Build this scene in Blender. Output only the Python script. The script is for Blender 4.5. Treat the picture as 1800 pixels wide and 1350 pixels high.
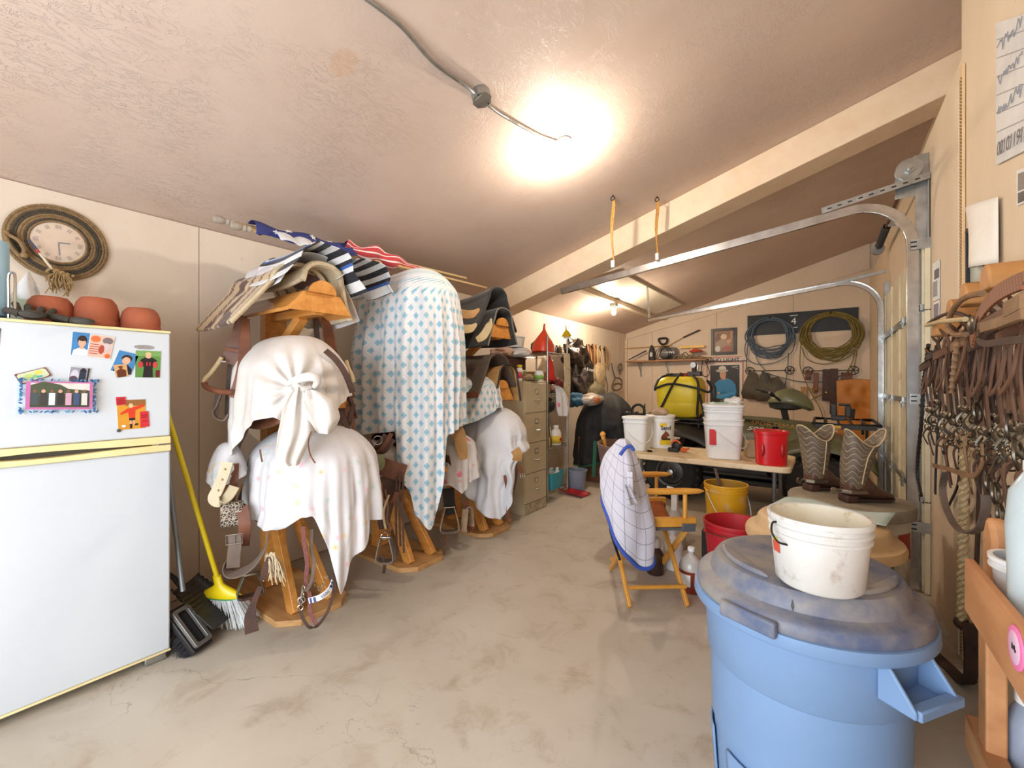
import bpy, math, random
import numpy as np
from mathutils import Vector, Matrix, Euler

for _o in list(bpy.data.objects):
	bpy.data.objects.remove(_o, do_unlink=True)
SC = bpy.context.scene
COL = SC.collection
PI = math.pi
R = math.radians
V = Vector

# ------------------------------------------------------------------ camera
EYE = 1.42
cam_d = bpy.data.cameras.new('camera')
cam_d.lens = 15.2
cam_d.sensor_width = 36.0
cam_d.sensor_fit = 'HORIZONTAL'
cam_d.clip_start = 0.02
cam = bpy.data.objects.new('camera', cam_d)
COL.objects.link(cam)
cam.location = (0, 0, EYE)
cam.rotation_euler = (PI / 2, 0, math.atan(550 / 760.0))
SC.camera = cam

# ------------------------------------------------------------------ world, daylight, exposure
W = bpy.data.worlds.new('world')
SC.world = W
W.use_nodes = True
W.node_tree.nodes['Background'].inputs['Color'].default_value = (0.78, 0.88, 1.0, 1)
W.node_tree.nodes['Background'].inputs['Strength'].default_value = 1.6


def area(name, loc, aim, sx, sy, power, col):
	l = bpy.data.lights.new(name, 'AREA')
	l.shape = 'RECTANGLE'
	l.size = sx
	l.size_y = sy
	l.energy = power
	l.color = col
	o = bpy.data.objects.new(name, l)
	o.location = loc
	o.rotation_euler = (V(aim) - V(loc)).to_track_quat('-Z', 'Y').to_euler()
	COL.objects.link(o)
	return o


# daylight that comes in through the open doorway behind the photographer
area('doorway_daylight', (-1.05, -1.42, 1.25), (-1.25, 3.0, 1.2), 2.3, 2.2, 125, (0.84, 0.92, 1.0))
BULB_STRENGTH = 1250.0
BULB2_STRENGTH = 1800.0

SC.view_settings.view_transform = 'Standard'
SC.view_settings.look = 'None'
SC.view_settings.exposure = 0.0
SC.view_settings.gamma = 1.0
SC.view_settings.use_curve_mapping = False

# ------------------------------------------------------------------ materials


def lin(c):
	def g(x):
		x = x / 255.0
		return x / 12.92 if x <= 0.04045 else ((x + 0.055) / 1.055) ** 2.4
	return (g(c[0]), g(c[1]), g(c[2]), 1.0)


class NT:
	"""small helper around a node tree"""
	def __init__(s, m):
		s.t = m.node_tree
		s.n = s.t.nodes
		s.l = s.t.links

	def put(s, sock, v):
		if isinstance(v, bpy.types.NodeSocket):
			s.l.new(v, sock)
		else:
			sock.default_value = v

	def math(s, op, a, b=0.0, c=None):
		n = s.n.new('ShaderNodeMath')
		n.operation = op
		s.put(n.inputs[0], a)
		s.put(n.inputs[1], b)
		if c is not None:
			s.put(n.inputs[2], c)
		return n.outputs[0]

	def mix(s, fac, a, b):
		n = s.n.new('ShaderNodeMix')
		n.data_type = 'RGBA'
		s.put(n.inputs['Factor'], fac)
		s.put(n.inputs[6], a)
		s.put(n.inputs[7], b)
		return n.outputs[2]

	def ramp(s, fac, p0, p1, c0=(0, 0, 0, 1), c1=(1, 1, 1, 1)):
		n = s.n.new('ShaderNodeValToRGB')
		e = n.color_ramp.elements
		e[0].position = p0
		e[0].color = c0
		e[1].position = p1
		e[1].color = c1
		s.put(n.inputs[0], fac)
		return n.outputs[0]

	def coord(s, kind='Object', scale=(1, 1, 1), rot=(0, 0, 0), loc=(0, 0, 0)):
		t = s.n.new('ShaderNodeTexCoord')
		m = s.n.new('ShaderNodeMapping')
		m.inputs['Scale'].default_value = scale
		m.inputs['Rotation'].default_value = rot
		m.inputs['Location'].default_value = loc
		s.l.new(t.outputs[kind], m.inputs[0])
		return m.outputs[0]

	def noise(s, vec, scale, detail=4, rough=0.55, dist=0.0):
		n = s.n.new('ShaderNodeTexNoise')
		s.l.new(vec, n.inputs['Vector'])
		n.inputs['Scale'].default_value = scale
		n.inputs['Detail'].default_value = detail
		n.inputs['Roughness'].default_value = rough
		n.inputs['Distortion'].default_value = dist
		return n.outputs['Fac']

	def voronoi(s, vec, scale, feature='F1', out='Distance', rnd=1.0):
		n = s.n.new('ShaderNodeTexVoronoi')
		n.feature = feature
		s.l.new(vec, n.inputs['Vector'])
		n.inputs['Scale'].default_value = scale
		n.inputs['Randomness'].default_value = rnd
		return n.outputs[out]

	def sep(s, vec):
		n = s.n.new('ShaderNodeSeparateXYZ')
		s.l.new(vec, n.inputs[0])
		return n.outputs

	def bump(s, h, strength, dist=0.01):
		n = s.n.new('ShaderNodeBump')
		n.inputs['Strength'].default_value = strength
		n.inputs['Distance'].default_value = dist
		s.l.new(h, n.inputs['Height'])
		s.l.new(n.outputs[0], s.n['Principled BSDF'].inputs['Normal'])

	def base(s, v):
		s.put(s.n['Principled BSDF'].inputs['Base Color'], v)


MATS = {}


def mat(name, col, rough=0.6, metal=0.0, col2=None, var=0.5, scale=6, stretch=(1, 1, 1), bump=0.0, bscale=40,
		bdist=0.004, trans=0.0, emit=None, estr=0.0, coat=0.0, alpha=1.0, dirt=None, dirtp=(0.55, 0.7), dscale=5, sheen=0.0):
	"""principled material: base colour broken up by noise towards col2, optional dirt patches and fine relief"""
	if name in MATS:
		return MATS[name]
	m = bpy.data.materials.new(name)
	m.use_nodes = True
	p = m.node_tree.nodes['Principled BSDF']
	p.inputs['Roughness'].default_value = rough
	p.inputs['Metallic'].default_value = metal
	p.inputs['Transmission Weight'].default_value = trans
	p.inputs['Coat Weight'].default_value = coat
	p.inputs['Alpha'].default_value = alpha
	p.inputs['Sheen Weight'].default_value = sheen
	t = NT(m)
	c1 = lin(col)
	c2 = lin(col2) if col2 else tuple(x * 0.8 for x in c1[:3]) + (1,)
	if emit:
		p.inputs['Emission Color'].default_value = lin(emit)
		p.inputs['Emission Strength'].default_value = estr
	vec = t.coord('Object', stretch)
	fac = t.ramp(t.noise(vec, scale, 5, 0.6), 0.5 - 0.28 * var, 0.5 + 0.45 * var + 0.02)
	c = t.mix(fac, c1, c2)
	if dirt:
		c = t.mix(t.ramp(t.noise(t.coord('Object', (1, 1, 1), loc=(7, 3, 1)), dscale, 6, 0.65), dirtp[0], dirtp[1]), c, lin(dirt))
	t.base(c)
	if bump:
		t.bump(t.noise(vec, bscale, 4, 0.6), bump, bdist)
	MATS[name] = m
	return m


def flat(name, col, rough=0.5, metal=0.0, **k):
	return mat(name, col, rough, metal, var=0.6, scale=9, **k)


# ------------------------------------------------------------------ mesh building
class MB:
	def __init__(s):
		s.v, s.f, s.mi, s.uv = [], [], [], {}

	def add(s, vs, fs, mi=0, uvs=None):
		b = len(s.v)
		s.v += [tuple(q) for q in vs]
		for k, f in enumerate(fs):
			if uvs:
				s.uv[len(s.f)] = [uvs[i] for i in f]
			s.f.append([b + i for i in f])
			s.mi.append(mi)
		return s

	def box(s, c, d, rot=None, mi=0, taper=1.0):
		hx, hy, hz = d[0] / 2, d[1] / 2, d[2] / 2
		vs = []
		for z, k in ((-hz, 1.0), (hz, taper)):
			vs += [V((-hx * k, -hy * k, z)), V((hx * k, -hy * k, z)), V((hx * k, hy * k, z)), V((-hx * k, hy * k, z))]
		if rot is not None:
			m = rot if isinstance(rot, Matrix) else Euler(rot).to_matrix()
			vs = [m @ q for q in vs]
		vs = [q + V(c) for q in vs]
		return s.add(vs, [(3, 2, 1, 0), (4, 5, 6, 7), (0, 1, 5, 4), (1, 2, 6, 5), (2, 3, 7, 6), (3, 0, 4, 7)], mi)

	def bar(s, a, b, w, t, up=(0, 0, 1), mi=0):
		"""rectangular bar from a to b; w across, t along 'up'"""
		a, b = V(a), V(b)
		d = (b - a).normalized()
		side = d.cross(V(up))
		if side.length < 1e-5:
			side = d.cross(V((1, 0, 0)))
		side.normalize()
		u = side.cross(d).normalized()
		vs = []
		for q in (a, b):
			for i, j in ((-1, -1), (1, -1), (1, 1), (-1, 1)):
				vs.append(q + side * (i * w / 2) + u * (j * t / 2))
		return s.add(vs, [(3, 2, 1, 0), (4, 5, 6, 7), (0, 1, 5, 4), (1, 2, 6, 5), (2, 3, 7, 6), (3, 0, 4, 7)], mi)

	def rings(s, rs, closed=False, caps=True, mi=0, vfun=None):
		n = len(rs[0])
		vs = [q for r in rs for q in r]
		fs = []
		m = len(rs)
		for i in range(m if closed else m - 1):
			for j in range(n):
				a0, a1 = i * n + j, i * n + (j + 1) % n
				b0, b1 = ((i + 1) % m) * n + j, ((i + 1) % m) * n + (j + 1) % n
				fs.append((a0, a1, b1, b0))
		if caps and not closed:
			fs.append(tuple(range(n - 1, -1, -1)))
			fs.append(tuple((m - 1) * n + j for j in range(n)))
		return s.add(vs, fs, mi)

	def tube(s, path, r, n=8, closed=False, caps=True, mi=0, flat=1.0):
		p = [V(q) for q in path]
		m = len(p)
		rr = r if isinstance(r, (list, tuple)) else [r] * m
		tg = []
		for i in range(m):
			if closed:
				d = p[(i + 1) % m] - p[i - 1]
			else:
				d = p[min(i + 1, m - 1)] - p[max(i - 1, 0)]
			tg.append(d.normalized() if d.length > 1e-9 else V((0, 0, 1)))
		ref = V((0, 0, 1)) if abs(tg[0].z) < 0.9 else V((1, 0, 0))
		u = tg[0].cross(ref).normalized()
		rs = []
		for i in range(m):
			u = (u - tg[i] * u.dot(tg[i]))
			u = u.normalized() if u.length > 1e-6 else tg[i].orthogonal().normalized()
			w = tg[i].cross(u)
			rs.append([p[i] + (u * math.cos(2 * PI * k / n) + w * (math.sin(2 * PI * k / n) * flat)) * rr[i] for k in range(n)])
		return s.rings(rs, closed, caps, mi)

	def strap(s, path, w, t=0.004, side=(0, 1, 0), mi=0, closed=False):
		"""flat strip along path; 'side' is (roughly) its width direction, constant or one per point"""
		p = [V(q) for q in path]
		m = len(p)
		rs = []
		for i in range(m):
			d = (p[(i + 1) % m] - p[i - 1]) if closed else (p[min(i + 1, m - 1)] - p[max(i - 1, 0)])
			d = d.normalized() if d.length > 1e-9 else V((0, 0, 1))
			sd = V(side[i]) if isinstance(side, list) else V(side)
			sd = sd - d * sd.dot(d)
			sd = sd.normalized() if sd.length > 1e-4 else d.orthogonal().normalized()
			nn = d.cross(sd)
			ww = w[i] if isinstance(w, (list, tuple)) else w
			rs.append([p[i] - sd * ww / 2 - nn * t / 2, p[i] + sd * ww / 2 - nn * t / 2, p[i] + sd * ww / 2 + nn * t / 2, p[i] - sd * ww / 2 + nn * t / 2])
		return s.rings(rs, closed, True, mi)

	def lathe(s, prof, c=(0, 0, 0), n=24, M=None, sx=1.0, sy=1.0, mi=0, caps=True, rot=0.0, power=2.0):
		rs = []
		for r, z in prof:
			ring = []
			for k in range(n):
				a = 2 * PI * k / n + rot
				ca, sa = math.cos(a), math.sin(a)
				if power != 2.0:
					q = (abs(ca) ** power + abs(sa) ** power) ** (-1.0 / power)
					ca, sa = ca * q, sa * q
				q = V((r * ca * sx, r * sa * sy, z))
				if M is not None:
					q = M @ q
				ring.append(q + V(c))
			rs.append(ring)
		return s.rings(rs, False, caps, mi)

	def ball(s, c, r, n=14, m=9, M=None, mi=0):
		r = r if isinstance(r, (list, tuple)) else (r, r, r)
		rs = []
		for i in range(m + 1):
			th = PI * (i + 0.02) / (m + 0.04)
			ring = []
			for k in range(n):
				a = 2 * PI * k / n
				q = V((r[0] * math.sin(th) * math.cos(a), r[1] * math.sin(th) * math.sin(a), -r[2] * math.cos(th)))
				if M is not None:
					q = M @ q
				ring.append(q + V(c))
			rs.append(ring)
		return s.rings(rs, False, True, mi)

	def prism(s, pts, t, M=None, mi=0, c=(0, 0, 0)):
		"""2D outline in local XY, thickness along local Z (0..t)"""
		n = len(pts)
		vs = [V((x, y, 0)) for x, y in pts] + [V((x, y, t)) for x, y in pts]
		if M is not None:
			vs = [M @ q for q in vs]
		vs = [q + V(c) for q in vs]
		fs = [tuple(range(n - 1, -1, -1)), tuple(range(n, 2 * n))]
		fs += [(i, (i + 1) % n, n + (i + 1) % n, n + i) for i in range(n)]
		return s.add(vs, fs, mi)

	def grid(s, fun, nu, nv, closed_u=False, uvf=None, mi=0):
		vs, uv = [], []
		for j in range(nv + 1):
			for i in range(nu + (0 if closed_u else 1)):
				vs.append(V(fun(i / nu, j / nv)))
				if uvf:
					uv.append(uvf(i / nu, j / nv))
		w = nu if closed_u else nu + 1
		fs = []
		uvl = {}
		for j in range(nv):
			for i in range(nu):
				i2 = (i + 1) % w
				fs.append((j * w + i, j * w + i2, (j + 1) * w + i2, (j + 1) * w + i))
		b = len(s.f)
		s.add(vs, fs, mi)
		if uvf:
			k = 0
			for j in range(nv):
				for i in range(nu):
					s.uv[b + k] = [uvf(i / nu, j / nv), uvf((i + 1) / nu, j / nv), uvf((i + 1) / nu, (j + 1) / nv), uvf(i / nu, (j + 1) / nv)]
					k += 1
		return s

	def build(s, name, m, parent=None, smooth=None, bevel=0.0, sub=0, solid=0.0, world=True, angle=40):
		me = bpy.data.meshes.new(name)
		vs = s.v
		if parent is not None and world:
			inv = parent_matrix(parent).inverted()
			vs = [inv @ V(q) for q in vs]
		me.from_pydata([tuple(q) for q in vs], [], s.f)
		ml = m if isinstance(m, (list, tuple)) else [m]
		for q in ml:
			me.materials.append(q)
		if len(ml) > 1:
			me.polygons.foreach_set('material_index', s.mi)
		if s.uv:
			lay = me.uv_layers.new(name='UVMap')
			for p in me.polygons:
				u = s.uv.get(p.index)
				if u:
					for k, li in enumerate(p.loop_indices):
						lay.data[li].uv = u[k]
		me.validate()
		if smooth is None:
			smooth = True
		if smooth:
			me.polygons.foreach_set('use_smooth', [True] * len(me.polygons))
			if sub == 0:
				me.set_sharp_from_angle(angle=R(angle))
		me.update()
		o = bpy.data.objects.new(name, me)
		COL.objects.link(o)
		if parent is not None:
			o.parent = parent
		if solid:
			q = o.modifiers.new('solid', 'SOLIDIFY')
			q.thickness = solid
			q.offset = 0
		if bevel:
			q = o.modifiers.new('bevel', 'BEVEL')
			q.width = bevel
			q.segments = 2
			q.limit_method = 'ANGLE'
			q.angle_limit = R(35)
		if sub:
			q = o.modifiers.new('sub', 'SUBSURF')
			q.levels = sub
			q.render_levels = sub
		return o


def parent_matrix(o):
	m = Matrix.LocRotScale(o.location, o.rotation_euler, o.scale)
	return (parent_matrix(o.parent) @ m) if o.parent else m


def tag(o, label=None, cat=None, group=None, kind=None):
	if label:
		o['label'] = label
	if cat:
		o['category'] = cat
	if group:
		o['group'] = group
	if kind:
		o['kind'] = kind
	return o


def thing(name, label, cat, loc=(0, 0, 0), rz=0.0, group=None, rot=None):
	o = bpy.data.objects.new(name, None)
	o.empty_display_size = 0.1
	COL.objects.link(o)
	o.location = loc
	o.rotation_euler = rot if rot else (0, 0, rz)
	return tag(o, label, cat, group)


def struct(name, mb, m, label=None, **k):
	o = mb.build(name, m, None, **k)
	return tag(o, label, None, None, 'structure')


def dup(root, loc=None, rz=None, label=None, group=None):
	r = root.copy()
	COL.objects.link(r)
	if loc is not None:
		r.location = loc
	if rz is not None:
		r.rotation_euler = (0, 0, rz)
	if label:
		r['label'] = label
	if group:
		r['group'] = group
	for ch in list(root.children):
		c = ch.copy()
		COL.objects.link(c)
		c.parent = r
		for g in list(ch.children):
			d = g.copy()
			COL.objects.link(d)
			d.parent = c
	return r


def text_mesh(txt, size, m, M, name='lettering', parent=None, bold=0.0, align='CENTER', shear=0.0, width=None):
	cu = bpy.data.curves.new('t', 'FONT')
	cu.body = txt
	cu.size = size
	cu.align_x = align
	cu.align_y = 'CENTER'
	cu.extrude = 0.0004
	cu.offset = bold
	cu.shear = shear
	cu.resolution_u = 3
	o = bpy.data.objects.new('t', cu)
	COL.objects.link(o)
	dg = bpy.context.evaluated_depsgraph_get()
	me = bpy.data.meshes.new_from_object(o.evaluated_get(dg))
	vs = [v.co.copy() for v in me.vertices]
	fs = [tuple(p.vertices) for p in me.polygons]
	bpy.data.objects.remove(o, do_unlink=True)
	if width and vs:
		w0 = max(v.x for v in vs) - min(v.x for v in vs)
		for v in vs:
			v.x *= width / w0
	b = MB()
	b.add([M @ v for v in vs], fs)
	return tag(b.build(name, m, parent, smooth=False), kind='stuff')


def scribble(M, w, h, m, parent, seed, r=0.001):
	"""a line of handwriting too faint to read: one wavy pen stroke"""
	random.seed(seed)
	n = 22
	q = MB()
	q.tube([M @ Vector((w * k / n, h * random.uniform(-0.5, 0.5), 0)) for k in range(n + 1)], r, 4)
	return q.build('pen_stroke', m, parent)


def frame(o, x, y):
	"""4x4 whose local X, Y run along world vectors x, y and whose origin is o"""
	x = V(x).normalized()
	y = V(y)
	z = x.cross(y).normalized()
	y = z.cross(x)
	return Matrix(((x.x, y.x, z.x, o[0]), (x.y, y.y, z.y, o[1]), (x.z, y.z, z.z, o[2]), (0, 0, 0, 1)))


def rotz(a):
	return Matrix.Rotation(a, 4, 'Z')


def arc(c, r, a0, a1, n, x=(1, 0, 0), y=(0, 0, 1)):
	return [V(c) + V(x) * (r * math.cos(R(a0 + (a1 - a0) * k / n))) + V(y) * (r * math.sin(R(a0 + (a1 - a0) * k / n))) for k in range(n + 1)]


def spline(pts, n=6, closed=False):
	"""Catmull-Rom through pts"""
	p = [V(q) for q in pts]
	m = len(p)
	out = []
	for i in range(m if closed else m - 1):
		if closed:
			a, b, c, d = p[i - 1], p[i], p[(i + 1) % m], p[(i + 2) % m]
		else:
			a, b, c, d = p[max(i - 1, 0)], p[i], p[i + 1], p[min(i + 2, m - 1)]
		for k in range(n):
			t = k / n
			out.append(0.5 * ((2 * b) + (c - a) * t + (2 * a - 5 * b + 4 * c - d) * t * t + (3 * b - a - 3 * c + d) * t ** 3))
	if not closed:
		out.append(p[-1])
	return out


def rrect(w, h, r, n=4):
	out = []
	for cx, cy, a in ((w / 2 - r, h / 2 - r, 0), (-w / 2 + r, h / 2 - r, 90), (-w / 2 + r, -h / 2 + r, 180), (w / 2 - r, -h / 2 + r, 270)):
		for k in range(n + 1):
			t = R(a + 90 * k / n)
			out.append((cx + r * math.cos(t), cy + r * math.sin(t)))
	return out


def lerp_ctrl(ctrl, x):
	"""piecewise smooth interpolation of sorted (x, value) pairs"""
	if x <= ctrl[0][0]:
		return ctrl[0][1]
	for (x0, v0), (x1, v1) in zip(ctrl, ctrl[1:]):
		if x <= x1:
			t = (x - x0) / (x1 - x0)
			return v0 + (v1 - v0) * t
	return ctrl[-1][1]


def per(ctrl, a):
	"""periodic control list in degrees"""
	c = sorted((q[0] % 360, q[1]) for q in ctrl)
	c = [(c[-1][0] - 360, c[-1][1])] + c + [(c[0][0] + 360, c[0][1])]
	return lerp_ctrl(c, a % 360)


def hashn(x, y=0.0):
	q = math.sin(x * 12.9898 + y * 78.233) * 43758.5453
	return q - math.floor(q)


def smooth_noise(x, seed=0.0):
	i = math.floor(x)
	t = x - i
	t = t * t * (3 - 2 * t)
	return (hashn(i, seed) * (1 - t) + hashn(i + 1, seed) * t) * 2 - 1


def pnoise(x, y, seed=0):
	i, j = math.floor(x), math.floor(y)
	u, w = x - i, y - j
	u, w = u * u * (3 - 2 * u), w * w * (3 - 2 * w)
	h = lambda a, b: hashn(a + seed * 17.3, b + seed * 5.1)
	return ((h(i, j) * (1 - u) + h(i + 1, j) * u) * (1 - w) + (h(i, j + 1) * (1 - u) + h(i + 1, j + 1) * u) * w) * 2 - 1


# ================================================================== the setting
XL, XR, XO, YB, YF = -3.445, 0.575, 0.76, 8.905, -1.5


def zc(x):
	return 2.49 + 0.29 * (x - XL)


def m_wall(name, c1, c2, stretch, seed):
	m = bpy.data.materials.new(name)
	m.use_nodes = True
	t = NT(m)
	v = t.coord('Object', stretch, loc=(seed, 0, 0))
	a = t.ramp(t.noise(v, 2.2, 6, 0.62), 0.3, 0.72)
	c = t.mix(a, lin(c1), lin(c2))
	chips = t.ramp(t.noise(v, 30, 3, 0.7, 0.6), 0.66, 0.72)
	c = t.mix(t.math('MULTIPLY', chips, 0.35), c, lin((176, 146, 112)))
	t.base(c)
	m.node_tree.nodes['Principled BSDF'].inputs['Roughness'].default_value = 0.62
	t.bump(t.noise(v, 26, 5, 0.65, 0.8), 0.22, 0.004)
	return m


M_WALL = m_wall('painted board wall', (226, 211, 193), (217, 200, 180), (1, 1, 0.55), 0)
M_WALLB = m_wall('painted plywood back wall', (224, 204, 180), (214, 192, 166), (1, 1, 0.5), 5)
M_WALLR = m_wall('painted board right wall', (222, 203, 176), (212, 191, 162), (1, 1, 0.5), 9)

m = bpy.data.materials.new('trowelled ceiling paint')
m.use_nodes = True
t = NT(m)
v = t.coord('Object', (1, 1, 1))
v2 = t.coord('Object', (3.2, 1.1, 1), rot=(0, 0, 0.55))
big = t.noise(v, 0.9, 4, 0.6)
c = t.mix(t.ramp(big, 0.35, 0.7), lin((214, 192, 176)), lin((202, 177, 160)))
# one water stain with its own outline
sp = t.sep(v)
dx = t.math('MULTIPLY', t.math('ADD', sp[0], 1.86), 9.0)
dy = t.math('MULTIPLY', t.math('ADD', sp[1], -1.2), 13.0)
d2 = t.math('ADD', t.math('MULTIPLY', dx, dx), t.math('MULTIPLY', dy, dy))
d2 = t.math('ADD', d2, t.math('MULTIPLY', t.noise(v, 9, 3), 0.6))
c = t.mix(t.math('MULTIPLY', t.ramp(d2, 0.75, 1.25, (1, 1, 1, 1), (0, 0, 0, 1)), 0.35), c, lin((205, 160, 120)))
t.base(c)
ridge = t.math('ABSOLUTE', t.math('SUBTRACT', t.noise(v2, 6.5, 5, 0.6, 1.8), 0.5))
line = t.ramp(ridge, 0.0, 0.03, (1, 1, 1, 1), (0, 0, 0, 1))
mask = t.ramp(t.noise(v, 1.7, 3, 0.6), 0.42, 0.6)
fine = t.math('MULTIPLY', t.noise(v, 26, 4, 0.6, 1.2), 0.35)
h = t.math('ADD', t.math('MULTIPLY', line, mask), fine)
t.bump(h, 0.5, 0.006)
m.node_tree.nodes['Principled BSDF'].inputs['Roughness'].default_value = 0.6
M_CEIL = m

m = bpy.data.materials.new('worn concrete floor')
m.use_nodes = True
t = NT(m)
v = t.coord('Object')
c = t.mix(t.ramp(t.noise(v, 1.1, 6, 0.6), 0.3, 0.7), lin((196, 187, 173)), lin((176, 164, 147)))
c = t.mix(t.math('MULTIPLY', t.ramp(t.noise(v, 4.5, 8, 0.7, 0.5), 0.52, 0.68), 0.55), c, lin((150, 130, 104)))
c = t.mix(t.math('MULTIPLY', t.ramp(t.noise(v, 0.8, 3, 0.5, 0.8), 0.55, 0.68), 0.45), c, lin((202, 192, 176)))
cr = t.math('ABSOLUTE', t.math('SUBTRACT', t.noise(v, 1.3, 6, 0.55, 1.0), 0.5))
crm = t.math('MULTIPLY', t.ramp(cr, 0.0, 0.004, (1, 1, 1, 1), (0, 0, 0, 1)), t.ramp(t.noise(v, 0.7, 2), 0.55, 0.6))
c = t.mix(t.math('MULTIPLY', crm, 0.5), c, lin((120, 105, 85)))
t.base(c)
t.bump(t.noise(v, 60, 4, 0.6), 0.08, 0.003)
m.node_tree.nodes['Principled BSDF'].inputs['Roughness'].default_value = 0.58
M_FLOOR = m

M_BEAM = mat('painted beam', (238, 214, 184), 0.55, col2=(228, 200, 166), bump=0.1)
M_GALV = mat('galvanised steel', (186, 188, 186), 0.34, 0.9, col2=(150, 152, 150), scale=14, bump=0.04)
M_STEEL = mat('bright steel', (206, 206, 204), 0.22, 1.0, col2=(170, 168, 164), scale=10)
M_DKMET = mat('dark steel', (52, 48, 44), 0.45, 0.8, col2=(30, 28, 26))
M_RUST = mat('rusty steel', (120, 84, 60), 0.6, 0.6, col2=(70, 52, 42), scale=20)
M_BLACK = mat('black paint', (24, 23, 24), 0.5, col2=(34, 32, 32))
M_DOOR = mat('cream garage door', (226, 216, 186), 0.5, col2=(208, 196, 164), dirt=(150, 132, 100), dirtp=(0.6, 0.8))
M_WHITE = mat('white plastic', (238, 238, 236), 0.38, col2=(226, 226, 224))
M_PINE = mat('varnished pine', (222, 156, 78), 0.35, col2=(196, 122, 50), scale=3, stretch=(1, 8, 8), bump=0.04, coat=0.3)
M_OAK = mat('raw board', (206, 160, 104), 0.55, col2=(178, 128, 78), scale=3, stretch=(1, 7, 7))

b = MB()
b.box(((XL + XO) / 2, (YF + YB) / 2, -0.05), (XO - XL + 0.3, YB - YF + 0.3, 0.1))
struct('floor', b, M_FLOOR, 'stained grey concrete floor of the tack room')

b = MB()
x0, x1 = XL - 0.08, XO + 0.1
vs = [(x0, YF - 0.1, zc(x0)), (x1, YF - 0.1, zc(x1)), (x1, YB + 0.1, zc(x1)), (x0, YB + 0.1, zc(x0))]
vs += [(q[0], q[1], q[2] + 0.06) for q in vs]
b.add(vs, [(0, 1, 2, 3), (7, 6, 5, 4), (0, 4, 5, 1), (1, 5, 6, 2), (2, 6, 7, 3), (3, 7, 4, 0)])
ceiling = struct('ceiling', b, M_CEIL, 'sloping beige ceiling with rough trowel marks')

# left wall: backing and its sheets
b = MB()
b.box((XL - 0.05, (YF + YB) / 2, 1.26), (0.06, YB - YF + 0.1, 2.52))
wall_left = struct('wall_left', b, M_WALL, 'beige painted board wall behind fridge and saddle racks')
ys = [YF - 0.03] + [1.134 + 1.22 * k for k in range(-2, 7)] + [YB]
for ya, yb in zip(ys, ys[1:]):
	q = MB()
	q.box((XL - 0.011, (ya + yb) / 2, 1.245), (0.022, yb - ya - 0.004, 2.478))
	q.build('panel', M_WALL, wall_left, bevel=0.0015)

# back wall with sloping top
b = MB()
b.add([(XL, YB + 0.1, 0), (XO, YB + 0.1, 0), (XO, YB + 0.1, zc(XO)), (XL, YB + 0.1, zc(XL)),
	   (XL, YB + 0.02, 0), (XO, YB + 0.02, 0), (XO, YB + 0.02, zc(XO)), (XL, YB + 0.02, zc(XL))],
	  [(0, 1, 2, 3), (7, 6, 5, 4), (0, 4, 5, 1), (1, 5, 6, 2), (2, 6, 7, 3), (3, 7, 4, 0)])
wall_back = struct('wall_back', b, M_WALLB, 'peach plywood back wall above the quad bike')
xs = [XL, -2.88, -1.66, -0.44, XO]
for xa, xb in zip(xs, xs[1:]):
	q = MB()
	a0, a1 = xa + 0.002, xb - 0.002
	vs = [(a0, YB, 0.01), (a1, YB, 0.01), (a1, YB, zc(a1) - 0.01), (a0, YB, zc(a0) - 0.01)]
	vs += [(p[0], YB + 0.02, p[2]) for p in vs]
	q.add(vs, [(0, 1, 2, 3), (7, 6, 5, 4), (0, 4, 5, 1), (1, 5, 6, 2), (2, 6, 7, 3), (3, 7, 4, 0)])
	q.build('panel', M_WALLB, wall_back, bevel=0.0015)
# sloping fascia board along the top of the back wall
b = MB()
z0, z1 = 2.368, 3.245
vs = [(XL + 0.01, YB - 0.03, z0), (XR, YB - 0.03, z1), (XR, YB - 0.03, zc(XR) - 0.005), (XL + 0.01, YB - 0.03, zc(XL + 0.01) - 0.005)]
vs += [(p[0], YB, p[2]) for p in vs]
b.add(vs, [(0, 1, 2, 3), (7, 6, 5, 4), (0, 4, 5, 1), (1, 5, 6, 2), (2, 6, 7, 3), (3, 7, 4, 0)])
struct('trim_1', b, M_WALLB, 'sloping board along the top of the back wall')
b = MB()
b.box((XL + 0.02, YB - 0.02, 1.19), (0.04, 0.04, 2.36))
struct('trim_2', b, M_WALLB, 'narrow corner strip between left and back wall')

# right side: outer wall, and the furred inner wall with the garage opening
b = MB()
b.box((XO + 0.05, (YF + YB) / 2, 1.9), (0.1, YB - YF + 0.2, 3.8))
struct('wall_outer', b, M_WALLR, 'outer board wall above the garage door')
D0, D1, DH = 4.02, 6.3, 2.42
b = MB()
tx, cxm = XO - XR, (XR + XO) / 2
ztop = zc(XR) - 0.01
b.box((cxm, (YF + 3.2) / 2, ztop / 2), (tx - 0.004, 3.2 - YF, ztop))
b.box((cxm, (3.2 + D0) / 2, 1.56), (tx - 0.004, D0 - 3.2, 3.12))
b.box((cxm, (D0 + D1) / 2, (DH + 3.12) / 2), (tx - 0.004, D1 - D0, 3.12 - DH))
b.box((cxm, (D1 + YB) / 2, 1.56), (tx - 0.004, YB - D1, 3.12))
wall_right = struct('wall_right', b, M_WALLR, 'beige wall carrying the bridles beside the garage door', bevel=0.003)
# board seam battens on it
b = MB()
b.box((XR - 0.005, 3.25, 1.5), (0.012, 0.1, 2.99))
struct('trim_3', b, M_WALLR, 'pale vertical batten beside the perforated strip', bevel=0.002)
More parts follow.
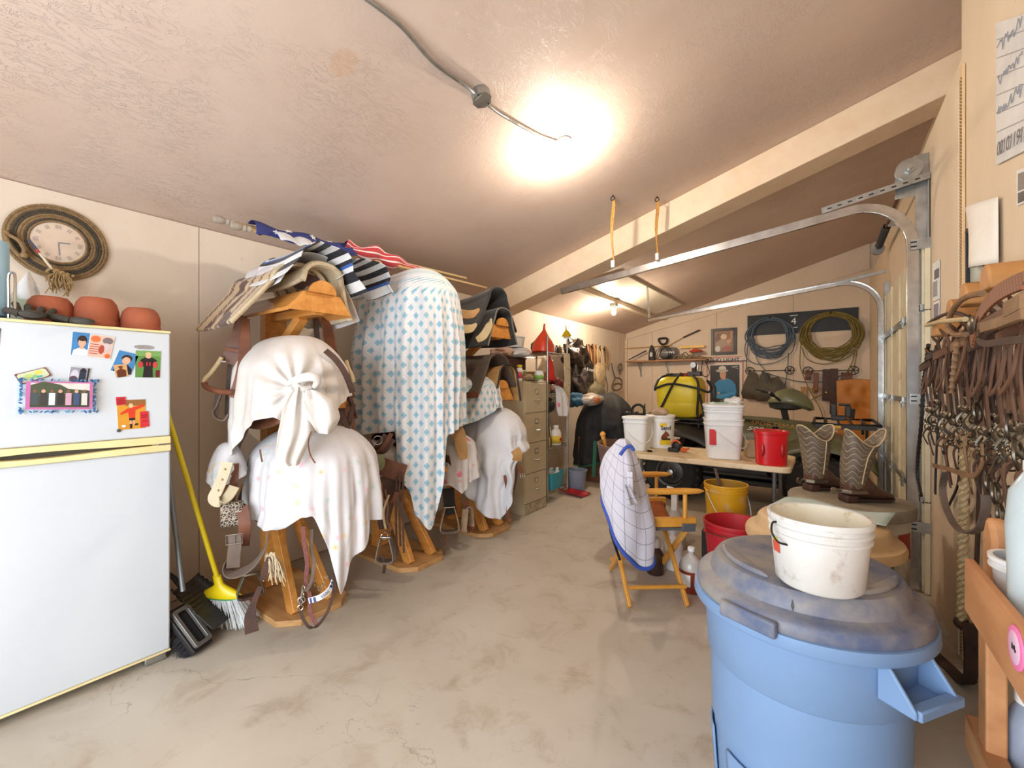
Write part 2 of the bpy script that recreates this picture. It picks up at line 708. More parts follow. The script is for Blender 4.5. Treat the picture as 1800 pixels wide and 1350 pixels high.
# perforated strip running the height of the wall
M_STRIP = mat('painted perforated strip', (226, 196, 152), 0.5, col2=(206, 172, 126))
M_HOLE = flat('hole shadow brown', (110, 84, 54), 0.8)
b = MB()
b.box((XR - 0.006, 3.135, 1.53), (0.012, 0.055, 3.02))
st = struct('trim_4', b, M_STRIP, 'perforated metal strip running down the wall behind the bridles', bevel=0.002)
q = MB()
for k in range(170):
	for s in (-1, 0, 1):
		z = 0.05 + k * 0.0173 + (0.0086 if s == 0 else 0)
		q.box((XR - 0.0125, 3.135 + s * 0.015, z), (0.0016, 0.0045, 0.011))
tag(q.build('slot_row', M_HOLE, st, smooth=False), kind='stuff')

# front wall behind the photographer with an open doorway
b = MB()
b.box(((XL - 2.25) / 2, YF - 0.06, 1.5), (abs(XL + 2.25), 0.12, 3.2))
b.box(((0.15 + XO) / 2, YF - 0.06, 1.9), (XO - 0.15, 0.12, 4.0))
b.box((-1.05, YF - 0.06, 3.1), (2.4, 0.12, 1.2))
struct('wall_front', b, M_WALL, 'beige wall behind the photographer with a wide doorway')

# big painted beam under the slope
b = MB()
yb0, yb1 = 4.178, 4.48
xa, xb = XL, XO
dep = 0.265
vs = []
for y in (yb0, yb1):
	vs += [(xa, y, zc(xa) - dep), (xb, y, zc(xb) - dep), (xb, y, zc(xb) + 0.0), (xa, y, zc(xa) + 0.0)]
b.add(vs, [(0, 1, 2, 3), (7, 6, 5, 4), (0, 4, 5, 1), (1, 5, 6, 2), (2, 6, 7, 3), (3, 7, 4, 0)])
struct('trim_5', b, M_BEAM, 'large painted beam crossing the room under the ceiling', bevel=0.006)

# access hatch and purlin behind the beam
b = MB()
pts = [(-2.13, 5.35), (-2.10, 8.15), (-2.57, 8.15), (-2.57, 5.1)]
vs = [(x, y, zc(x) - 0.022) for x, y in pts] + [(x, y, zc(x) + 0.01) for x, y in pts]
b.add(vs, [(0, 1, 2, 3), (7, 6, 5, 4), (0, 4, 5, 1), (1, 5, 6, 2), (2, 6, 7, 3), (3, 7, 4, 0)])
struct('trim_6', b, mat('pale ceiling patch', (236, 226, 208), 0.35, col2=(224, 210, 188)), 'pale ceiling patch board behind the beam')
b = MB()
b.box((-2.62, 6.62, zc(-2.62) - 0.035), (0.09, 3.1, 0.08))
struct('trim_7', b, M_WALLB, 'ceiling joist carrying the far bare bulb', bevel=0.003)

# ------------------------------------------------------------------ garage door and its tracks
DX = 0.535
b = MB()
b.box((XO - 0.02, (D0 + D1) / 2, DH / 2), (0.03, D1 - D0 + 0.1, DH))
door = struct('door_1', b, M_DOOR, 'cream sectional garage door seen edge on at right')
zj = [0.0, 0.62, 1.27, 1.92, 2.4]
for za, zb in zip(zj, zj[1:]):
	q = MB()
	q.box((DX + 0.025, (D0 + D1) / 2, (za + zb) / 2), (0.03, D1 - D0 + 0.06, zb - za - 0.008))
	sec = q.build('door_section', M_DOOR, door, bevel=0.003)
	for k in range(5):
		y = D0 + 0.02 + (D1 - D0 - 0.04) * k / 4
		q = MB()
		q.box((DX + 0.004, y, (za + zb) / 2), (0.014, 0.05, zb - za - 0.02))
		q.build('stile', M_DOOR, sec, bevel=0.002)
for z in zj[1:4]:
	q = MB()
	q.box((DX - 0.004, (D0 + D1) / 2, z + 0.02), (0.016, D1 - D0 + 0.04, 0.045))
	q.build('strut', M_GALV, door, bevel=0.002)
	for k in range(4):
		y = D0 + 0.06 + (D1 - D0 - 0.12) * k / 3
		q = MB()
		q.box((DX - 0.016, y, z), (0.012, 0.06, 0.09))
		q.tube([(DX - 0.024, y - 0.03, z), (DX - 0.024, y + 0.03, z)], 0.009)
		q.build('hinge', M_GALV, door)


def track(y, xv, zbend, xh, zh, xe, ze, label, sgn, wide):
	t = thing('door_track', label, 'door track', (xv, y, 0), group='garage door tracks')
	n = 9
	path = [(xv, y, 0.02), (xv, y, zbend)]
	# quarter bend from vertical to the (slightly sloping) horizontal run
	for k in range(1, n + 1):
		a = PI / 2 * k / n
		path.append((xv + (xh - xv) * (1 - math.cos(a)), y, zbend + (zh - zbend) * math.sin(a)))
	path.append((xe, y, ze))
	q = MB()
	p = [V(s) for s in path]
	rs = []
	w, d, th = wide, 0.035, 0.004
	for i in range(len(p)):
		tg = (p[min(i + 1, len(p) - 1)] - p[max(i - 1, 0)]).normalized()
		nn = V((0, 1, 0)).cross(tg).normalized()
		sd = V((0, sgn, 0))
		# C-section
		prof = [(-w / 2, 0), (-w / 2, d), (-w / 2 + th, d), (-w / 2 + th, th), (w / 2 - th, th), (w / 2 - th, d), (w / 2, d), (w / 2, 0)]
		rs.append([p[i] + nn * a + sd * bb for a, bb in prof])
	q.rings(rs)
	q.build('rail', M_STEEL, t, smooth=False, bevel=0.0015)
	return t


tr = track(4.0, 0.487, 2.37, 0.18, 2.69, -2.265, 2.40, 'near shiny steel garage door track curving under the beam', 1, 0.062)
# angle iron jamb bracket, flag plate, drum, upper angle of the near track
q = MB()
q.box((XR - 0.01, 4.03, 1.42), (0.008, 0.06, 2.8))
q.box((XR - 0.04, 4.055, 1.42), (0.06, 0.006, 2.8))
q.build('jamb_angle', M_GALV, tr, bevel=0.001)
q = MB()
q.prism([(0.40, 2.72), (0.575, 2.72), (0.575, 3.0), (0.50, 3.0), (0.40, 2.86)], 0.006, frame((0, 4.06, 0), (1, 0, 0), (0, 0, 1)))
q.build('flag_bracket', M_GALV, tr, bevel=0.001)
q = MB()
q.lathe([(0.03, -0.05), (0.072, -0.05), (0.072, -0.042), (0.062, -0.04), (0.062, 0.0), (0.072, 0.004), (0.072, 0.012), (0.03, 0.012), (0.03, 0.03), (0.014, 0.03), (0.014, 0.05)],
		(0.47, 4.02, 2.90), 24, Matrix.Rotation(PI / 2, 3, 'X'))
q.build('cable_drum', M_GALV, tr)
q = MB()
q.bar((0.57, 3.985, 2.82), (-0.02, 3.985, 2.715), 0.004, 0.04)
q.bar((0.57, 4.0, 2.842), (-0.02, 4.0, 2.737), 0.032, 0.004)
for k in range(9):
	x = 0.52 - 0.06 * k
	q.bar((x, 3.9815, 2.812 - 0.0107 * k), (x - 0.025, 3.9815, 2.808 - 0.0107 * k), 0.002, 0.008, mi=1)
q.build('upper_angle', [M_GALV, M_DKMET], tr, smooth=False)
for z in (2.37, 1.32, 0.45):
	q = MB()
	q.box((0.53, 3.99, z), (0.11, 0.006, 0.07))
	q.box((0.49, 3.985, z + 0.015), (0.03, 0.008, 0.008), mi=1)
	q.box((0.49, 3.985, z - 0.015), (0.03, 0.008, 0.008), mi=1)
	q.build('track_bracket', [M_GALV, M_DKMET], tr, smooth=False)
tr2 = track(6.28, 0.50, 2.24, 0.16, 2.58, -2.09, 2.353, 'far steel garage door track along the back wall', -1, 0.055)
q = MB()
q.box((XR - 0.02, 6.31, 1.3), (0.05, 0.05, 2.5))
q.build('jamb_angle', M_GALV, tr2, bevel=0.002)
q = MB()
q.bar((-2.08, 6.3, 2.353), (-2.11, 6.3, 2.86), 0.03, 0.004, (0, 1, 0))
q.build('hanger', M_GALV, tr2, smooth=False)
q = MB()
q.bar((0.54, 6.26, 2.66), (0.1, 6.26, 2.585), 0.03, 0.03)
q.build('upper_angle', M_GALV, tr2, smooth=False)
# torsion shaft with spring across the top of the door
sh = thing('torsion_shaft', 'rusty torsion shaft with black spring above the garage door', 'shaft', (0.47, 5.1, 2.9))
q = MB()
q.tube([(0.47, 4.0, 2.90), (0.47, 6.34, 2.90)], 0.013)
q.build('shaft', M_RUST, sh)
q = MB()
q.tube([(0.47 + 0.03 * math.cos(k * 1.2), 5.35 + k * 0.0036, 2.90 + 0.03 * math.sin(k * 1.2)) for k in range(200)], 0.006, 5)
q.build('spring', M_BLACK, sh)
q = MB()
q.lathe([(0.02, -0.03), (0.06, -0.03), (0.06, -0.02), (0.05, 0), (0.06, 0.02), (0.06, 0.03), (0.02, 0.03)], (0.47, 6.2, 2.90), 20, Matrix.Rotation(PI / 2, 3, 'X'))
q.build('cable_drum', M_GALV, sh)
q = MB()
q.box((0.53, 5.25, 2.90), (0.12, 0.006, 0.07))
q.build('centre_bracket', M_GALV, sh, bevel=0.001)

# ------------------------------------------------------------------ ceiling lamps
M_BULB = mat('lit bulb', (255, 235, 200), 0.3, emit=(255, 243, 226), estr=BULB_STRENGTH)
M_BULB2 = mat('lit far bulb', (255, 225, 180), 0.3, emit=(255, 236, 210), estr=BULB2_STRENGTH)
M_PORC = mat('white porcelain', (236, 230, 220), 0.3, col2=(226, 218, 204))


def bulb_mesh(c, s=1.0):
	q = MB()
	q.lathe([(0.004, -0.118 * s), (0.018 * s, -0.112 * s), (0.028 * s, -0.098 * s), (0.0305 * s, -0.08 * s), (0.027 * s, -0.062 * s), (0.018 * s, -0.042 * s), (0.0135 * s, -0.03 * s)], c, 20)
	return q


x, y = -1.45, 2.59
lamp = thing('ceiling_lamp', 'bare glowing bulb in round porcelain holder on the near ceiling', 'lamp', (x, y, zc(x)))
tilt = Matrix.Rotation(-math.atan(0.29), 3, 'Y')
q = MB()
q.lathe([(0.057, 0.0), (0.059, -0.012), (0.05, -0.02), (0.03, -0.034), (0.022, -0.045), (0.02, -0.045)], (x, y, zc(x) + 0.002), 28, tilt)
q.build('lamp_holder', M_PORC, lamp)
bulb_mesh((x + 0.008, y, zc(x) - 0.012)).build('bulb', M_BULB, lamp)
cb = thing('conduit', 'flexible metal conduit running along the ceiling to the near bulb', 'conduit', (-1.54, 1.9, zc(-1.54)))
cp = spline([(-1.56, 1.0, zc(-1.56) - 0.012), (-1.53, 1.25, zc(-1.53) - 0.03), (-1.56, 1.5, zc(-1.56) - 0.035), (-1.55, 1.72, zc(-1.55) - 0.03), (-1.55, 1.80, zc(-1.55) - 0.03)], 40)
q = MB()
q.tube(cp, [0.0105 if k % 2 else 0.0085 for k in range(len(cp))], 10)
q.build('flexible_tube', M_GALV, cb)
cp = spline([(-1.55, 1.88, zc(-1.55) - 0.03), (-1.55, 2.0, zc(-1.55) - 0.03), (-1.53, 2.2, zc(-1.53) - 0.022), (-1.50, 2.4, zc(-1.5) - 0.016), (-1.46, 2.54, zc(-1.46) - 0.014)], 40)
q = MB()
q.tube(cp, [0.0095 if k % 2 else 0.0075 for k in range(len(cp))], 10)
q.build('flexible_tube', M_GALV, cb)
jb = thing('junction_box', 'octagonal steel junction box on the ceiling conduit', 'junction box', (-1.55, 1.84, zc(-1.55)))
q = MB()
q.lathe([(0.054, 0.003), (0.054, -0.05)], (-1.55, 1.84, zc(-1.55)), 8, tilt, rot=PI / 8)
q.build('box', M_GALV, jb, smooth=False, bevel=0.002)
q = MB()
q.lathe([(0.057, -0.05), (0.057, -0.054)], (-1.55, 1.84, zc(-1.55)), 8, tilt, rot=PI / 8)
q.box(V((-1.55, 1.815, zc(-1.55))) + tilt @ V((0, 0, -0.055)), (0.05, 0.014, 0.003), tilt)
q.build('cover', M_GALV, jb, smooth=False, bevel=0.001)
for s in (-1, 1):
	q = MB()
	q.ball(V((-1.55, 1.84 + s * 0.046, zc(-1.55))) + tilt @ V((0.01, 0, -0.055)), 0.005, 8, 5)
	q.build('screw', M_DKMET, jb)

x, y = -2.62, 6.28
lamp2 = thing('ceiling_lamp', 'bare glowing bulb hanging from the far joist behind the beam', 'lamp', (x, y, zc(x) - 0.08))
q = MB()
q.box((x, y, zc(x) - 0.10), (0.1, 0.1, 0.05))
q.build('box', mat('green grey lamp box', (120, 126, 112), 0.5), lamp2, bevel=0.004)
q = MB()
q.lathe([(0.04, 0), (0.04, -0.02), (0.02, -0.04)], (x, y, zc(x) - 0.125), 20)
q.build('lamp_holder', M_PORC, lamp2)
bulb_mesh((x, y, zc(x) - 0.135)).build('bulb', M_BULB2, lamp2)

# ------------------------------------------------------------------ two tie straps hanging in front of the beam
M_TIE = mat('amber rubber tubing', (206, 150, 70), 0.35, col2=(150, 92, 40), scale=30)
for i, (x, y, zl) in enumerate(((-1.49, 3.55, 2.44), (-1.24, 3.97, 2.56))):
	t = thing('tie_strap', ('longer' if i == 0 else 'shorter') + ' amber strap hanging from a ceiling eye ' + ('left of' if i else 'nearer the far wall than') + ' its twin' if False else
			  ('longer amber strap hanging from a ceiling eye above the track' if i == 0 else 'shorter amber strap hanging against the beam face'), 'strap', (x, y, zl), group='amber straps holding the door track')
	z1 = zc(x)
	q = MB()
	for s in (-1, 1):
		pp = [(x + s * 0.008 * math.sin(6 * k / 12 + s) + s * 0.004, y + 0.006 * math.cos(7 * k / 12), z1 - 0.04 + (zl - z1 + 0.04) * k / 12) for k in range(13)]
		q.tube(pp, 0.0075, 8)
	q.build('tubing', M_TIE, t)
	q = MB()
	for k in range(5):
		q.lathe([(0.016, 0), (0.018, 0.006), (0.016, 0.012)], (x, y, zl - 0.01 + 0.012 * k), 10)
	q.build('wrapping', M_WHITE, t)
	q = MB()
	q.tube(arc((x, y, z1 - 0.028), 0.018, 0, 360, 12)[:-1], 0.004, 6, closed=True)
	q.tube([(x, y, z1 - 0.012), (x, y, z1 + 0.004)], 0.005, 6)
	q.build('screw_eye', M_DKMET, t)
# ================================================================== left side: fridge, clock, brooms


def ell(cx, cy, rx, ry, n=18, a0=0, a1=360):
	return [(cx + rx * math.cos(R(a0 + (a1 - a0) * k / n)), cy + ry * math.sin(R(a0 + (a1 - a0) * k / n))) for k in range(n if a1 - a0 == 360 else n + 1)]


def rect(x0, y0, x1, y1):
	return [(x0, y0), (x1, y0), (x1, y1), (x0, y1)]


def ink(col, rough=0.45):
	return mat('ink %d %d %d' % tuple(col), col, rough, var=0.8, scale=25, col2=tuple(int(q * 0.9) for q in col))


def card(name, label, cat, corners, layers, paper, thick=0.0015, group=None, parent=None, rim=None):
	"""flat printed thing: corners TL, TR, BR, BL in space; printed shapes given in unit coordinates (right, down)"""
	tl, tr, br, bl = [V(q) for q in corners]
	n = (bl - tl).cross(tr - tl).normalized()

	def at(u, v, d):
		return tl * (1 - u) * (1 - v) + tr * u * (1 - v) + br * u * v + bl * (1 - u) * v + n * d
	o = parent
	if parent is None:
		o = thing(name, label, cat, tuple((bl + br) / 2), group=group)
	q = MB()
	vs = [at(0, 0, thick), at(1, 0, thick), at(1, 1, thick), at(0, 1, thick), at(0, 0, 0), at(1, 0, 0), at(1, 1, 0), at(0, 1, 0)]
	q.add(vs, [(3, 2, 1, 0), (4, 5, 6, 7), (0, 1, 5, 4), (1, 2, 6, 5), (2, 3, 7, 6), (3, 0, 4, 7)])
	q.build('sheet' if rim is None else 'backing', paper, o, smooth=False)
	by = {}
	for k, (shape, m) in enumerate(layers):
		q = by.setdefault(m.name, (MB(), m))[0]
		d = thick + 0.0004 + 0.00022 * k
		q.add([at(u, v, d) for u, v in shape], [tuple(range(len(shape) - 1, -1, -1))])
	for nm, (q, m) in by.items():
		tag(q.build('print', m, o, smooth=False), kind='stuff')
	return o


M_FRIDGE = mat('fridge enamel', (206, 211, 216), 0.22, col2=(200, 206, 212), scale=2, bump=0.02, bscale=160, bdist=0.001, coat=0.3)
M_FTRIM = mat('yellowed fridge trim', (240, 222, 168), 0.4, col2=(230, 206, 146))
M_GASK = flat('grey gasket', (92, 90, 86), 0.6)
fr = thing('refrigerator', 'white top-freezer refrigerator with yellowed trim and photos on its door', 'refrigerator', (-3.05, 0.395, 0))
Y0, Y1 = 0.015, 0.775
q = MB()
q.box((-3.095, (Y0 + Y1) / 2, 0.86), (0.59, Y1 - Y0 - 0.01, 1.63))
q.build('cabinet', M_FRIDGE, fr, bevel=0.008)
q = MB()
q.box((-2.767, (Y0 + Y1) / 2, 1.4165), (0.056, Y1 - Y0, 0.528))
fd = q.build('freezer_door', M_FRIDGE, fr, bevel=0.008)
q = MB()
q.box((-2.767, (Y0 + Y1) / 2, 0.565), (0.056, Y1 - Y0, 1.022))
ld = q.build('fridge_door', M_FRIDGE, fr, bevel=0.008)
q = MB()
q.box((-2.766, (Y0 + Y1) / 2, 1.686), (0.06, Y1 - Y0 + 0.004, 0.012))
q.build('top_trim', M_FTRIM, fd, bevel=0.003)
q = MB()
q.box((-2.766, (Y0 + Y1) / 2, 0.05), (0.06, Y1 - Y0 + 0.004, 0.01))
q.build('bottom_trim', M_FTRIM, ld, bevel=0.003)
# curved grip trims at the seam
n = 24
for nm, par, za, sgn in (('grip_trim', fd, 1.152, -1), ('grip_trim', ld, 1.077, 1)):
	q = MB()
	vs, fs = [], []
	for k in range(n + 1):
		y = Y0 + (Y1 - Y0) * k / n
		u = k / n
		opening = 0.011 * math.exp(-((u - 0.42) / 0.25) ** 2) + 0.003
		z1 = 1.1125 + (opening if sgn < 0 else -opening)
		out = -2.732 + 0.012 * math.exp(-((u - 0.35) / 0.3) ** 2)
		lo, hi = (z1, za) if sgn < 0 else (za, z1)
		vs += [(-2.80, y, lo), (out, y, lo), (out - 0.004, y, hi) if sgn < 0 else (out, y, hi), (-2.80, y, hi)]
	q.rings([vs[i * 4:i * 4 + 4] for i in range(n + 1)])
	q.build(nm, M_FTRIM, par, bevel=0.002)
q = MB()
q.box((-2.79, (Y0 + Y1) / 2, 1.113), (0.03, Y1 - Y0 - 0.02, 0.05))
q.build('gasket', M_GASK, fr)
q = MB()
q.box((-2.756, 0.745, 1.1125), (0.05, 0.05, 0.008))
q.tube([(-2.742, 0.70, 1.1125), (-2.742, 0.772, 1.1125)], 0.006)
q.build('hinge', M_STEEL, fr, bevel=0.001)
for y in (0.06, 0.72):
	q = MB()
	q.box((-2.80, y, 0.022), (0.09, 0.09, 0.04))
	q.build('foot', M_GALV, fr, bevel=0.006)
q = MB()
q.prism(ell(0.669, 1.603, 0.039, 0.0095, 24), 0.002, frame((-2.7395, 0, 0), (0, 1, 0), (0, 0, 1)))
bd = q.build('badge', mat('badge silver', (200, 202, 204), 0.3, 0.6), fd)
scribble(frame((-2.7372, 0.645, 1.603), (0, 1, 0), (0, 0, 1)), 0.048, 0.008, flat('badge script', (70, 74, 86)), bd, 3, 0.0006)
q = MB()
q.tube([(-2.7375, a, b) for a, b in ell(0.669, 1.603, 0.0385, 0.0092, 24)], 0.0008, 4, closed=True)
q.build('badge_rim', flat('badge script', (70, 74, 86)), bd)

FX = -2.7385


def yz(c, d=0.0):
	return [(FX + d, y, z) for y, z in c]


SKIN = ink((222, 170, 140))
HAIR = ink((52, 36, 30))
WHT = ink((240, 240, 240))
BLK = ink((28, 26, 30))
SKY = ink((66, 130, 186))
paper = flat('photo paper', (238, 238, 236), 0.35)
g = 'photos on the freezer door'
card('photo_print', 'school portrait in white shirt on blue ground, upper freezer door', 'photo', yz([(0.417, 1.655), (0.476, 1.652), (0.468, 1.549), (0.410, 1.551)]),
	 [(rect(0, 0, 1, 1), SKY), ([(0.05, 1), (0.12, 0.78), (0.4, 0.68), (0.7, 0.68), (0.95, 0.78), (1, 1)], WHT), (rect(0.44, 0.55, 0.68, 0.72), SKIN),
	  (ell(0.56, 0.32, 0.27, 0.2), HAIR), (ell(0.56, 0.44, 0.21, 0.2), SKIN), (ell(0.56, 0.27, 0.24, 0.1), HAIR)], paper, group=g)
card('photo_card', 'orange and grey sports card overlapping the blue portrait', 'card', yz([(0.474, 1.652), (0.559, 1.643), (0.541, 1.536), (0.461, 1.546)], 0.0016),
	 [(rect(0.02, 0.02, 0.98, 0.98), ink((226, 186, 168))), (ell(0.25, 0.2, 0.2, 0.14), ink((224, 116, 66))), (ell(0.75, 0.22, 0.22, 0.15), ink((120, 108, 112))),
	  (ell(0.72, 0.5, 0.2, 0.18), ink((206, 190, 190))), (ell(0.55, 0.62, 0.12, 0.2), ink((176, 74, 56))), (ell(0.85, 0.88, 0.12, 0.1), ink((220, 110, 60)))] +
	 [(rect(0.06, 0.42 + 0.1 * k, 0.42, 0.45 + 0.1 * k), ink((190, 80, 60))) for k in range(5)], paper, group=g)
card('photo_print', 'tilted portrait in dark shirt on blue ground, partly under the sepia snapshot', 'photo', yz([(0.575, 1.582), (0.648, 1.564), (0.617, 1.464), (0.543, 1.485)]),
	 [(rect(0, 0, 1, 1), SKY), ([(0.1, 1), (0.15, 0.72), (0.4, 0.6), (0.7, 0.6), (0.95, 0.75), (1, 1)], BLK), (ell(0.52, 0.3, 0.26, 0.17), HAIR), (ell(0.52, 0.41, 0.2, 0.17), SKIN)], paper, group=g)
card('photo_print', 'small sepia snapshot of a hatted silhouette beside the football card', 'photo', yz([(0.553, 1.51), (0.601, 1.517), (0.607, 1.458), (0.563, 1.45)], 0.0016),
	 [(rect(0, 0, 1, 1), ink((206, 160, 110))), ([(0.15, 1), (0.12, 0.5), (0.35, 0.38), (0.65, 0.38), (0.9, 0.5), (0.85, 1)], ink((96, 42, 22))), (ell(0.5, 0.25, 0.14, 0.14), ink((120, 60, 34))), (rect(0.3, 0.14, 0.7, 0.2), ink((96, 42, 22)))], paper, group=g)
card('photo_print', 'football player card on green turf at the right edge of freezer door', 'photo', yz([(0.635, 1.585), (0.735, 1.586), (0.73, 1.452), (0.633, 1.453)]),
	 [(rect(0, 0, 1, 1), ink((92, 140, 66))), (rect(0, 0, 1, 0.2), ink((120, 164, 92))), ([(0.3, 1), (0.34, 0.6), (0.68, 0.6), (0.72, 1)], BLK), ([(0.18, 0.35), (0.35, 0.26), (0.68, 0.26), (0.85, 0.35), (0.78, 0.48), (0.7, 0.62), (0.33, 0.62), (0.26, 0.48)], BLK),
	  (ell(0.2, 0.52, 0.1, 0.12), ink((196, 60, 60))), (ell(0.78, 0.52, 0.09, 0.12), ink((206, 66, 66))), (ell(0.5, 0.18, 0.12, 0.11), SKIN), (ell(0.5, 0.11, 0.12, 0.06), ink((214, 190, 140))),
	  (rect(0.42, 0.42, 0.48, 0.56), ink((190, 40, 40))), (rect(0.54, 0.42, 0.6, 0.56), ink((190, 40, 40))), (rect(0.82, 0.72, 0.98, 0.98), ink((110, 24, 40)))], paper, group=g)
card('fridge_magnet', 'green oblong magnet with maroon edge, tilted above the group photo', 'magnet', yz([(0.243, 1.459), (0.331, 1.493), (0.35, 1.457), (0.262, 1.417)], 0.002),
	 [([(0.03, 0.2), (0.1, 0.06), (0.9, 0.06), (0.97, 0.2), (0.97, 0.8), (0.9, 0.94), (0.1, 0.94), (0.03, 0.8)], ink((206, 214, 176))), (ell(0.7, 0.35, 0.14, 0.2), ink((226, 208, 96))), (ell(0.5, 0.6, 0.12, 0.15), ink((140, 190, 130))), (ell(0.36, 0.45, 0.14, 0.2), ink((190, 210, 120))), (ell(0.66, 0.75, 0.1, 0.1), ink((86, 172, 172)))],
	 flat('magnet maroon', (122, 52, 58)), thick=0.004, group=g)
card('photo_print', 'black and white snapshot pinned over the group photo', 'photo', yz([(0.408, 1.499), (0.475, 1.493), (0.463, 1.403), (0.398, 1.413)], 0.002),
	 [(rect(0.03, 0.02, 0.97, 0.78), ink((150, 150, 162))), (ell(0.28, 0.45, 0.2, 0.3), ink((206, 200, 214))), (ell(0.25, 0.62, 0.2, 0.15), ink((90, 70, 84))), (rect(0.5, 0.12, 0.82, 0.76), ink((42, 48, 66))), (ell(0.66, 0.14, 0.12, 0.1), ink((30, 30, 34))), (rect(0.88, 0.02, 0.97, 0.78), ink((40, 40, 50))), (rect(0.05, 0.86, 0.8, 0.9), ink((180, 150, 190)))], paper, group=g)
lay = [(rect(0, 0, 1, 1), ink((206, 222, 232)))]
random.seed(4)
for k in range(120):
	e = random.random()
	s = random.choice('tblr')
	u, v2 = (e, 0.05) if s == 't' else (e, 0.95) if s == 'b' else (0.05, e) if s == 'l' else (0.95, e)
	a = random.random() * 360
	du, dv = 0.03 * math.cos(a), 0.06 * math.sin(a)
	lay.append(([(u - du, v2 - dv), (u + dv * 0.25, v2 - du * 0.6), (u + du, v2 + dv), (u - dv * 0.25, v2 + du * 0.6)], random.choice([ink((46, 110, 160)), ink((100, 160, 196)), ink((62, 86, 150))])))
lay += [(rect(0.1, 0.1, 0.91, 0.88), ink((196, 110, 166))), (rect(0.15, 0.14, 0.87, 0.82), ink((220, 214, 206))), ([(0.15, 0.2), (0.3, 0.1), (0.5, 0.18), (0.6, 0.3), (0.87, 0.34), (0.87, 0.82), (0.15, 0.82)], ink((76, 84, 62))), (rect(0.15, 0.5, 0.87, 0.82), ink((66, 72, 54)))]
for k, cc in enumerate([(70, 80, 84), (62, 58, 64), (210, 220, 232), (50, 46, 50), (206, 160, 180), (66, 84, 120), (214, 210, 206)]):
	x = 0.2 + 0.1 * k
	lay += [(rect(x - 0.035, 0.42, x + 0.04, 0.76), ink(cc)), (ell(x, 0.37, 0.026, 0.05, 10), SKIN if k % 2 else ink((120, 90, 70)))]
card('photo_print', 'group photo in a pink and blue leaf frame on the freezer door', 'photo', yz([(0.250, 1.447), (0.501, 1.443), (0.497, 1.285), (0.245, 1.297)]), lay, paper, group=g)
card('photo_print', 'volleyball snapshot with red jersey on an orange court', 'photo', yz([(0.564, 1.342), (0.673, 1.344), (0.673, 1.202), (0.571, 1.199)]),
	 [(rect(0, 0, 1, 1), ink((214, 148, 46))), (rect(0.3, 0, 1, 0.2), ink((150, 100, 50))), ([(0.34, 0.3), (0.6, 0.24), (0.95, 0.16), (0.98, 0.24), (0.64, 0.36), (0.62, 0.62), (0.4, 0.62), (0.38, 0.42), (0.12, 0.5), (0.1, 0.44)], ink((214, 62, 34))),
	  (ell(0.48, 0.2, 0.08, 0.08), ink((216, 190, 150))), (rect(0.4, 0.62, 0.62, 0.7), BLK), (rect(0.42, 0.7, 0.49, 0.95), SKIN), (rect(0.55, 0.7, 0.62, 0.85), SKIN), (rect(0.42, 0.82, 0.5, 0.97), BLK), (rect(0.6, 0.82, 0.72, 0.88), BLK), (ell(0.2, 0.88, 0.08, 0.04), WHT)], paper, group=g)
RED = flat('red card', (206, 44, 54), 0.5)
DRED = ink((140, 22, 40))
card('note_card', 'small red square card at the top left of the volleyball snapshot', 'card', yz([(0.562, 1.357), (0.597, 1.358), (0.599, 1.321), (0.564, 1.318)], 0.002), [(rect(0.1, 0.2 + 0.2 * k, 0.9, 0.3 + 0.2 * k), DRED) for k in range(4)], RED, group=g)
card('note_card', 'narrow red card at the lower right of the volleyball snapshot', 'card', yz([(0.651, 1.283), (0.684, 1.285), (0.688, 1.208), (0.654, 1.205)], 0.002), [(rect(0.1, 0.2, 0.9, 0.26), DRED), (rect(0.1, 0.32, 0.8, 0.38), DRED), (rect(0.2, 0.6, 0.8, 0.64), DRED)], RED, group=g)
q = MB()
q.lathe([(0.008, 0), (0.008, 0.003), (0.006, 0.005)], (FX + 0.001, 0.573, 1.197), 14, Matrix.Rotation(PI / 2, 3, 'Y'))
tag(q.build('fridge_magnet', flat('dark magnet', (72, 74, 76))), 'tiny dark round magnet under the volleyball snapshot', 'magnet')
card('photo_print', 'dark blue print at the left edge of the freezer door', 'photo', yz([(0.175, 1.65), (0.207, 1.648), (0.203, 1.58), (0.171, 1.58)]), [(rect(0, 0, 1, 1), ink((32, 44, 96)))], paper, group=g)

# things on top of the fridge (top at z 1.692)
ZT = 1.692
M_CLAY = mat('terracotta', (172, 94, 62), 0.8, col2=(150, 78, 52), scale=7, bump=0.12, bscale=60, dirt=(150, 104, 80), dirtp=(0.6, 0.8))
for i, (y, x, r, h, lab) in enumerate(((0.375, -2.95, 0.083, 0.135, 'leftmost upturned terracotta pot on the fridge, behind the gloves'),
									   (0.528, -2.915, 0.084, 0.150, 'middle and tallest upturned terracotta pot on the fridge'),
									   (0.688, -2.875, 0.080, 0.118, 'rightmost upturned terracotta pot, at the corner of the fridge'))):
	q = MB()
	q.lathe([(r * 0.5, 0.004), (r, 0.0), (r * 1.02, 0.006), (r * 1.02, h * 0.22), (r * 1.0, h * 0.235), (r * 1.0, h * 0.25), (r * 1.01, h * 0.4), (r * 0.98, h * 0.62), (r * 0.88, h * 0.84), (r * 0.72, h * 0.97),
			 (r * 0.66, h), (r * 0.56, h), (r * 0.54, h * 0.9), (r * 0.1, h * 0.89)], (x, y, ZT), 40)
	tag(q.build('terracotta_pot', M_CLAY), lab, 'flower pot', 'terracotta pots on the fridge')
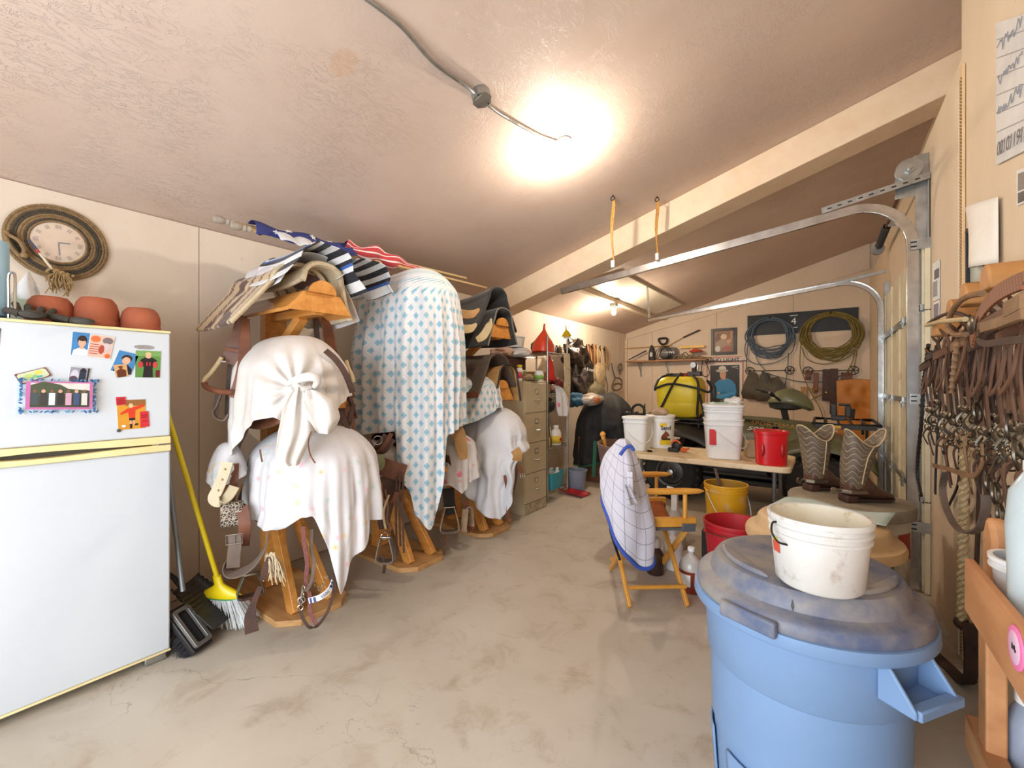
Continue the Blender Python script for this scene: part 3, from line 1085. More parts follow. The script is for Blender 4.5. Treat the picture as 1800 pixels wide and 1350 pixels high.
# gloves: palm and fingers of limp dark knit
M_GLOVE = mat('charcoal knit glove', (78, 72, 64), 0.95, col2=(58, 53, 48), bump=0.4, bscale=220, bdist=0.002)
for gi, (gx, gy, gz, ga, lab) in enumerate(((-2.785, 0.30, ZT + 0.028, -1.75, 'charcoal work glove with fingers raised at the left of the fridge top'), (-2.78, 0.44, ZT + 0.016, -1.45, 'flattened charcoal work glove lying before the middle pot'))):
	gl = thing('work_glove', lab, 'glove', (gx, gy, ZT), group='pair of gloves on the fridge')
	mm = Matrix.Translation((gx, gy, gz)) @ Matrix.Rotation(ga, 4, 'Z')
	q = MB()
	q.ball((0, 0, 0), (0.045, 0.055, 0.02), 14, 8)
	q.ball((0.0, 0.07, -0.004), (0.036, 0.05, 0.014), 14, 8)
	q.v = [mm @ V(p) for p in q.v]
	q.build('palm', M_GLOVE, gl)
	for k in range(4):
		q = MB()
		a = (k - 1.5) * 0.22
		up = (0.035 if gi == 0 else 0.004) + 0.006 * k * (1 - gi)
		p0 = V((0.028 * (k - 1.5), -0.03, 0.002))
		L_ = (0.062, 0.072, 0.07, 0.055)[k]
		pts = [p0, p0 + V((math.sin(a) * L_ * 0.5, -L_ * 0.5, up * 0.7)), p0 + V((math.sin(a) * L_, -L_ * 0.95, up))]
		pts = [mm @ p for p in spline(pts, 4)]
		q.tube(pts, [0.0125] * (len(pts) - 2) + [0.011, 0.006], 8)
		q.build('finger', M_GLOVE, gl)
	q = MB()
	pts = [mm @ p for p in spline([V((0.035, 0.02, 0)), V((0.07, -0.005, 0.012)), V((0.08, -0.045, 0.012))], 4)]
	q.tube(pts, [0.0135] * (len(pts) - 2) + [0.012, 0.006], 8)
	q.build('thumb', M_GLOVE, gl)
# pale blue paper roll on a chrome wire stand
pr = thing('paper_roll_holder', 'roll of pale blue paper towels on a chrome stand', 'paper towels', (-2.9, 0.19, ZT))
q = MB()
q.lathe([(0.02, 0.02), (0.068, 0.02), (0.07, 0.025), (0.07, 0.335), (0.066, 0.342), (0.02, 0.342)], (-2.9, 0.175, ZT), 32)
q.build('paper_roll', mat('pale blue paper', (168, 206, 226), 0.8, col2=(150, 190, 214), stretch=(1, 1, 0.2)), pr)
q = MB()
q.tube(spline([(-2.83, 0.236, ZT + 0.012), (-2.83, 0.236, ZT + 0.1), (-2.83, 0.236, ZT + 0.19), (-2.822, 0.244, ZT + 0.205), (-2.81, 0.252, ZT + 0.19), (-2.81, 0.252, ZT + 0.1), (-2.81, 0.252, ZT + 0.012)], 5), 0.005, 8)
q.build('guide_wire', M_STEEL, pr)
q = MB()
q.lathe([(0.085, 0), (0.085, 0.01), (0.02, 0.014)], (-2.9, 0.175, ZT), 28)
q.build('base', M_STEEL, pr)
# tissue box
tb = thing('tissue_box', 'mint green tissue box with a tissue standing up', 'tissue box', (-3.12, 0.30, ZT))
q = MB()
q.box((-3.13, 0.30, ZT + 0.065), (0.12, 0.12, 0.13))
q.build('carton', mat('mint carton', (208, 226, 206), 0.6, col2=(190, 214, 196), scale=20), tb, bevel=0.003)
q = MB()


def tis(u, v):
	a = (u - 0.5) * 2
	w = 0.045 * (1 - 0.55 * v) + 0.01
	return (-3.13 + 0.02 * math.sin(a * 4 + v * 3) * (1 - v * 0.4), 0.31 + a * w + 0.02 * v, ZT + 0.128 + (0.15 - 0.06 * abs(a + 0.2)) * v)


q.grid(tis, 14, 8)
q.build('tissue', mat('white tissue', (238, 238, 238), 0.9, col2=(226, 226, 228)), tb, solid=0.001)
q = MB()
q.box((-3.02, 0.735, ZT + 0.03), (0.09, 0.05, 0.06))
tag(q.build('matchbox_tin', flat('red tin', (176, 32, 36), 0.35), bevel=0.003), 'small red tin behind the rightmost clay pot', 'tin')

# ------------------------------------------------------------------ rope wall clock
M_LARIAT = mat('tan lariat rope', (150, 122, 84), 0.8, col2=(118, 94, 62), scale=60, bump=0.35, bscale=200, bdist=0.003)
M_LARD = mat('dark lariat rope', (84, 74, 60), 0.8, col2=(62, 54, 44), scale=60, bump=0.35, bscale=200, bdist=0.003)
cy, cz = 0.466, 2.2
ck = thing('wall_clock', 'wall clock framed by coiled lariat rope with frayed tassel', 'clock', (XL, cy, cz - 0.22))


def twist_ring(q, rad, rr, x, turns):
	n = turns * 4
	pts, rs = [], []
	for s in range(2):
		ring = []
		for k in range(n):
			a = 2 * PI * k / n
			b2 = 2 * PI * k / 4 + s * PI
			ring.append((x + rr * 0.45 * math.cos(b2), cy + (rad + rr * 0.45 * math.sin(b2)) * math.cos(a), cz + (rad + rr * 0.45 * math.sin(b2)) * math.sin(a)))
		q.tube(ring, rr * 0.72, 6, closed=True)


for rad, rr, m, tn in ((0.196, 0.0085, M_LARIAT, 70), (0.183, 0.0085, M_LARIAT, 66), (0.170, 0.008, M_LARD, 60), (0.158, 0.007, M_LARD, 56), (0.146, 0.008, M_LARIAT, 52), (0.134, 0.007, M_LARIAT, 48), (0.123, 0.0065, M_LARD, 44), (0.113, 0.0065, M_LARIAT, 40)):
	q = MB()
	twist_ring(q, rad, rr, XL + 0.014 + 0.05 * (0.205 - rad), tn)
	q.build('rope_coil', m, ck)
q = MB()
q.lathe([(0.10, 0), (0.2, 0.0), (0.2, 0.012), (0.1, 0.012)], (XL + 0.001, cy, cz), 40, Matrix.Rotation(PI / 2, 3, 'Y'))
q.build('backboard', M_LARD, ck)
q = MB()
q.lathe([(0.0005, 0.012), (0.108, 0.012), (0.108, 0.016), (0.0005, 0.016)], (XL, cy, cz), 48, Matrix.Rotation(PI / 2, 3, 'Y'))
fc = q.build('dial', mat('cream clock dial', (226, 204, 172), 0.4, col2=(206, 160, 126), scale=14, var=0.9), ck)
BRN = flat('dial brown', (92, 62, 40))
for k in range(12):
	a = 2 * PI * k / 12
	q = MB()
	d = V((0, math.cos(a), math.sin(a)))
	for s in ((-0.006, 0.0, 0.006) if k % 3 else (-0.009, -0.003, 0.003, 0.009)):
		pd = V((0, -math.sin(a), math.cos(a))) * s
		q.bar(V((XL + 0.0165, cy, cz)) + d * 0.076 + pd, V((XL + 0.0165, cy, cz)) + d * 0.096 + pd, 0.0022, 0.0012, (1, 0, 0))
	q.build('numeral', BRN, fc, smooth=False)
q = MB()
q.bar((XL + 0.019, cy, cz), (XL + 0.019, cy + 0.004, cz - 0.07), 0.005, 0.001, (1, 0, 0))
q.bar((XL + 0.02, cy, cz), (XL + 0.02, cy + 0.045, cz + 0.004), 0.006, 0.001, (1, 0, 0))
q.build('clock_hand', BLK, ck, smooth=False)
m = bpy.data.materials.new('clock glass')
m.use_nodes = True
p = m.node_tree.nodes['Principled BSDF']
p.inputs['Base Color'].default_value = (1, 1, 1, 1)
p.inputs['Roughness'].default_value = 0.04
p.inputs['Alpha'].default_value = 0.12
t = NT(m)
lw = t.n.new('ShaderNodeTexNoise')
t.put(p.inputs['Roughness'], t.math('MULTIPLY', lw.outputs['Fac'], 0.1))
M_GLASS = m
q = MB()
q.lathe([(0.107, 0.024), (0.09, 0.030), (0.05, 0.034), (0.0005, 0.036)], (XL, cy, cz), 40, Matrix.Rotation(PI / 2, 3, 'Y'))
q.build('glass', M_GLASS, ck)
q = MB()
lp = spline([(XL + 0.035, cy - 0.195, cz + 0.0), (XL + 0.05, cy - 0.185, cz - 0.05), (XL + 0.05, cy - 0.15, cz - 0.11), (XL + 0.05, cy - 0.13, cz - 0.085), (XL + 0.06, cy - 0.148, cz - 0.04), (XL + 0.045, cy - 0.178, cz - 0.015)], 6, True)
q.tube(lp, 0.0085, 8, closed=True)
q.lathe([(0.012, -0.012), (0.016, 0), (0.012, 0.012)], (XL + 0.055, cy - 0.13, cz - 0.108), 12)
q.build('honda_loop', M_LARIAT, ck)
q = MB()
random.seed(9)
for k in range(46):
	a = random.uniform(-1, 1)
	L_ = random.uniform(0.05, 0.12)
	x0 = XL + 0.035 + random.uniform(0, 0.03)
	y0 = cy + a * 0.022
	pts = spline([(x0, y0, cz - 0.178), (x0 + random.uniform(-0.01, 0.012), y0 + a * 0.022 + random.uniform(-0.012, 0.012), cz - 0.178 - L_ * 0.5), (x0 + random.uniform(-0.008, 0.014), y0 + a * 0.02 + random.uniform(-0.02, 0.02), cz - 0.178 - L_)], 4)
	q.tube(pts, 0.0028, 5)
for k in range(5):
	q.tube(spline([(XL + 0.05 + 0.012 * math.sin(k), cy - 0.05 + 0.025 * k, cz - 0.175), (XL + 0.065, cy - 0.03 + 0.02 * k, cz - 0.155 - 0.006 * k), (XL + 0.05, cy + 0.0 + 0.012 * k, cz - 0.185)], 5), 0.007, 6)
q.build('tassel', mat('frayed jute', (172, 144, 100), 0.95, col2=(146, 118, 78)), ck)
q = MB()
q.tube([(XL + 0.06, cy - 0.115, cz - 0.022), (XL + 0.062, cy - 0.088, cz - 0.066)], 0.006, 8)
q.build('striped_stick_tip', flat('navy ink', (48, 50, 84)), ck)
q = MB()
q.tube([(XL + 0.062, cy - 0.088, cz - 0.066), (XL + 0.063, cy - 0.077, cz - 0.084)], 0.0065, 8)
q.build('striped_stick_band', flat('stick red', (170, 40, 44)), ck)
q = MB()
q.tube([(XL + 0.063, cy - 0.077, cz - 0.084), (XL + 0.065, cy - 0.03, cz - 0.16)], 0.006, 8)
q.build('striped_stick', flat('stick cream', (222, 206, 176)), ck)

# ------------------------------------------------------------------ yellow broom, leaning lobby pan with brush
M_YEL = mat('yellow plastic', (232, 206, 22), 0.35, col2=(220, 190, 16))
br = thing('broom', 'yellow handled broom with grey bristles leaning by the fridge', 'broom', (-2.80, 1.05, 0))
hp = V((-2.865, 1.035, 0.285))
top = V((-3.02, 0.79, 1.46))
q = MB()
q.tube([hp, top], 0.0135, 12)
q.build('handle', M_YEL, br)
wd = V((0.87, 0.49, 0)).normalized()
hd = (hp - top).normalized()
nd = hd.cross(wd).normalized()
q = MB()
rs = []
for s, w, th in ((-0.02, 0.024, 0.024), (0.03, 0.026, 0.026), (0.045, 0.045, 0.03), (0.075, 0.105, 0.042), (0.10, 0.125, 0.046), (0.108, 0.122, 0.044)):
	c = hp + hd * s
	rs.append([c + wd * (math.cos(a) * w) + nd * (math.sin(a) * th * 0.72) for a in [2 * PI * k / 20 for k in range(20)]])
q.rings(rs)
q.build('head', M_YEL, br)
q = MB()
c = hp + hd * 0.108
q.rings([[c + hd * s + wd * (math.cos(2 * PI * k / 20) * 0.124) + nd * (math.sin(2 * PI * k / 20) * 0.034) for k in range(20)] for s in (0, 0.006)])
q.build('head_edge', flat('green plastic', (60, 150, 70)), br)
q = MB()
random.seed(3)
for k in range(620):
	u, w = random.uniform(-1, 1), random.uniform(-1, 1)
	a0 = c + wd * (u * 0.112) + nd * (w * 0.026)
	ln = random.uniform(0.155, 0.185) - 0.02 * abs(u)
	e = a0 + hd * ln + wd * (u * 0.05 + random.uniform(-0.012, 0.012)) + nd * (w * 0.03 + random.uniform(-0.01, 0.01))
	e.z = max(e.z, 0.002)
	q.tube([a0, (a0 + e) / 2 + wd * (u * 0.006), e], 0.0011, 3, caps=False)
tag(q.build('bristles', mat('pale grey bristle', (226, 228, 226), 0.6, col2=(204, 208, 208)), br), kind='stuff')

dp = thing('lobby_brush', 'black push brush with grey pole standing beside the fridge', 'brush', (-2.82, 0.90, 0))
a0, a1 = V((-2.765, 0.835, 0.34)), V((-2.99, 0.80, 1.28))
q = MB()
q.tube([a0 + (a0 - a1).normalized() * 0.02, a1], 0.0125, 10)
q.build('pole', mat('grey painted tube', (128, 132, 136), 0.4, 0.5), dp)
bm_ = Matrix.Translation((-2.74, 0.862, 0.125)) @ Matrix.Rotation(0.5, 4, 'Z') @ Matrix.Rotation(0.85, 4, 'Y')
q = MB()
fr_o, fr_i = rrect(0.23, 0.10, 0.015), rrect(0.19, 0.062, 0.012)
nn = len(fr_o)
vs = [bm_ @ V((x, y, z)) for z in (0, 0.02) for x, y in fr_o] + [bm_ @ V((x, y, z)) for z in (0, 0.02) for x, y in fr_i]
fs = []
for i in range(nn):
	j = (i + 1) % nn
	fs += [(i, j, nn + j, nn + i), (2 * nn + j, 2 * nn + i, 3 * nn + i, 3 * nn + j), (nn + i, nn + j, 3 * nn + j, 3 * nn + i), (j, i, 2 * nn + i, 2 * nn + j)]
q.add(vs, fs)
q.build('bracket_frame', mat('grey cast bracket', (142, 140, 136), 0.4, 0.6), dp, bevel=0.002)
q = MB()
q.add([bm_ @ V((x, y, z)) for z in (-0.03, -0.002) for x, y in rect(-0.13, -0.06, 0.13, 0.06)], [(3, 2, 1, 0), (4, 5, 6, 7), (0, 1, 5, 4), (1, 2, 6, 5), (2, 3, 7, 6), (3, 0, 4, 7)])
q.build('brush_block', M_BLACK, dp, bevel=0.006)
q = MB()
random.seed(8)
for k in range(520):
	x, y = random.uniform(-0.125, 0.13), random.uniform(-0.058, 0.058)
	s = V((x, y, -0.028))
	e = V((x * 1.22 + random.uniform(-0.012, 0.012), y * 1.3 + random.uniform(-0.012, 0.012), -0.098 - random.uniform(0, 0.02)))
	s, e = bm_ @ s, bm_ @ e
	e.z = max(e.z, 0.003)
	q.tube([s, e], 0.0014, 3, caps=False)
tag(q.build('bristles', flat('black bristle', (26, 26, 34), 0.5), dp), kind='stuff')
pn = thing('dust_pan', 'black ribbed dustpan standing on edge behind the push brush', 'dustpan', (-2.79, 0.97, 0))
pm = Matrix.Translation((-2.875, 0.955, 0.17)) @ Matrix.Rotation(0.62, 4, 'Z') @ Matrix.Rotation(0.62, 4, 'Y')
q = MB()


def panf(u, v):
	x = -0.15 + 0.32 * u
	y = (v - 0.5) * (0.20 + 0.08 * u)
	z = 0.045 * (abs(v - 0.5) * 2) ** 4 + 0.03 * max(0.0, 0.35 - u) + (0.004 * math.sin(u * 70) if u < 0.62 else 0)
	return pm @ V((x, y, z))


q.grid(panf, 44, 14)
q.build('pan', mat('dusty black plastic', (40, 38, 38), 0.5, col2=(70, 66, 62), scale=12), pn, solid=0.004)
q = MB()
q.tube([pm @ V((-0.15, 0, 0.015)), pm @ V((-0.21, 0, 0.03)), pm @ V((-0.255, 0, 0.03))], [0.018, 0.017, 0.014], 10, flat=0.6)
q.build('handle', M_BLACK, pn)
# ================================================================== saddle racks, saddles, sheets
CA, SA = math.cos(math.atan(550 / 760.0)), math.sin(math.atan(550 / 760.0))


def at(px, py, d):
	"""a measured sight line (photo pixel) taken to a given depth in metres -> point in the room"""
	u, v = (px - 900) / 760.0, (675 - py) / 760.0
	return V(((CA * u - SA) * d, (SA * u + CA) * d, EYE + v * d))


def ats(pts, d=None):
	return [at(p[0], p[1], p[2] if len(p) > 2 else d) for p in pts]


M_LTH = mat('brown saddle leather', (112, 66, 40), 0.42, col2=(84, 46, 28), scale=12, bump=0.15, bscale=90, bdist=0.002)
M_LTHD = mat('dark oiled leather', (80, 52, 40), 0.58, col2=(54, 35, 28), scale=12, bump=0.15, bscale=90, bdist=0.002)
M_LTHR = mat('reddish leather', (126, 74, 48), 0.48, col2=(96, 55, 36), scale=10, bump=0.12, bscale=80, bdist=0.002)
M_LTHT = mat('tan leather', (184, 142, 90), 0.55, col2=(154, 114, 66), scale=8, bump=0.15, bscale=60, bdist=0.002)
M_LTHG = mat('dusty grey brown leather', (116, 98, 86), 0.6, col2=(90, 76, 66), scale=9, bump=0.15, bscale=70, bdist=0.002)
M_RAW = mat('rawhide', (206, 184, 142), 0.5, col2=(182, 156, 112), scale=12)
M_BRASS = mat('worn brass', (196, 160, 92), 0.35, 0.85, col2=(150, 118, 66))


def cloth_pattern(name, kind, ground, ground2):
	m = bpy.data.materials.new(name)
	m.use_nodes = True
	t = NT(m)
	p = m.node_tree.nodes['Principled BSDF']
	p.inputs['Roughness'].default_value = 0.85
	p.inputs['Sheen Weight'].default_value = 0.15
	obj = t.coord('Object')
	base = t.mix(t.ramp(t.noise(obj, 5, 4, 0.6), 0.4, 0.7), lin(ground), lin(ground2))
	uv = t.coord('UV')
	s = t.sep(uv)
	if kind == 'diamond':
		# staggered rows of blue lozenges with a pale ring and dark centre
		row = t.math('DIVIDE', s[1], 0.060)
		odd = t.math('MODULO', t.math('FLOOR', row), 2.0)
		col = t.math('ADD', t.math('DIVIDE', s[0], 0.074), t.math('MULTIPLY', odd, 0.5))
		fx = t.math('ABSOLUTE', t.math('SUBTRACT', t.math('FRACT', col), 0.5))
		fy = t.math('ABSOLUTE', t.math('SUBTRACT', t.math('FRACT', row), 0.5))
		d = t.math('ADD', t.math('MULTIPLY', fx, 1.9), t.math('MULTIPLY', fy, 1.15))
		dots = t.ramp(t.noise(uv, 260, 2), 0.45, 0.6)
		blue = t.mix(dots, lin((112, 168, 192)), lin((156, 194, 208)))
		c = t.mix(t.ramp(d, 0.47, 0.52, (1, 1, 1, 1), (0, 0, 0, 1)), base, blue)
		c = t.mix(t.ramp(d, 0.27, 0.30, (1, 1, 1, 1), (0, 0, 0, 1)), c, lin((190, 212, 220)))
		c = t.mix(t.ramp(d, 0.19, 0.22, (1, 1, 1, 1), (0, 0, 0, 1)), c, lin((84, 148, 180)))
		c = t.mix(t.ramp(d, 0.07, 0.09, (1, 1, 1, 1), (0, 0, 0, 1)), c, lin((180, 206, 216)))
	elif kind == 'floral':
		n = t.n.new('ShaderNodeTexVoronoi')
		t.l.new(uv, n.inputs['Vector'])
		n.inputs['Scale'].default_value = 15
		n.inputs['Randomness'].default_value = 0.75
		dist = t.math('ADD', n.outputs['Distance'], t.math('MULTIPLY', t.math('SUBTRACT', t.noise(uv, 70, 3), 0.5), 0.22))
		rs = t.sep(n.outputs['Color'])
		hue = t.mix(t.ramp(rs[0], 0.32, 0.36), lin((236, 190, 110)), lin((240, 176, 186)))
		hue = t.mix(t.ramp(rs[0], 0.62, 0.66), hue, lin((176, 206, 188)))
		c = t.mix(t.math('MULTIPLY', t.ramp(dist, 0.2, 0.3, (1, 1, 1, 1), (0, 0, 0, 1)), 0.55), base, hue)
		c = t.mix(t.math('MULTIPLY', t.ramp(dist, 0.06, 0.1, (1, 1, 1, 1), (0, 0, 0, 1)), 0.6), c, lin((222, 150, 80)))
	elif kind == 'roses':
		n = t.n.new('ShaderNodeTexVoronoi')
		t.l.new(uv, n.inputs['Vector'])
		n.inputs['Scale'].default_value = 9
		dist = t.math('ADD', n.outputs['Distance'], t.math('MULTIPLY', t.math('SUBTRACT', t.noise(uv, 60, 3), 0.5), 0.25))
		rs = t.sep(n.outputs['Color'])
		hue = t.mix(t.ramp(rs[0], 0.55, 0.6), lin((224, 120, 140)), lin((180, 200, 200)))
		c = t.mix(t.ramp(dist, 0.18, 0.26, (1, 1, 1, 1), (0, 0, 0, 1)), base, hue)
	elif kind == 'check':
		gx = t.math('ABSOLUTE', t.math('SUBTRACT', t.math('FRACT', t.math('DIVIDE', s[0], 0.082)), 0.5))
		gy = t.math('ABSOLUTE', t.math('SUBTRACT', t.math('FRACT', t.math('DIVIDE', s[1], 0.082)), 0.5))
		ln = t.math('MINIMUM', gx, gy)
		c = t.mix(t.ramp(ln, 0.012, 0.02, (1, 1, 1, 1), (0, 0, 0, 1)), base, lin((92, 88, 100)))
	elif kind == 'saddlebag':
		# woven pad: tan ground with brown bands
		w = t.math('FRACT', t.math('MULTIPLY', s[1], 7.2))
		c = t.mix(t.ramp(t.math('ABSOLUTE', t.math('SUBTRACT', w, 0.5)), 0.14, 0.17, (1, 1, 1, 1), (0, 0, 0, 1)), base, lin((104, 70, 52)))
		link = t.math('MULTIPLY', t.math('SINE', t.math('MULTIPLY', s[0], 170.0)), 0.1)
		c = t.mix(t.ramp(t.math('ABSOLUTE', t.math('SUBTRACT', w, t.math('ADD', link, 0.5))), 0.03, 0.05, (1, 1, 1, 1), (0, 0, 0, 1)), c, lin((196, 172, 140)))
		c = t.mix(t.ramp(t.noise(uv, 3.4, 2), 0.52, 0.54), c, lin((92, 62, 54)))
	elif kind == 'stripe':
		w = t.math('FRACT', t.math('MULTIPLY', s[0], 9.5))
		c = t.mix(t.ramp(w, 0.48, 0.5), base, lin((36, 36, 42)))
		c = t.mix(t.math('MULTIPLY', t.ramp(t.math('ABSOLUTE', t.math('SUBTRACT', t.math('FRACT', t.math('MULTIPLY', s[0], 2.4)), 0.5)), 0.03, 0.035, (1, 1, 1, 1), (0, 0, 0, 1)), 1.0), c, lin((60, 96, 166)))
	elif kind == 'flagred':
		w = t.math('FRACT', t.math('MULTIPLY', s[0], 8.0))
		c = t.mix(t.ramp(w, 0.74, 0.76), lin((196, 62, 70)), lin((236, 232, 230)))
	else:
		c = base
	t.base(c)
	t.bump(t.noise(uv, 18, 4, 0.6), 0.12, 0.01)
	MATS[name] = m
	return m


M_SHW = cloth_pattern('soiled white cotton', 'plain', (218, 213, 208), (204, 193, 182))
M_SHFIT = cloth_pattern('clean white cotton', 'plain', (218, 218, 221), (206, 206, 211))
M_SHF = cloth_pattern('floral cotton', 'floral', (218, 215, 216), (208, 205, 208))
M_SHB = cloth_pattern('blue lozenge cotton', 'diamond', (220, 219, 218), (212, 212, 214))
M_SHR = cloth_pattern('rose print cotton', 'roses', (218, 213, 212), (206, 200, 200))
M_PAD = cloth_pattern('woven saddle pad', 'saddlebag', (206, 182, 148), (190, 164, 128))
M_STRP = cloth_pattern('black and white striped cloth', 'stripe', (226, 226, 226), (210, 210, 212))
M_FLAGR = cloth_pattern('red and white flag cloth', 'flagred', (230, 230, 230), (230, 230, 230))
M_FLAGB = mat('navy flag cloth', (52, 60, 126), 0.8, col2=(40, 46, 104))
M_FLEECE = mat('fleece', (206, 190, 160), 0.95, col2=(186, 168, 136), scale=30, bump=0.6, bscale=120, bdist=0.006)
M_FELT = mat('black felt', (52, 50, 49), 0.95, col2=(38, 36, 36), scale=10, bump=0.3, bscale=150, bdist=0.003, sheen=0.3, dirt=(86, 80, 74), dirtp=(0.6, 0.75))

# --- racks
rack_proto = None
YS = (1.46, 2.36, 3.27)
ARM_Z = (1.97, 1.38, 0.82)


def make_rack(yc, label):
	t = thing('saddle_rack', label, 'saddle rack', (-2.95, yc, 0), group='wooden saddle racks along the left wall')
	xa, xb, hw, cl = -3.40, -2.49, 0.23, 0.10
	q = MB()
	q.prism([(xa, yc - hw), (xb - cl, yc - hw), (xb, yc - hw + cl), (xb, yc + hw - cl), (xb - cl, yc + hw), (xa, yc + hw)], 0.036)
	q.build('base', M_OAK, t, bevel=0.004)
	q = MB()
	q.box((-3.10, yc, 1.0), (0.09, 0.14, 1.92))
	q.build('post', M_PINE, t, bevel=0.006)
	for s in (-1, 1):
		q = MB()
		q.bar((-2.60, yc + s * 0.115, 0.03), (-3.07, yc + s * 0.05, 0.74), 0.042, 0.09, (1, 0, 0.6))
		q.build('brace', M_PINE, t, bevel=0.004)
	for z in ARM_Z:
		x0, x1 = -3.16, -2.50
		q = MB()
		q.box(((x0 + x1) / 2, yc, z - 0.10), (x1 - x0 - 0.03, 0.07, 0.05))
		arm = q.build('arm', M_PINE, t, bevel=0.003)
		for s in (-1, 1):
			q = MB()
			M4 = frame(((x0 + x1) / 2, yc + s * 0.145, z - 0.055), (1, 0, 0), (0, s * 0.62, -0.62))
			q.box((0, 0, 0), (x1 - x0, 0.17, 0.02))
			q.v = [M4 @ V(p) for p in q.v]
			q.build('side_board', M_PINE, arm, bevel=0.002)
		q = MB()
		q.prism([(yc - 0.12, z), (yc - 0.205, z - 0.115), (yc + 0.205, z - 0.115), (yc + 0.12, z)], 0.024, frame((x1 - 0.012, 0, 0), (0, 1, 0), (0, 0, 1)))
		q.build('end_plate', M_PINE, arm, bevel=0.003)
		q = MB()
		q.prism([(yc - 0.085, z)] + [(yc + 0.085 * math.cos(R(a)), z + 0.078 * math.sin(R(a))) for a in range(0, 181, 12)], 0.03, frame((x1 + 0.004, 0, 0), (0, 1, 0), (0, 0, 1)))
		hb = q.build('half_round_block', M_PINE, arm, bevel=0.003)
		q = MB()
		q.bar((-3.06, yc, z - 0.36), (-2.72, yc, z - 0.12), 0.06, 0.06)
		q.build('arm_brace', M_PINE, arm, bevel=0.003)
	return t


make_rack(YS[0], 'pine saddle rack nearest the fridge, striped pad on its top arm')
make_rack(YS[1], 'middle pine saddle rack under the blue lozenge sheet')
make_rack(YS[2], 'pine saddle rack nearest the file cabinet, black felt pads on top')


# --- draped sheets
LASTPOS = []


def drape(name, label, m, c, rx, ry, ztop, dome, hem, folds, amp, flare, pw=2.5, seed=1, zmod=None, pinch=None, nth=180, ns=42, parent=None, part='drape', group=None, th=0.003):
	"""sheet thrown over a body with an elliptical footprint; hem heights are given by compass angle (0 = into the room)"""
	o = parent if parent is not None else thing(name, label, 'sheet', (c[0], c[1], min(h for _, h in hem)), group=group)
	q = MB()
	per_len = PI * (rx + ry)

	def bound(a):
		ca, sa = math.cos(a), math.sin(a)
		k = (abs(ca) ** pw + abs(sa) ** pw) ** (-1 / pw)
		return ca * k, sa * k

	def pos(u, s):
		a = 2 * PI * u
		bx, by = bound(a)
		fold = math.sin(a * folds + 1.7 * smooth_noise(u * 9 + seed, seed)) * (0.65 + 0.5 * smooth_noise(u * 14, seed + 3)) + 0.35 * math.sin(a * folds * 2.3 + seed)
		hz = per(hem, math.degrees(a))
		if s < 0.4:
			r = (s / 0.4)
			r = r * (1.0 - 0.02 * r)
			z = ztop - dome * r ** 2.6
			k = 0.25 * r ** 3
			x, y = c[0] + bx * rx * r, c[1] + by * ry * r
			if zmod:
				z += zmod(x, y) * (1 - r ** 4)
			x += bx * fold * amp * k * 0.6
			y += by * fold * amp * k * 0.6
		else:
			h = (s - 0.4) / 0.6
			zs = ztop - dome
			z = zs + (hz - zs) * h
			drop = (zs - z)
			grow = min(1.0, 0.25 + drop / 0.55)
			e = flare * (1 - math.exp(-drop / 0.25)) + fold * amp * grow * 1.5 + 0.010 * pnoise(u * 44, h * 3, seed + 9) * grow
			L_ = math.hypot(bx, by)
			x, y = c[0] + bx * rx * 0.98 + bx / L_ * e, c[1] + by * ry * 0.98 + by / L_ * e
			w = pnoise(u * 30, h * 5, seed) * 0.012 * grow
			x += bx * w
			y += by * w
		p = V((x, y, z))
		if pinch:
			p = pinch(p)
		return p

	def uv(u, s):
		r = min(1, s / 0.4)
		dist = rx * r * 0.8 + (max(0, s - 0.4) / 0.6) * (ztop - dome - per(hem, u * 360))
		return (u * per_len * (0.15 + 0.85 * r) * 1.12, dist)
	LASTPOS.append(pos)
	q.grid(pos, nth, ns, True, uv)
	q.build(part, m, o, solid=th, sub=1)
	return o


# tall blue lozenge sheet over the middle rack
drape('bed_sheet', 'tall white sheet with blue lozenges hanging over the middle saddle rack', M_SHB, (-2.75, 2.36), 0.47, 0.28, 2.31, 0.20,
	  [(-178, 1.25), (-150, 1.02), (-125, 0.99), (-95, 1.04), (-66, 1.07), (-64, 0.80), (-51, 0.63), (-49, 0.48), (-33, 0.36), (-24, 0.49), (-21, 0.64), (-15, 0.86), (-12, 1.03), (20, 1.10), (45, 1.14), (90, 1.3), (140, 1.35)],
	  17, 0.021, 0.05, seed=2, zmod=lambda x, y: 0.05 * math.exp(-((x + 2.45) / 0.2) ** 2), group='sheets over the saddles')

# floral sheet over the lowest saddle of the first rack
drape('bed_sheet', 'white floral sheet over the lowest saddle beside the yellow broom', M_SHF, (-2.66, 1.50), 0.44, 0.31, 1.155, 0.17,
	  [(180, 0.8), (-150, 0.80), (-130, 0.74), (-112, 0.67), (-92, 0.62), (-76, 0.595), (-60, 0.62), (-46, 0.69), (-38, 0.70), (-33, 0.62), (-27, 0.52), (-22, 0.37), (-17, 0.225), (-11, 0.29), (-8, 0.40), (5, 0.45), (12, 0.49), (15, 0.60), (30, 0.585), (48, 0.60), (90, 0.75), (140, 0.8)],
	  14, 0.018, 0.05, seed=5, zmod=lambda x, y: 0.03 * math.exp(-((x + 2.4) / 0.15) ** 2), group='sheets over the saddles')

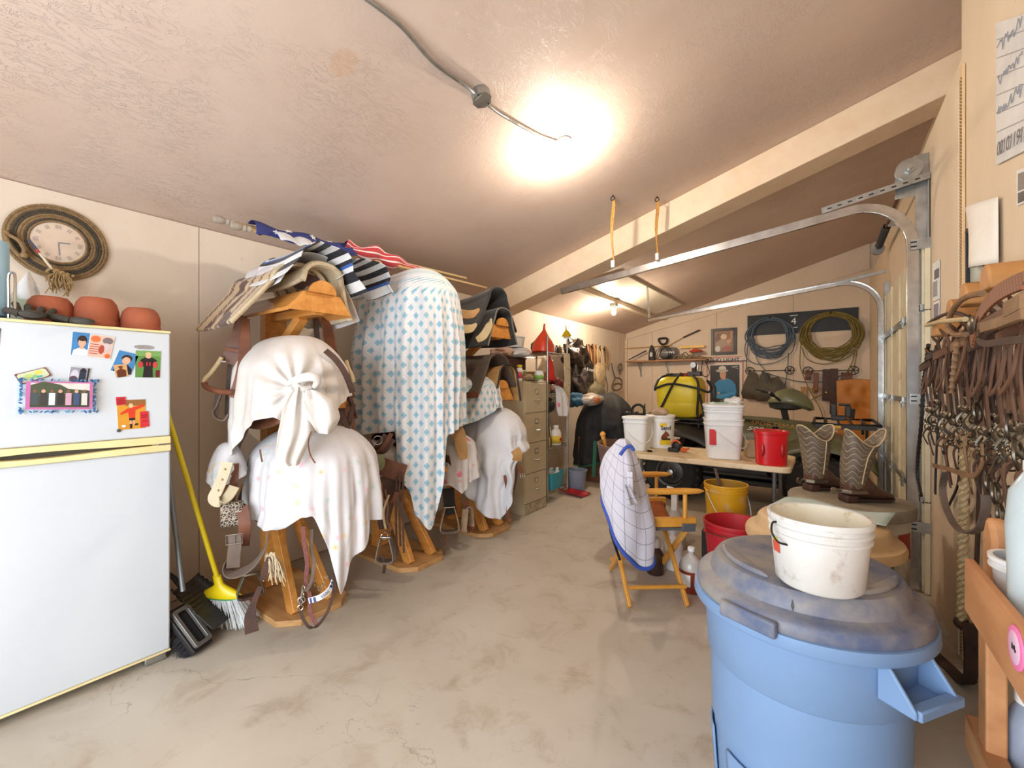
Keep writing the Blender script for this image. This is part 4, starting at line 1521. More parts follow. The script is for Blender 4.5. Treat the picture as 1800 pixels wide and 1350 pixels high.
# white fitted sheet over the lowest saddle of the third rack
drape('bed_sheet', 'crumpled plain white fitted sheet beside the file cabinet', M_SHFIT, (-2.64, 3.30), 0.38, 0.28, 1.20, 0.24,
	  [(180, 0.7), (-150, 0.62), (-120, 0.52), (-100, 0.42), (-80, 0.30), (-60, 0.22), (-47, 0.19), (-38, 0.24), (-28, 0.42), (-18, 0.68), (-8, 0.79), (12, 0.82), (25, 0.83), (60, 0.84), (120, 0.8)],
	  10, 0.024, 0.03, seed=8, pw=2.2, zmod=lambda x, y: 0.03 * math.exp(-((x + 2.3) / 0.15) ** 2), group='sheets over the saddles',
	  pinch=lambda p: p + V((0.5, 0.3, 0)) * (0.05 * pnoise(p.z * 9, (p.x + p.y) * 8, 4)))

# second blue sheet, gathered, on the third rack below the felt
drape('bed_sheet', 'gathered blue lozenge sheet hanging under the brown felt pad', M_SHB, (-2.78, 3.10), 0.34, 0.22, 1.52, 0.12,
	  [(180, 1.1), (-140, 0.95), (-110, 0.9), (-80, 0.98), (-60, 1.06), (-40, 1.10), (-15, 1.16), (5, 1.2), (40, 1.2), (100, 1.2)], 16, 0.014, 0.05, seed=11, group='sheets over the saddles')

# rose print cloth low on the middle rack
drape('bed_sheet', 'rose print cloth hanging beside the tan leather flap', M_SHR, (-2.76, 2.72), 0.36, 0.2, 1.02, 0.1,
	  [(180, 0.6), (-140, 0.6), (-100, 0.6), (-70, 0.55), (-45, 0.60), (-25, 0.52), (-8, 0.58), (10, 0.62), (40, 0.7), (100, 0.7)], 9, 0.018, 0.04, seed=14, group='sheets over the saddles')
drape('bed_sheet', 'small white cloth corner showing left of the blue lozenge sheet', M_SHW, (-2.84, 2.10), 0.26, 0.12, 0.98, 0.08,
	  [(180, 0.8), (-140, 0.8), (-100, 0.78), (-60, 0.76), (-40, 0.70), (-20, 0.72), (0, 0.8), (60, 0.8)], 7, 0.014, 0.03, seed=17, group='sheets over the saddles')

# knotted white sheet over the second saddle of the first rack
KN = at(520, 684, 2.36)


def kpinch(p):
	# gathers that run into the knot on the face turned to the room
	d = p - KN
	dist = d.length
	fr_ = V((0.87, -0.49, 0))
	out = fr_.dot(p - V((-2.7, 1.4, p.z)))
	if out < 0.05 or dist > 0.5:
		return p
	a = math.atan2(d.z, V((0.49, 0.87, 0)).dot(d))
	w = math.exp(-((dist - 0.06) / 0.2) ** 2)
	p = p + fr_ * (0.022 * w * math.sin(a * 11 + 0.6 * math.sin(a * 3)))
	pull = math.exp(-(dist / 0.13) ** 2)
	return p + fr_ * (-0.03 * pull)


kn = thing('knotted_sheet', 'stained white sheet knotted in front over the upper saddle', 'sheet', (-2.7, 1.4, 0.98), group='sheets over the saddles')
drape('', '', M_SHW, (-2.705, 1.375), 0.385, 0.275, 1.715, 0.20,
	  [(180, 1.3), (-165, 1.1), (-150, 0.96), (-138, 0.88), (-128, 0.89), (-115, 0.95), (-95, 1.05), (-80, 1.16), (-65, 1.22), (-48, 1.24), (-30, 1.17), (-14, 1.15), (0, 1.16), (12, 1.27), (40, 1.34), (90, 1.4)],
	  10, 0.016, 0.035, seed=21, parent=kn, pinch=kpinch, zmod=lambda x, y: 0.035 * math.exp(-(((x + 2.42) / 0.14) ** 2 + ((y - 1.42) / 0.2) ** 2)))
q = MB()
q.tube(spline(ats([(505, 676, 2.33), (520, 668, 2.30), (545, 662, 2.29), (558, 668, 2.31), (552, 682, 2.33)]), 5), [0.012 + 0.014 * math.sin(PI * k / 20) for k in range(21)], 12)
q.tube(spline(ats([(548, 682, 2.33), (532, 684, 2.30), (520, 676, 2.30), (528, 664, 2.33)]), 5), [0.014 + 0.006 * math.sin(PI * k / 15) for k in range(16)], 12)
q.build('knot', M_SHW, kn, sub=1)


def tail(pts, widths, deep, folds, m, par, seed, part='tail'):
	"""gathered hanging tail: ruffled strip along pts"""
	path = spline(pts, 6)
	n = len(path)
	q = MB()
	wd = [lerp_ctrl([(i / (len(widths) - 1), w) for i, w in enumerate(widths)], k / (n - 1)) for k in range(n)]
	side = V((0.5, 0.866, 0))
	nor = V((0.866, -0.5, 0))

	def f(u, v):
		i = min(n - 1, int(round(v * (n - 1))))
		x = (u - 0.5) * 2
		cup = (1 - x * x) * deep * 0.8
		return path[i] + side * (x * wd[i] / 2) + nor * (cup + deep * 0.45 * math.sin(x * folds + 2 * v + seed) + 0.004 * pnoise(u * 9, v * 9, seed))
	q.grid(f, 26, n - 1, False, lambda u, v: (u * 0.3, v * 0.4))
	q.build(part, m, par, solid=0.003, sub=1)


tail(ats([(525, 680, 2.30), (522, 715, 2.29), (520, 760, 2.28), (508, 805, 2.28), (512, 818, 2.28)]), [0.03, 0.13, 0.17, 0.13, 0.07], 0.03, 6.5, M_SHW, kn, 2)
tail(ats([(545, 685, 2.30), (560, 705, 2.28), (570, 735, 2.29), (572, 762, 2.30)]), [0.03, 0.16, 0.16, 0.06], 0.035, 4.0, M_SHW, kn, 5)

# --- leatherwork


def stirrup(par, c, h, w, yaw, m, mt, r=0.008, dp=0.05):
	"""U-shaped stirrup hanging with its bolt at c"""
	s = V((math.cos(yaw), math.sin(yaw), 0))
	f = V((-math.sin(yaw), math.cos(yaw), 0))
	c = V(c)
	q = MB()
	pts = [c - s * w * 0.24, c - s * w * 0.33 + V((0, 0, -h * 0.25)), c - s * w * 0.46 + V((0, 0, -h * 0.7)), c - s * w * 0.46 + V((0, 0, -h * 0.9)), c - s * w * 0.34 + V((0, 0, -h)),
		   c + s * w * 0.34 + V((0, 0, -h)), c + s * w * 0.46 + V((0, 0, -h * 0.9)), c + s * w * 0.46 + V((0, 0, -h * 0.7)), c + s * w * 0.33 + V((0, 0, -h * 0.25)), c + s * w * 0.24]
	q.strap(spline(pts, 4), dp, r, tuple(f))
	o = q.build('stirrup', m, par, bevel=0.002)
	q = MB()
	q.tube([c - s * w * 0.28, c + s * w * 0.28], 0.006, 8)
	q.build('bolt', M_STEEL, o)
	q = MB()
	q.strap([c - s * w * 0.44 + V((0, 0, -h * 0.93)), c - s * w * 0.3 + V((0, 0, -h * 1.01)), c + s * w * 0.3 + V((0, 0, -h * 1.01)), c + s * w * 0.44 + V((0, 0, -h * 0.93))], dp * 1.15, r * 1.8, tuple(f))
	q.build('tread', mt, o, bevel=0.002)
	return o


def strap(par, name, pts, w, m, side=(0.5, 0.87, 0), t=0.005, n=5):
	q = MB()
	p = spline(pts, n)
	ww = w
	if isinstance(w, (list, tuple)):
		ww = [lerp_ctrl([(i / (len(w) - 1), x) for i, x in enumerate(w)], k / (len(p) - 1)) for k in range(len(p))]
	q.strap(p, ww, t, side)
	return q.build(name, m, par, bevel=0.0012)


def buckle(par, c, w, h, side=(0.5, 0.87, 0), m=None):
	q = MB()
	s = V(side).normalized()
	u = V((0, 0, 1))
	c = V(c)
	q.tube([c - s * w / 2 - u * h / 2, c + s * w / 2 - u * h / 2, c + s * w / 2 + u * h / 2, c - s * w / 2 + u * h / 2], 0.003, 6, closed=True)
	q.tube([c - u * h / 2, c + u * h / 2], 0.002, 6)
	return q.build('buckle', m or M_STEEL, par)


def ring(par, c, r, nrm=(0.87, -0.49, 0), th=0.003, m=None, name='ring'):
	n = V(nrm).normalized()
	u = n.orthogonal().normalized()
	w = n.cross(u)
	q = MB()
	q.tube([V(c) + u * (r * math.cos(2 * PI * k / 16)) + w * (r * math.sin(2 * PI * k / 16)) for k in range(16)], th, 6, closed=True)
	return q.build(name, m or M_STEEL, par)


def saddle_body(par, yc, z, m, s=1.0):
	"""seat with raised horn and cantle plus skirts, running out along the arm"""
	q = MB()
	n = 26

	def f(u, v):
		x = -3.04 + 0.56 * u
		sway = 0.10 * (2 * u - 0.9) ** 2
		a = (v - 0.5) * PI * 1.15
		w = 0.17 + 0.05 * math.sin(PI * u)
		return (x, yc + math.sin(a) * w * s * (1.0 + 0.15 * abs(math.sin(a))), z + 0.02 + (math.cos(a) * 0.13 + sway * max(0.0, math.cos(a))) * s)
	q.grid(f, n, 18)
	q.build('seat', m, par, solid=0.012)
	for sd in (-1, 1):
		q = MB()

		def sk(u, v):
			x = -3.06 + 0.60 * u
			return (x, yc + sd * (0.19 + 0.06 * v), z - 0.02 - v * (0.18 + 0.05 * math.sin(PI * u)))
		q.grid(sk, 12, 6)
		q.build('skirt', m, par, solid=0.008)
	q = MB()
	q.tube([(-2.99, yc, z + 0.15), (-2.98, yc, z + 0.22)], [0.02, 0.017], 10)
	q.ball((-2.98, yc, z + 0.225), (0.036, 0.032, 0.014), 12, 6)
	q.build('horn', m, par)


GS = 'western saddles on the racks'
# saddle A: second level, first rack
sa = thing('western_saddle', 'western saddle under the knotted white sheet, wooden stirrup at its left', 'saddle', (-2.76, 1.40, 1.2), group=GS)
saddle_body(sa, 1.44, 1.40, M_LTH, 0.85)
strap(sa, 'fender', ats([(427, 555, 2.62), (422, 580, 2.62), (412, 612, 2.60), (404, 640, 2.60)]), [0.045, 0.07, 0.09, 0.10], M_LTH)
strap(sa, 'stirrup_leather', ats([(418, 560, 2.66), (408, 600, 2.66), (402, 660, 2.66), (398, 730, 2.66)]), 0.02, M_LTHD)
strap(sa, 'keeper', ats([(394, 613, 2.57), (412, 616, 2.57), (424, 618, 2.57)]), 0.022, M_LTHR, (0, 0, 1))
strap(sa, 'fender', ats([(432, 560, 2.60), (430, 620, 2.56), (425, 660, 2.52), (412, 700, 2.50)]), [0.04, 0.06, 0.065, 0.06], M_LTHR)
q = MB()
q.tube(spline(ats([(390, 628, 2.56), (382, 640, 2.55), (370, 656, 2.54), (359, 668, 2.53), (361, 678, 2.52), (372, 684, 2.50), (390, 688, 2.49), (408, 690, 2.48)]), 4), 0.012, 10)
st_ = q.build('stirrup', M_RAW, sa)
q = MB()
q.tube(spline(ats([(359, 674, 2.53), (364, 681, 2.51), (385, 688, 2.49), (409, 690, 2.48)]), 4), 0.0165, 10)
q.build('tread', M_LTHR, st_)
q = MB()
q.tube(ats([(386, 635, 2.55), (398, 636, 2.56)]), 0.006, 8)
q.build('bolt', M_STEEL, st_)
strap(sa, 'fender', ats([(572, 558, 2.95), (578, 590, 2.93), (585, 625, 2.90), (600, 660, 2.85), (620, 700, 2.80)]), [0.05, 0.07, 0.07, 0.05, 0.04], M_LTH)
strap(sa, 'stirrup_leather', ats([(555, 560, 2.95), (558, 600, 2.95), (565, 640, 2.93)]), 0.035, M_LTHD)
strap(sa, 'edge_binding', ats([(572, 616, 2.52), (590, 632, 2.53), (606, 655, 2.55), (620, 690, 2.58)]), 0.035, M_LTHD)
q = MB()
q.tube(spline(ats([(609, 634, 2.75), (612, 645, 2.74), (619, 660, 2.72), (622, 672, 2.72)]), 5), 0.011, 8)
q.build('stirrup', M_RAW, sa)
# dark straps between knotted sheet and blue sheet
for k, pp in enumerate(([(598, 720), (610, 750), (618, 772)], [(612, 715), (602, 745), (600, 770)], [(622, 710), (614, 740), (604, 765)], [(606, 700), (620, 740), (626, 790)])):
	strap(sa, 'latigo', ats([(a, b2, 2.72 + 0.02 * k) for a, b2 in pp]), 0.028, (M_LTHD, M_LTH)[k % 2])
strap(sa, 'tie_string', ats([(548, 758, 2.24), (542, 775, 2.23), (545, 798, 2.23), (554, 814, 2.22)]), 0.007, M_LTH, t=0.004)
strap(sa, 'tie_string', ats([(457, 790, 2.35), (459, 803, 2.35), (461, 812, 2.35)]), 0.009, M_LTH, t=0.004)
# the second, cream-lined stirrup below
strap(sa, 'fender', ats([(384, 690, 2.66), (380, 715, 2.64), (378, 730, 2.62)]), 0.03, M_LTHG)
q = MB()
q.strap(spline(ats([(390, 692, 2.6), (382, 712, 2.58), (376, 725, 2.56), (382, 735, 2.55), (395, 738, 2.55), (402, 728, 2.56)]), 5), 0.05, 0.008, (0.87, -0.49, 0))
q.build('stirrup', M_LTHG, sa)

# saddle B: lowest level, first rack
sb = thing('western_saddle', 'western saddle under the white floral sheet, wide cinch band hanging', 'saddle', (-2.76, 1.46, 0.6), group=GS)
saddle_body(sb, 1.46, 0.84, M_LTHD, 0.8)
drape('', '', M_SHF, (-2.90, 1.10), 0.12, 0.09, 1.07, 0.16, [(180, 0.9), (-120, 0.88), (-90, 0.83), (-60, 0.80), (-30, 0.84), (0, 0.86), (60, 0.9), (120, 0.9)], 6, 0.02, 0.03, seed=33, nth=90, ns=26, parent=sb, part='sheet_corner')
q = MB()
q.strap(spline(ats([(400, 812, 2.44), (392, 838, 2.42), (382, 862, 2.40), (376, 876, 2.39), (386, 882, 2.39), (400, 874, 2.41), (412, 855, 2.44)]), 5), 0.06, 0.008, (0.62, 0.72, 0.3))
o = q.build('stirrup', mat('cream wrapped stirrup', (206, 192, 158), 0.5, col2=(184, 168, 134)), sb, bevel=0.002)
for a in ((396, 825), (391, 843), (384, 862)):
	q = MB()
	q.ball(at(a[0], a[1], 2.365), 0.006, 8, 5)
	q.build('rivet', M_BRASS, o)
strap(sb, 'fender', ats([(408, 815, 2.52), (406, 850, 2.5), (400, 885, 2.5)]), 0.07, M_LTHR)
q = MB()
mm = frame(at(408, 903, 2.45), (0.5, 0.87, 0), (0, 0, 1))
q.box((0, 0, 0), (0.11, 0.14, 0.05))
q.v = [mm @ V(p) for p in q.v]
tl_ = mat('tooled dark leather', (70, 54, 44), 0.45)
m = tl_
t = NT(m)
vv = t.voronoi(t.coord('Object'), 70, 'DISTANCE_TO_EDGE')
t.base(t.mix(t.ramp(vv, 0.06, 0.12), lin((176, 158, 136)), lin((56, 42, 34))))
t.bump(vv, 0.6, 0.006)
q.build('tooled_block', tl_, sb, bevel=0.012)
strap(sb, 'latigo', ats([(425, 890, 2.46), (430, 920, 2.44), (428, 960, 2.44)]), 0.06, M_LTHR)
# wide cinch loop with buckle
q = MB()
q.strap(spline(ats([(472, 935, 2.33), (466, 962, 2.30), (450, 988, 2.28), (428, 1004, 2.28), (408, 1006, 2.30), (402, 990, 2.34), (412, 970, 2.36), (414, 948, 2.37)]), 5), 0.085, 0.008, (0.87, -0.49, -0.1))
q.build('cinch_band', M_LTHG, sb, bevel=0.002)
strap(sb, 'billet', ats([(412, 940, 2.30), (413, 958, 2.30), (411, 978, 2.30), (410, 998, 2.31)]), 0.062, M_LTHG)
buckle(sb, at(412, 948, 2.29), 0.075, 0.05)
q = MB()
random.seed(12)
for k in range(70):
	a0 = at(474 + random.uniform(-8, 10), 975 + random.uniform(-5, 10), 2.28)
	e = a0 + V((random.uniform(-0.03, 0.06), random.uniform(-0.02, 0.06), -random.uniform(0.07, 0.14)))
	q.tube([a0, (a0 + e) / 2 + V((0.01, 0, 0.012)), e], 0.0028, 4)
tag(q.build('mohair_fringe', M_FLEECE, sb), kind='stuff')
strap(sb, 'billet', ats([(475, 980, 2.27), (466, 1000, 2.26), (462, 1020, 2.26)]), 0.03, M_LTHD)
strap(sb, 'latigo', ats([(458, 1030, 2.28), (446, 1060, 2.27), (440, 1085, 2.26), (443, 1112, 2.26)]), [0.025, 0.03, 0.055, 0.065], M_LTHD)
stirrup(sb, at(440, 1010, 2.42), 0.12, 0.13, 1.3, mat('dark metal stirrup', (96, 92, 90), 0.35, 0.7), M_LTHD)

# halter and lead with chain in front of the first rack
hl = thing('rope_halter', 'halter with red braided lead, chain and blue name band at first rack', 'halter', tuple(at(560, 1095, 2.46)))
M_BRAID = mat('red brown braid', (138, 84, 76), 0.8, col2=(96, 60, 56), scale=90, bump=0.5, bscale=160, bdist=0.003)
strap(hl, 'lead', ats([(533, 925, 2.38), (535, 955, 2.38), (540, 990, 2.38), (538, 1020, 2.38), (545, 1050, 2.38), (545, 1075, 2.36), (556, 1098, 2.34)]), 0.022, M_BRAID, t=0.008)
strap(hl, 'lead', ats([(548, 930, 2.42), (547, 970, 2.41), (552, 985, 2.40), (548, 1020, 2.37), (538, 1040, 2.36)]), 0.018, M_LTHG, t=0.006)
strap(hl, 'cheek_strap', ats([(527, 1072, 2.35), (534, 1090, 2.34), (545, 1103, 2.33), (560, 1098, 2.34), (578, 1070, 2.37), (588, 1030, 2.40), (584, 1010, 2.42)]), 0.016, M_LTHD)
q = MB()
for k in range(10):
	u = k / 9
	c = at(548 + 26 * u, 1014 + 28 * math.sin(PI * u) * 0.8, 2.42)
	q.tube([c + V((0.008 * math.cos(a), 0.008 * math.cos(a) * (1 if k % 2 else -1) * 0.6, 0.008 * math.sin(a))) for a in [2 * PI * j / 8 for j in range(8)]], 0.0022, 5, closed=True)
q.build('chain', M_STEEL, hl)
q = MB()
pb = spline(ats([(543, 1056, 2.37), (562, 1050, 2.36), (578, 1038, 2.37), (585, 1020, 2.40)]), 6)
q.strap(pb, 0.03, 0.006, (0, 0.1, 1))
nb = q.build('noseband', mat('white blue band', (226, 226, 230), 0.5), hl)
NB = flat('band blue', (62, 72, 130))
for i in (1, 3, 14, 16):
	q = MB()
	q.strap([pb[i] + V((0.004, -0.003, 0)), pb[i + 1] + V((0.004, -0.003, 0))], 0.026, 0.003, (0, 0.1, 1))
	q.build('blue_patch', NB, nb)
dd = (pb[12] - pb[7]).normalized()
text_mesh('5500', 0.026, BLK, frame(tuple((pb[9] + pb[10]) / 2 + V((0.008, -0.006, 0))), tuple(dd), (0, 0.1, 1)), 'lettering', nb)
ring(hl, at(530, 1055, 2.36), 0.018)
ring(hl, at(528, 1068, 2.35), 0.014)
q = MB()
for k in range(3):
	q.tube(spline(ats([(533 - 2 * k, 1028 + 12 * k, 2.36), (536 - 2 * k, 1034 + 12 * k, 2.35), (531 - 2 * k, 1040 + 12 * k, 2.36)]), 4, True), 0.003, 6, closed=True)
q.build('snap', M_STEEL, hl)

# saddle C: lowest level of the middle rack, mostly shadowed leather
sc = thing('western_saddle', 'dark western saddle on the middle rack below the blue sheet', 'saddle', (-2.8, 2.3, 0.7), group=GS)
saddle_body(sc, 2.34, 0.86, M_LTHD, 0.75)
strap(sc, 'skirt_edge', ats([(640, 775, 3.05), (650, 795, 3.0), (668, 790, 2.98), (685, 768, 3.0)]), 0.10, M_LTHD)
strap(sc, 'rear_cinch', ats([(638, 786, 3.0), (652, 798, 2.97), (672, 788, 2.95), (688, 762, 2.96)]), 0.03, M_LTH)
ring(sc, at(664, 774, 2.96), 0.03)
ring(sc, at(645, 780, 2.97), 0.018, m=M_BRASS)
strap(sc, 'fender', ats([(660, 815, 3.0), (690, 826, 3.02), (712, 832, 3.05)]), 0.12, M_LTH, (0, 0, 1), 0.012)
strap(sc, 'billet', ats([(668, 800, 2.94), (671, 815, 2.94), (664, 826, 2.94), (660, 818, 2.95)]), 0.045, mat('greenish strap', (126, 128, 96), 0.6), (0.5, 0.87, 0))
strap(sc, 'latigo', ats([(668, 850, 2.98), (672, 880, 2.98), (690, 882, 2.97), (698, 865, 2.98)]), 0.035, M_LTHR)
strap(sc, 'fender', ats([(672, 838, 3.05), (678, 860, 3.04), (676, 890, 3.02), (674, 930, 3.0)]), [0.16, 0.18, 0.12, 0.06], M_LTHD)
for k, (a, b2, c2) in enumerate(((703, 830, 960), (697, 840, 975), (709, 835, 972))):
	strap(sc, 'tie_string', ats([(a, b2, 3.0), (a - 1, (b2 + c2) / 2, 2.98), (a + 1, c2, 2.97)]), 0.014, M_LTHD)
strap(sc, 'tan_strap', ats([(708, 765, 3.1), (710, 790, 3.1), (708, 810, 3.1)]), 0.03, M_LTHT)
strap(sc, 'reins', ats([(677, 860, 2.95), (682, 890, 2.93), (680, 915, 2.92), (688, 930, 2.92), (676, 938, 2.92)]), 0.012, M_LTHR)
strap(sc, 'headstall', ats([(684, 870, 2.94), (674, 900, 2.92), (678, 930, 2.91)]), 0.014, M_RAW)
ring(sc, at(676, 942, 2.9), 0.022)
stirrup(sc, at(678, 945, 2.9), 0.16, 0.12, 0.6, mat('grey metal stirrup', (150, 148, 146), 0.35, 0.8), M_LTHG, dp=0.06)
strap(sc, 'tie_string', ats([(672, 975, 2.88), (676, 995, 2.88), (674, 1008, 2.88)]), 0.02, M_LTHD)

# saddle D: lowest level of the third rack
sd_ = thing('western_saddle', 'western saddle under the plain white fitted sheet, two wood stirrups', 'saddle', (-2.8, 3.2, 0.3), group=GS)
saddle_body(sd_, 3.28, 0.86, M_LTH, 0.75)
strap(sd_, 'tan_flap', ats([(797, 735, 3.55), (806, 760, 3.5), (812, 790, 3.5), (815, 808, 3.5)]), [0.05, 0.11, 0.10, 0.06], M_LTHT)
strap(sd_, 'fender', ats([(788, 858, 3.65), (790, 885, 3.63), (794, 905, 3.62)]), 0.10, M_BLACK)
STW = mat('worn wood stirrup', (176, 150, 122), 0.5, col2=(140, 114, 88))
stirrup(sd_, at(790, 892, 3.58), 0.20, 0.16, 0.9, STW, M_LTHG, dp=0.06)
strap(sd_, 'fender', ats([(818, 880, 3.75), (822, 895, 3.74), (820, 905, 3.73)]), 0.06, M_LTHR)
stirrup(sd_, at(822, 893, 3.7), 0.19, 0.13, 1.75, STW, M_LTHR, dp=0.06)
strap(sd_, 'tie_string', ats([(772, 935, 3.5), (774, 948, 3.48), (781, 957, 3.48), (776, 945, 3.49)]), 0.014, M_LTHD)
strap(sd_, 'tie_string', ats([(786, 938, 3.5), (785, 955, 3.49), (790, 966, 3.48)]), 0.008, M_LTH)
strap(sd_, 'billet', ats([(902, 805, 3.95), (905, 830, 3.93), (900, 860, 3.92)]), 0.06, M_LTHD)
strap(sd_, 'billet', ats([(888, 835, 3.9), (893, 870, 3.9), (893, 905, 3.9), (898, 917, 3.88)]), 0.035, M_LTHR)
strap(sd_, 'tan_flap', ats([(905, 790, 3.75), (910, 800, 3.75), (908, 810, 3.75)]), 0.09, M_LTHT)
strap(sd_, 'buckled_strap', ats([(912, 818, 3.9), (918, 835, 3.88)]), 0.04, M_LTHR)
buckle(sd_, at(918, 836, 3.86), 0.04, 0.035)


# --- pads folded over the arms
def pad(name, label, cat, m, x0, x1, yc, ztop, hw, dl, dr, th, lean=0.25, seed=1, wav=0.008, group=None, skew=0.0, droop=0.0, tooth=0.0, extra=None):
	"""blanket folded over an arm: arch across Y, running along X; dl / dr are the drops on the -Y / +Y side"""
	o = thing(name, label, cat, (0.5 * (x0 + x1), yc, ztop - max(dl, dr)), group=group)
	arcl = hw * PI * 0.55
	tot = dl + dr + 2 * arcl

	def f(u, v):
		s = u * tot
		x = x0 + (x1 - x0) * v
		if s < dl:
			k = (dl - s)
			y, z = -hw - lean * k, -hw * 0.75 - k
		elif s > dl + 2 * arcl:
			k = s - dl - 2 * arcl
			y, z = hw + lean * k, -hw * 0.75 - k
		else:
			a = (s - dl) / (2 * arcl) * PI
			y, z = -hw * math.cos(a), -hw * 0.75 * (1 - math.sin(a))
		hang = max(0.0, -z - hw * 0.75)
		x += skew * hang
		z += droop * (v - 0.5) * 2 - 0.02 * math.sin(PI * v)
		w = wav * (pnoise(u * 6, v * 5, seed) + math.sin(v * 9 + seed + u * 3) * min(1, hang * 4))
		return (x + tooth * math.sin(u * 40) * (1 if v > 0.95 else 0), yc + y * (1 + 0.1 * (v - 0.5)) + w, ztop + z + w * 0.6)
	q = MB()
	q.grid(f, 54, 20, False, lambda u, v: (u * tot, v * (x1 - x0)))
	q.build('pad_body', m, o, solid=th, sub=1)
	if extra:
		extra(o, f)
	return o


def binding(o, f, m, r, vv=1.0):
	q = MB()
	q.tube([f(k / 50, vv) for k in range(51)], r, 6)
	q.build('binding', m, o)


GP = 'saddle pads folded over the rack arms'
pad('saddle_pad', 'tan woven saddle pad with brown bands on the top rack arm', 'saddle pad', M_PAD, -3.25, -2.62, 1.40, 2.155, 0.16, 0.27, 0.06, 0.022, 0.75, 3, group=GP,
	extra=lambda o, f: binding(o, f, M_FLEECE, 0.014))
pad('saddle_pad', 'cream fleece-lined saddle pad showing its edge beside the pine block', 'saddle pad', M_FLEECE, -3.12, -2.53, 1.49, 2.165, 0.115, 0.04, 0.24, 0.026, 0.28, 6, group=GP, extra=lambda o, f: binding(o, f, M_FLEECE, 0.018))
pad('bed_sheet', 'small floral sheet bundled over the top rack arm', 'sheet', M_SHF, -3.15, -2.56, 1.46, 2.235, 0.17, 0.10, 0.27, 0.008, 0.45, 9, 0.022, group='sheets over the saddles')
pad('striped_cloth', 'black and white striped cloth heaped over the top pads', 'cloth', M_STRP, -3.0, -2.44, 1.47, 2.27, 0.17, 0.10, 0.12, 0.007, 0.75, 12, 0.04)
pad('striped_cloth', 'second black striped cloth trailing towards the blue sheet', 'cloth', M_STRP, -2.98, -2.5, 1.80, 2.26, 0.17, 0.05, 0.05, 0.007, 1.1, 15, 0.04)
pad('saddle_pad', 'uppermost black felt pad on the third rack', 'saddle pad', M_FELT, -3.1, -2.46, 3.20, 2.28, 0.12, 0.30, 0.30, 0.018, 0.55, 18, group=GP, droop=0.045)
pad('saddle_pad', 'grey edged black felt pad under the uppermost one', 'saddle pad', M_FELT, -3.1, -2.44, 3.24, 2.135, 0.12, 0.28, 0.24, 0.016, 0.35, 20, group=GP,
	extra=lambda o, f: binding(o, f, mat('grey binding', (120, 116, 110), 0.8), 0.008))
M_BFELT = mat('brown worn felt', (96, 82, 70), 0.95, col2=(76, 64, 56), scale=6, bump=0.3, bscale=150, bdist=0.003, dirt=(134, 98, 70), dirtp=(0.58, 0.75))


def brown_extra(o, f):
	q = MB()
	q.strap([V(f(0.012, k / 12)) + V((0.004, -0.012, 0.012)) for k in range(13)], 0.055, 0.008, (0, 0.2, 1))
	q.build('wear_leather', M_LTHR, o)


pad('saddle_pad', 'brown grey felt pad with leather edge on the third rack', 'saddle pad', M_BFELT, -3.05, -2.44, 3.18, 1.70, 0.15, 0.28, 0.2, 0.02, 0.5, 22, group=GP, extra=brown_extra)
pad('saddle_pad', 'tan lined black bound pad around the middle arm of the third rack', 'saddle pad', M_LTHT, -2.95, -2.43, 3.30, 1.60, 0.13, 0.12, 0.24, 0.012, 0.3, 24, group=GP,
	extra=lambda o, f: binding(o, f, M_BLACK, 0.010))
# leather wear patches on the black pads
for nm, pp, mm_ in (('wear_patch', [(800, 545), (815, 552), (830, 552), (843, 543)], M_LTHT), ('wear_patch', [(803, 570), (815, 578), (828, 577), (838, 569)], M_RAW), ('wear_patch', [(838, 598), (850, 590), (860, 572), (863, 560)], M_RAW)):
	par = [o for o in bpy.data.objects if o.get('label', '').startswith('uppermost black felt' if nm and pp[0][1] == 545 else 'grey edged black')][0]
	strap(par, nm, ats(pp, 3.62 if pp[0][0] < 830 else 3.72), [0.05, 0.075, 0.07, 0.015], mm_, (0, 0.2, 1), 0.012)

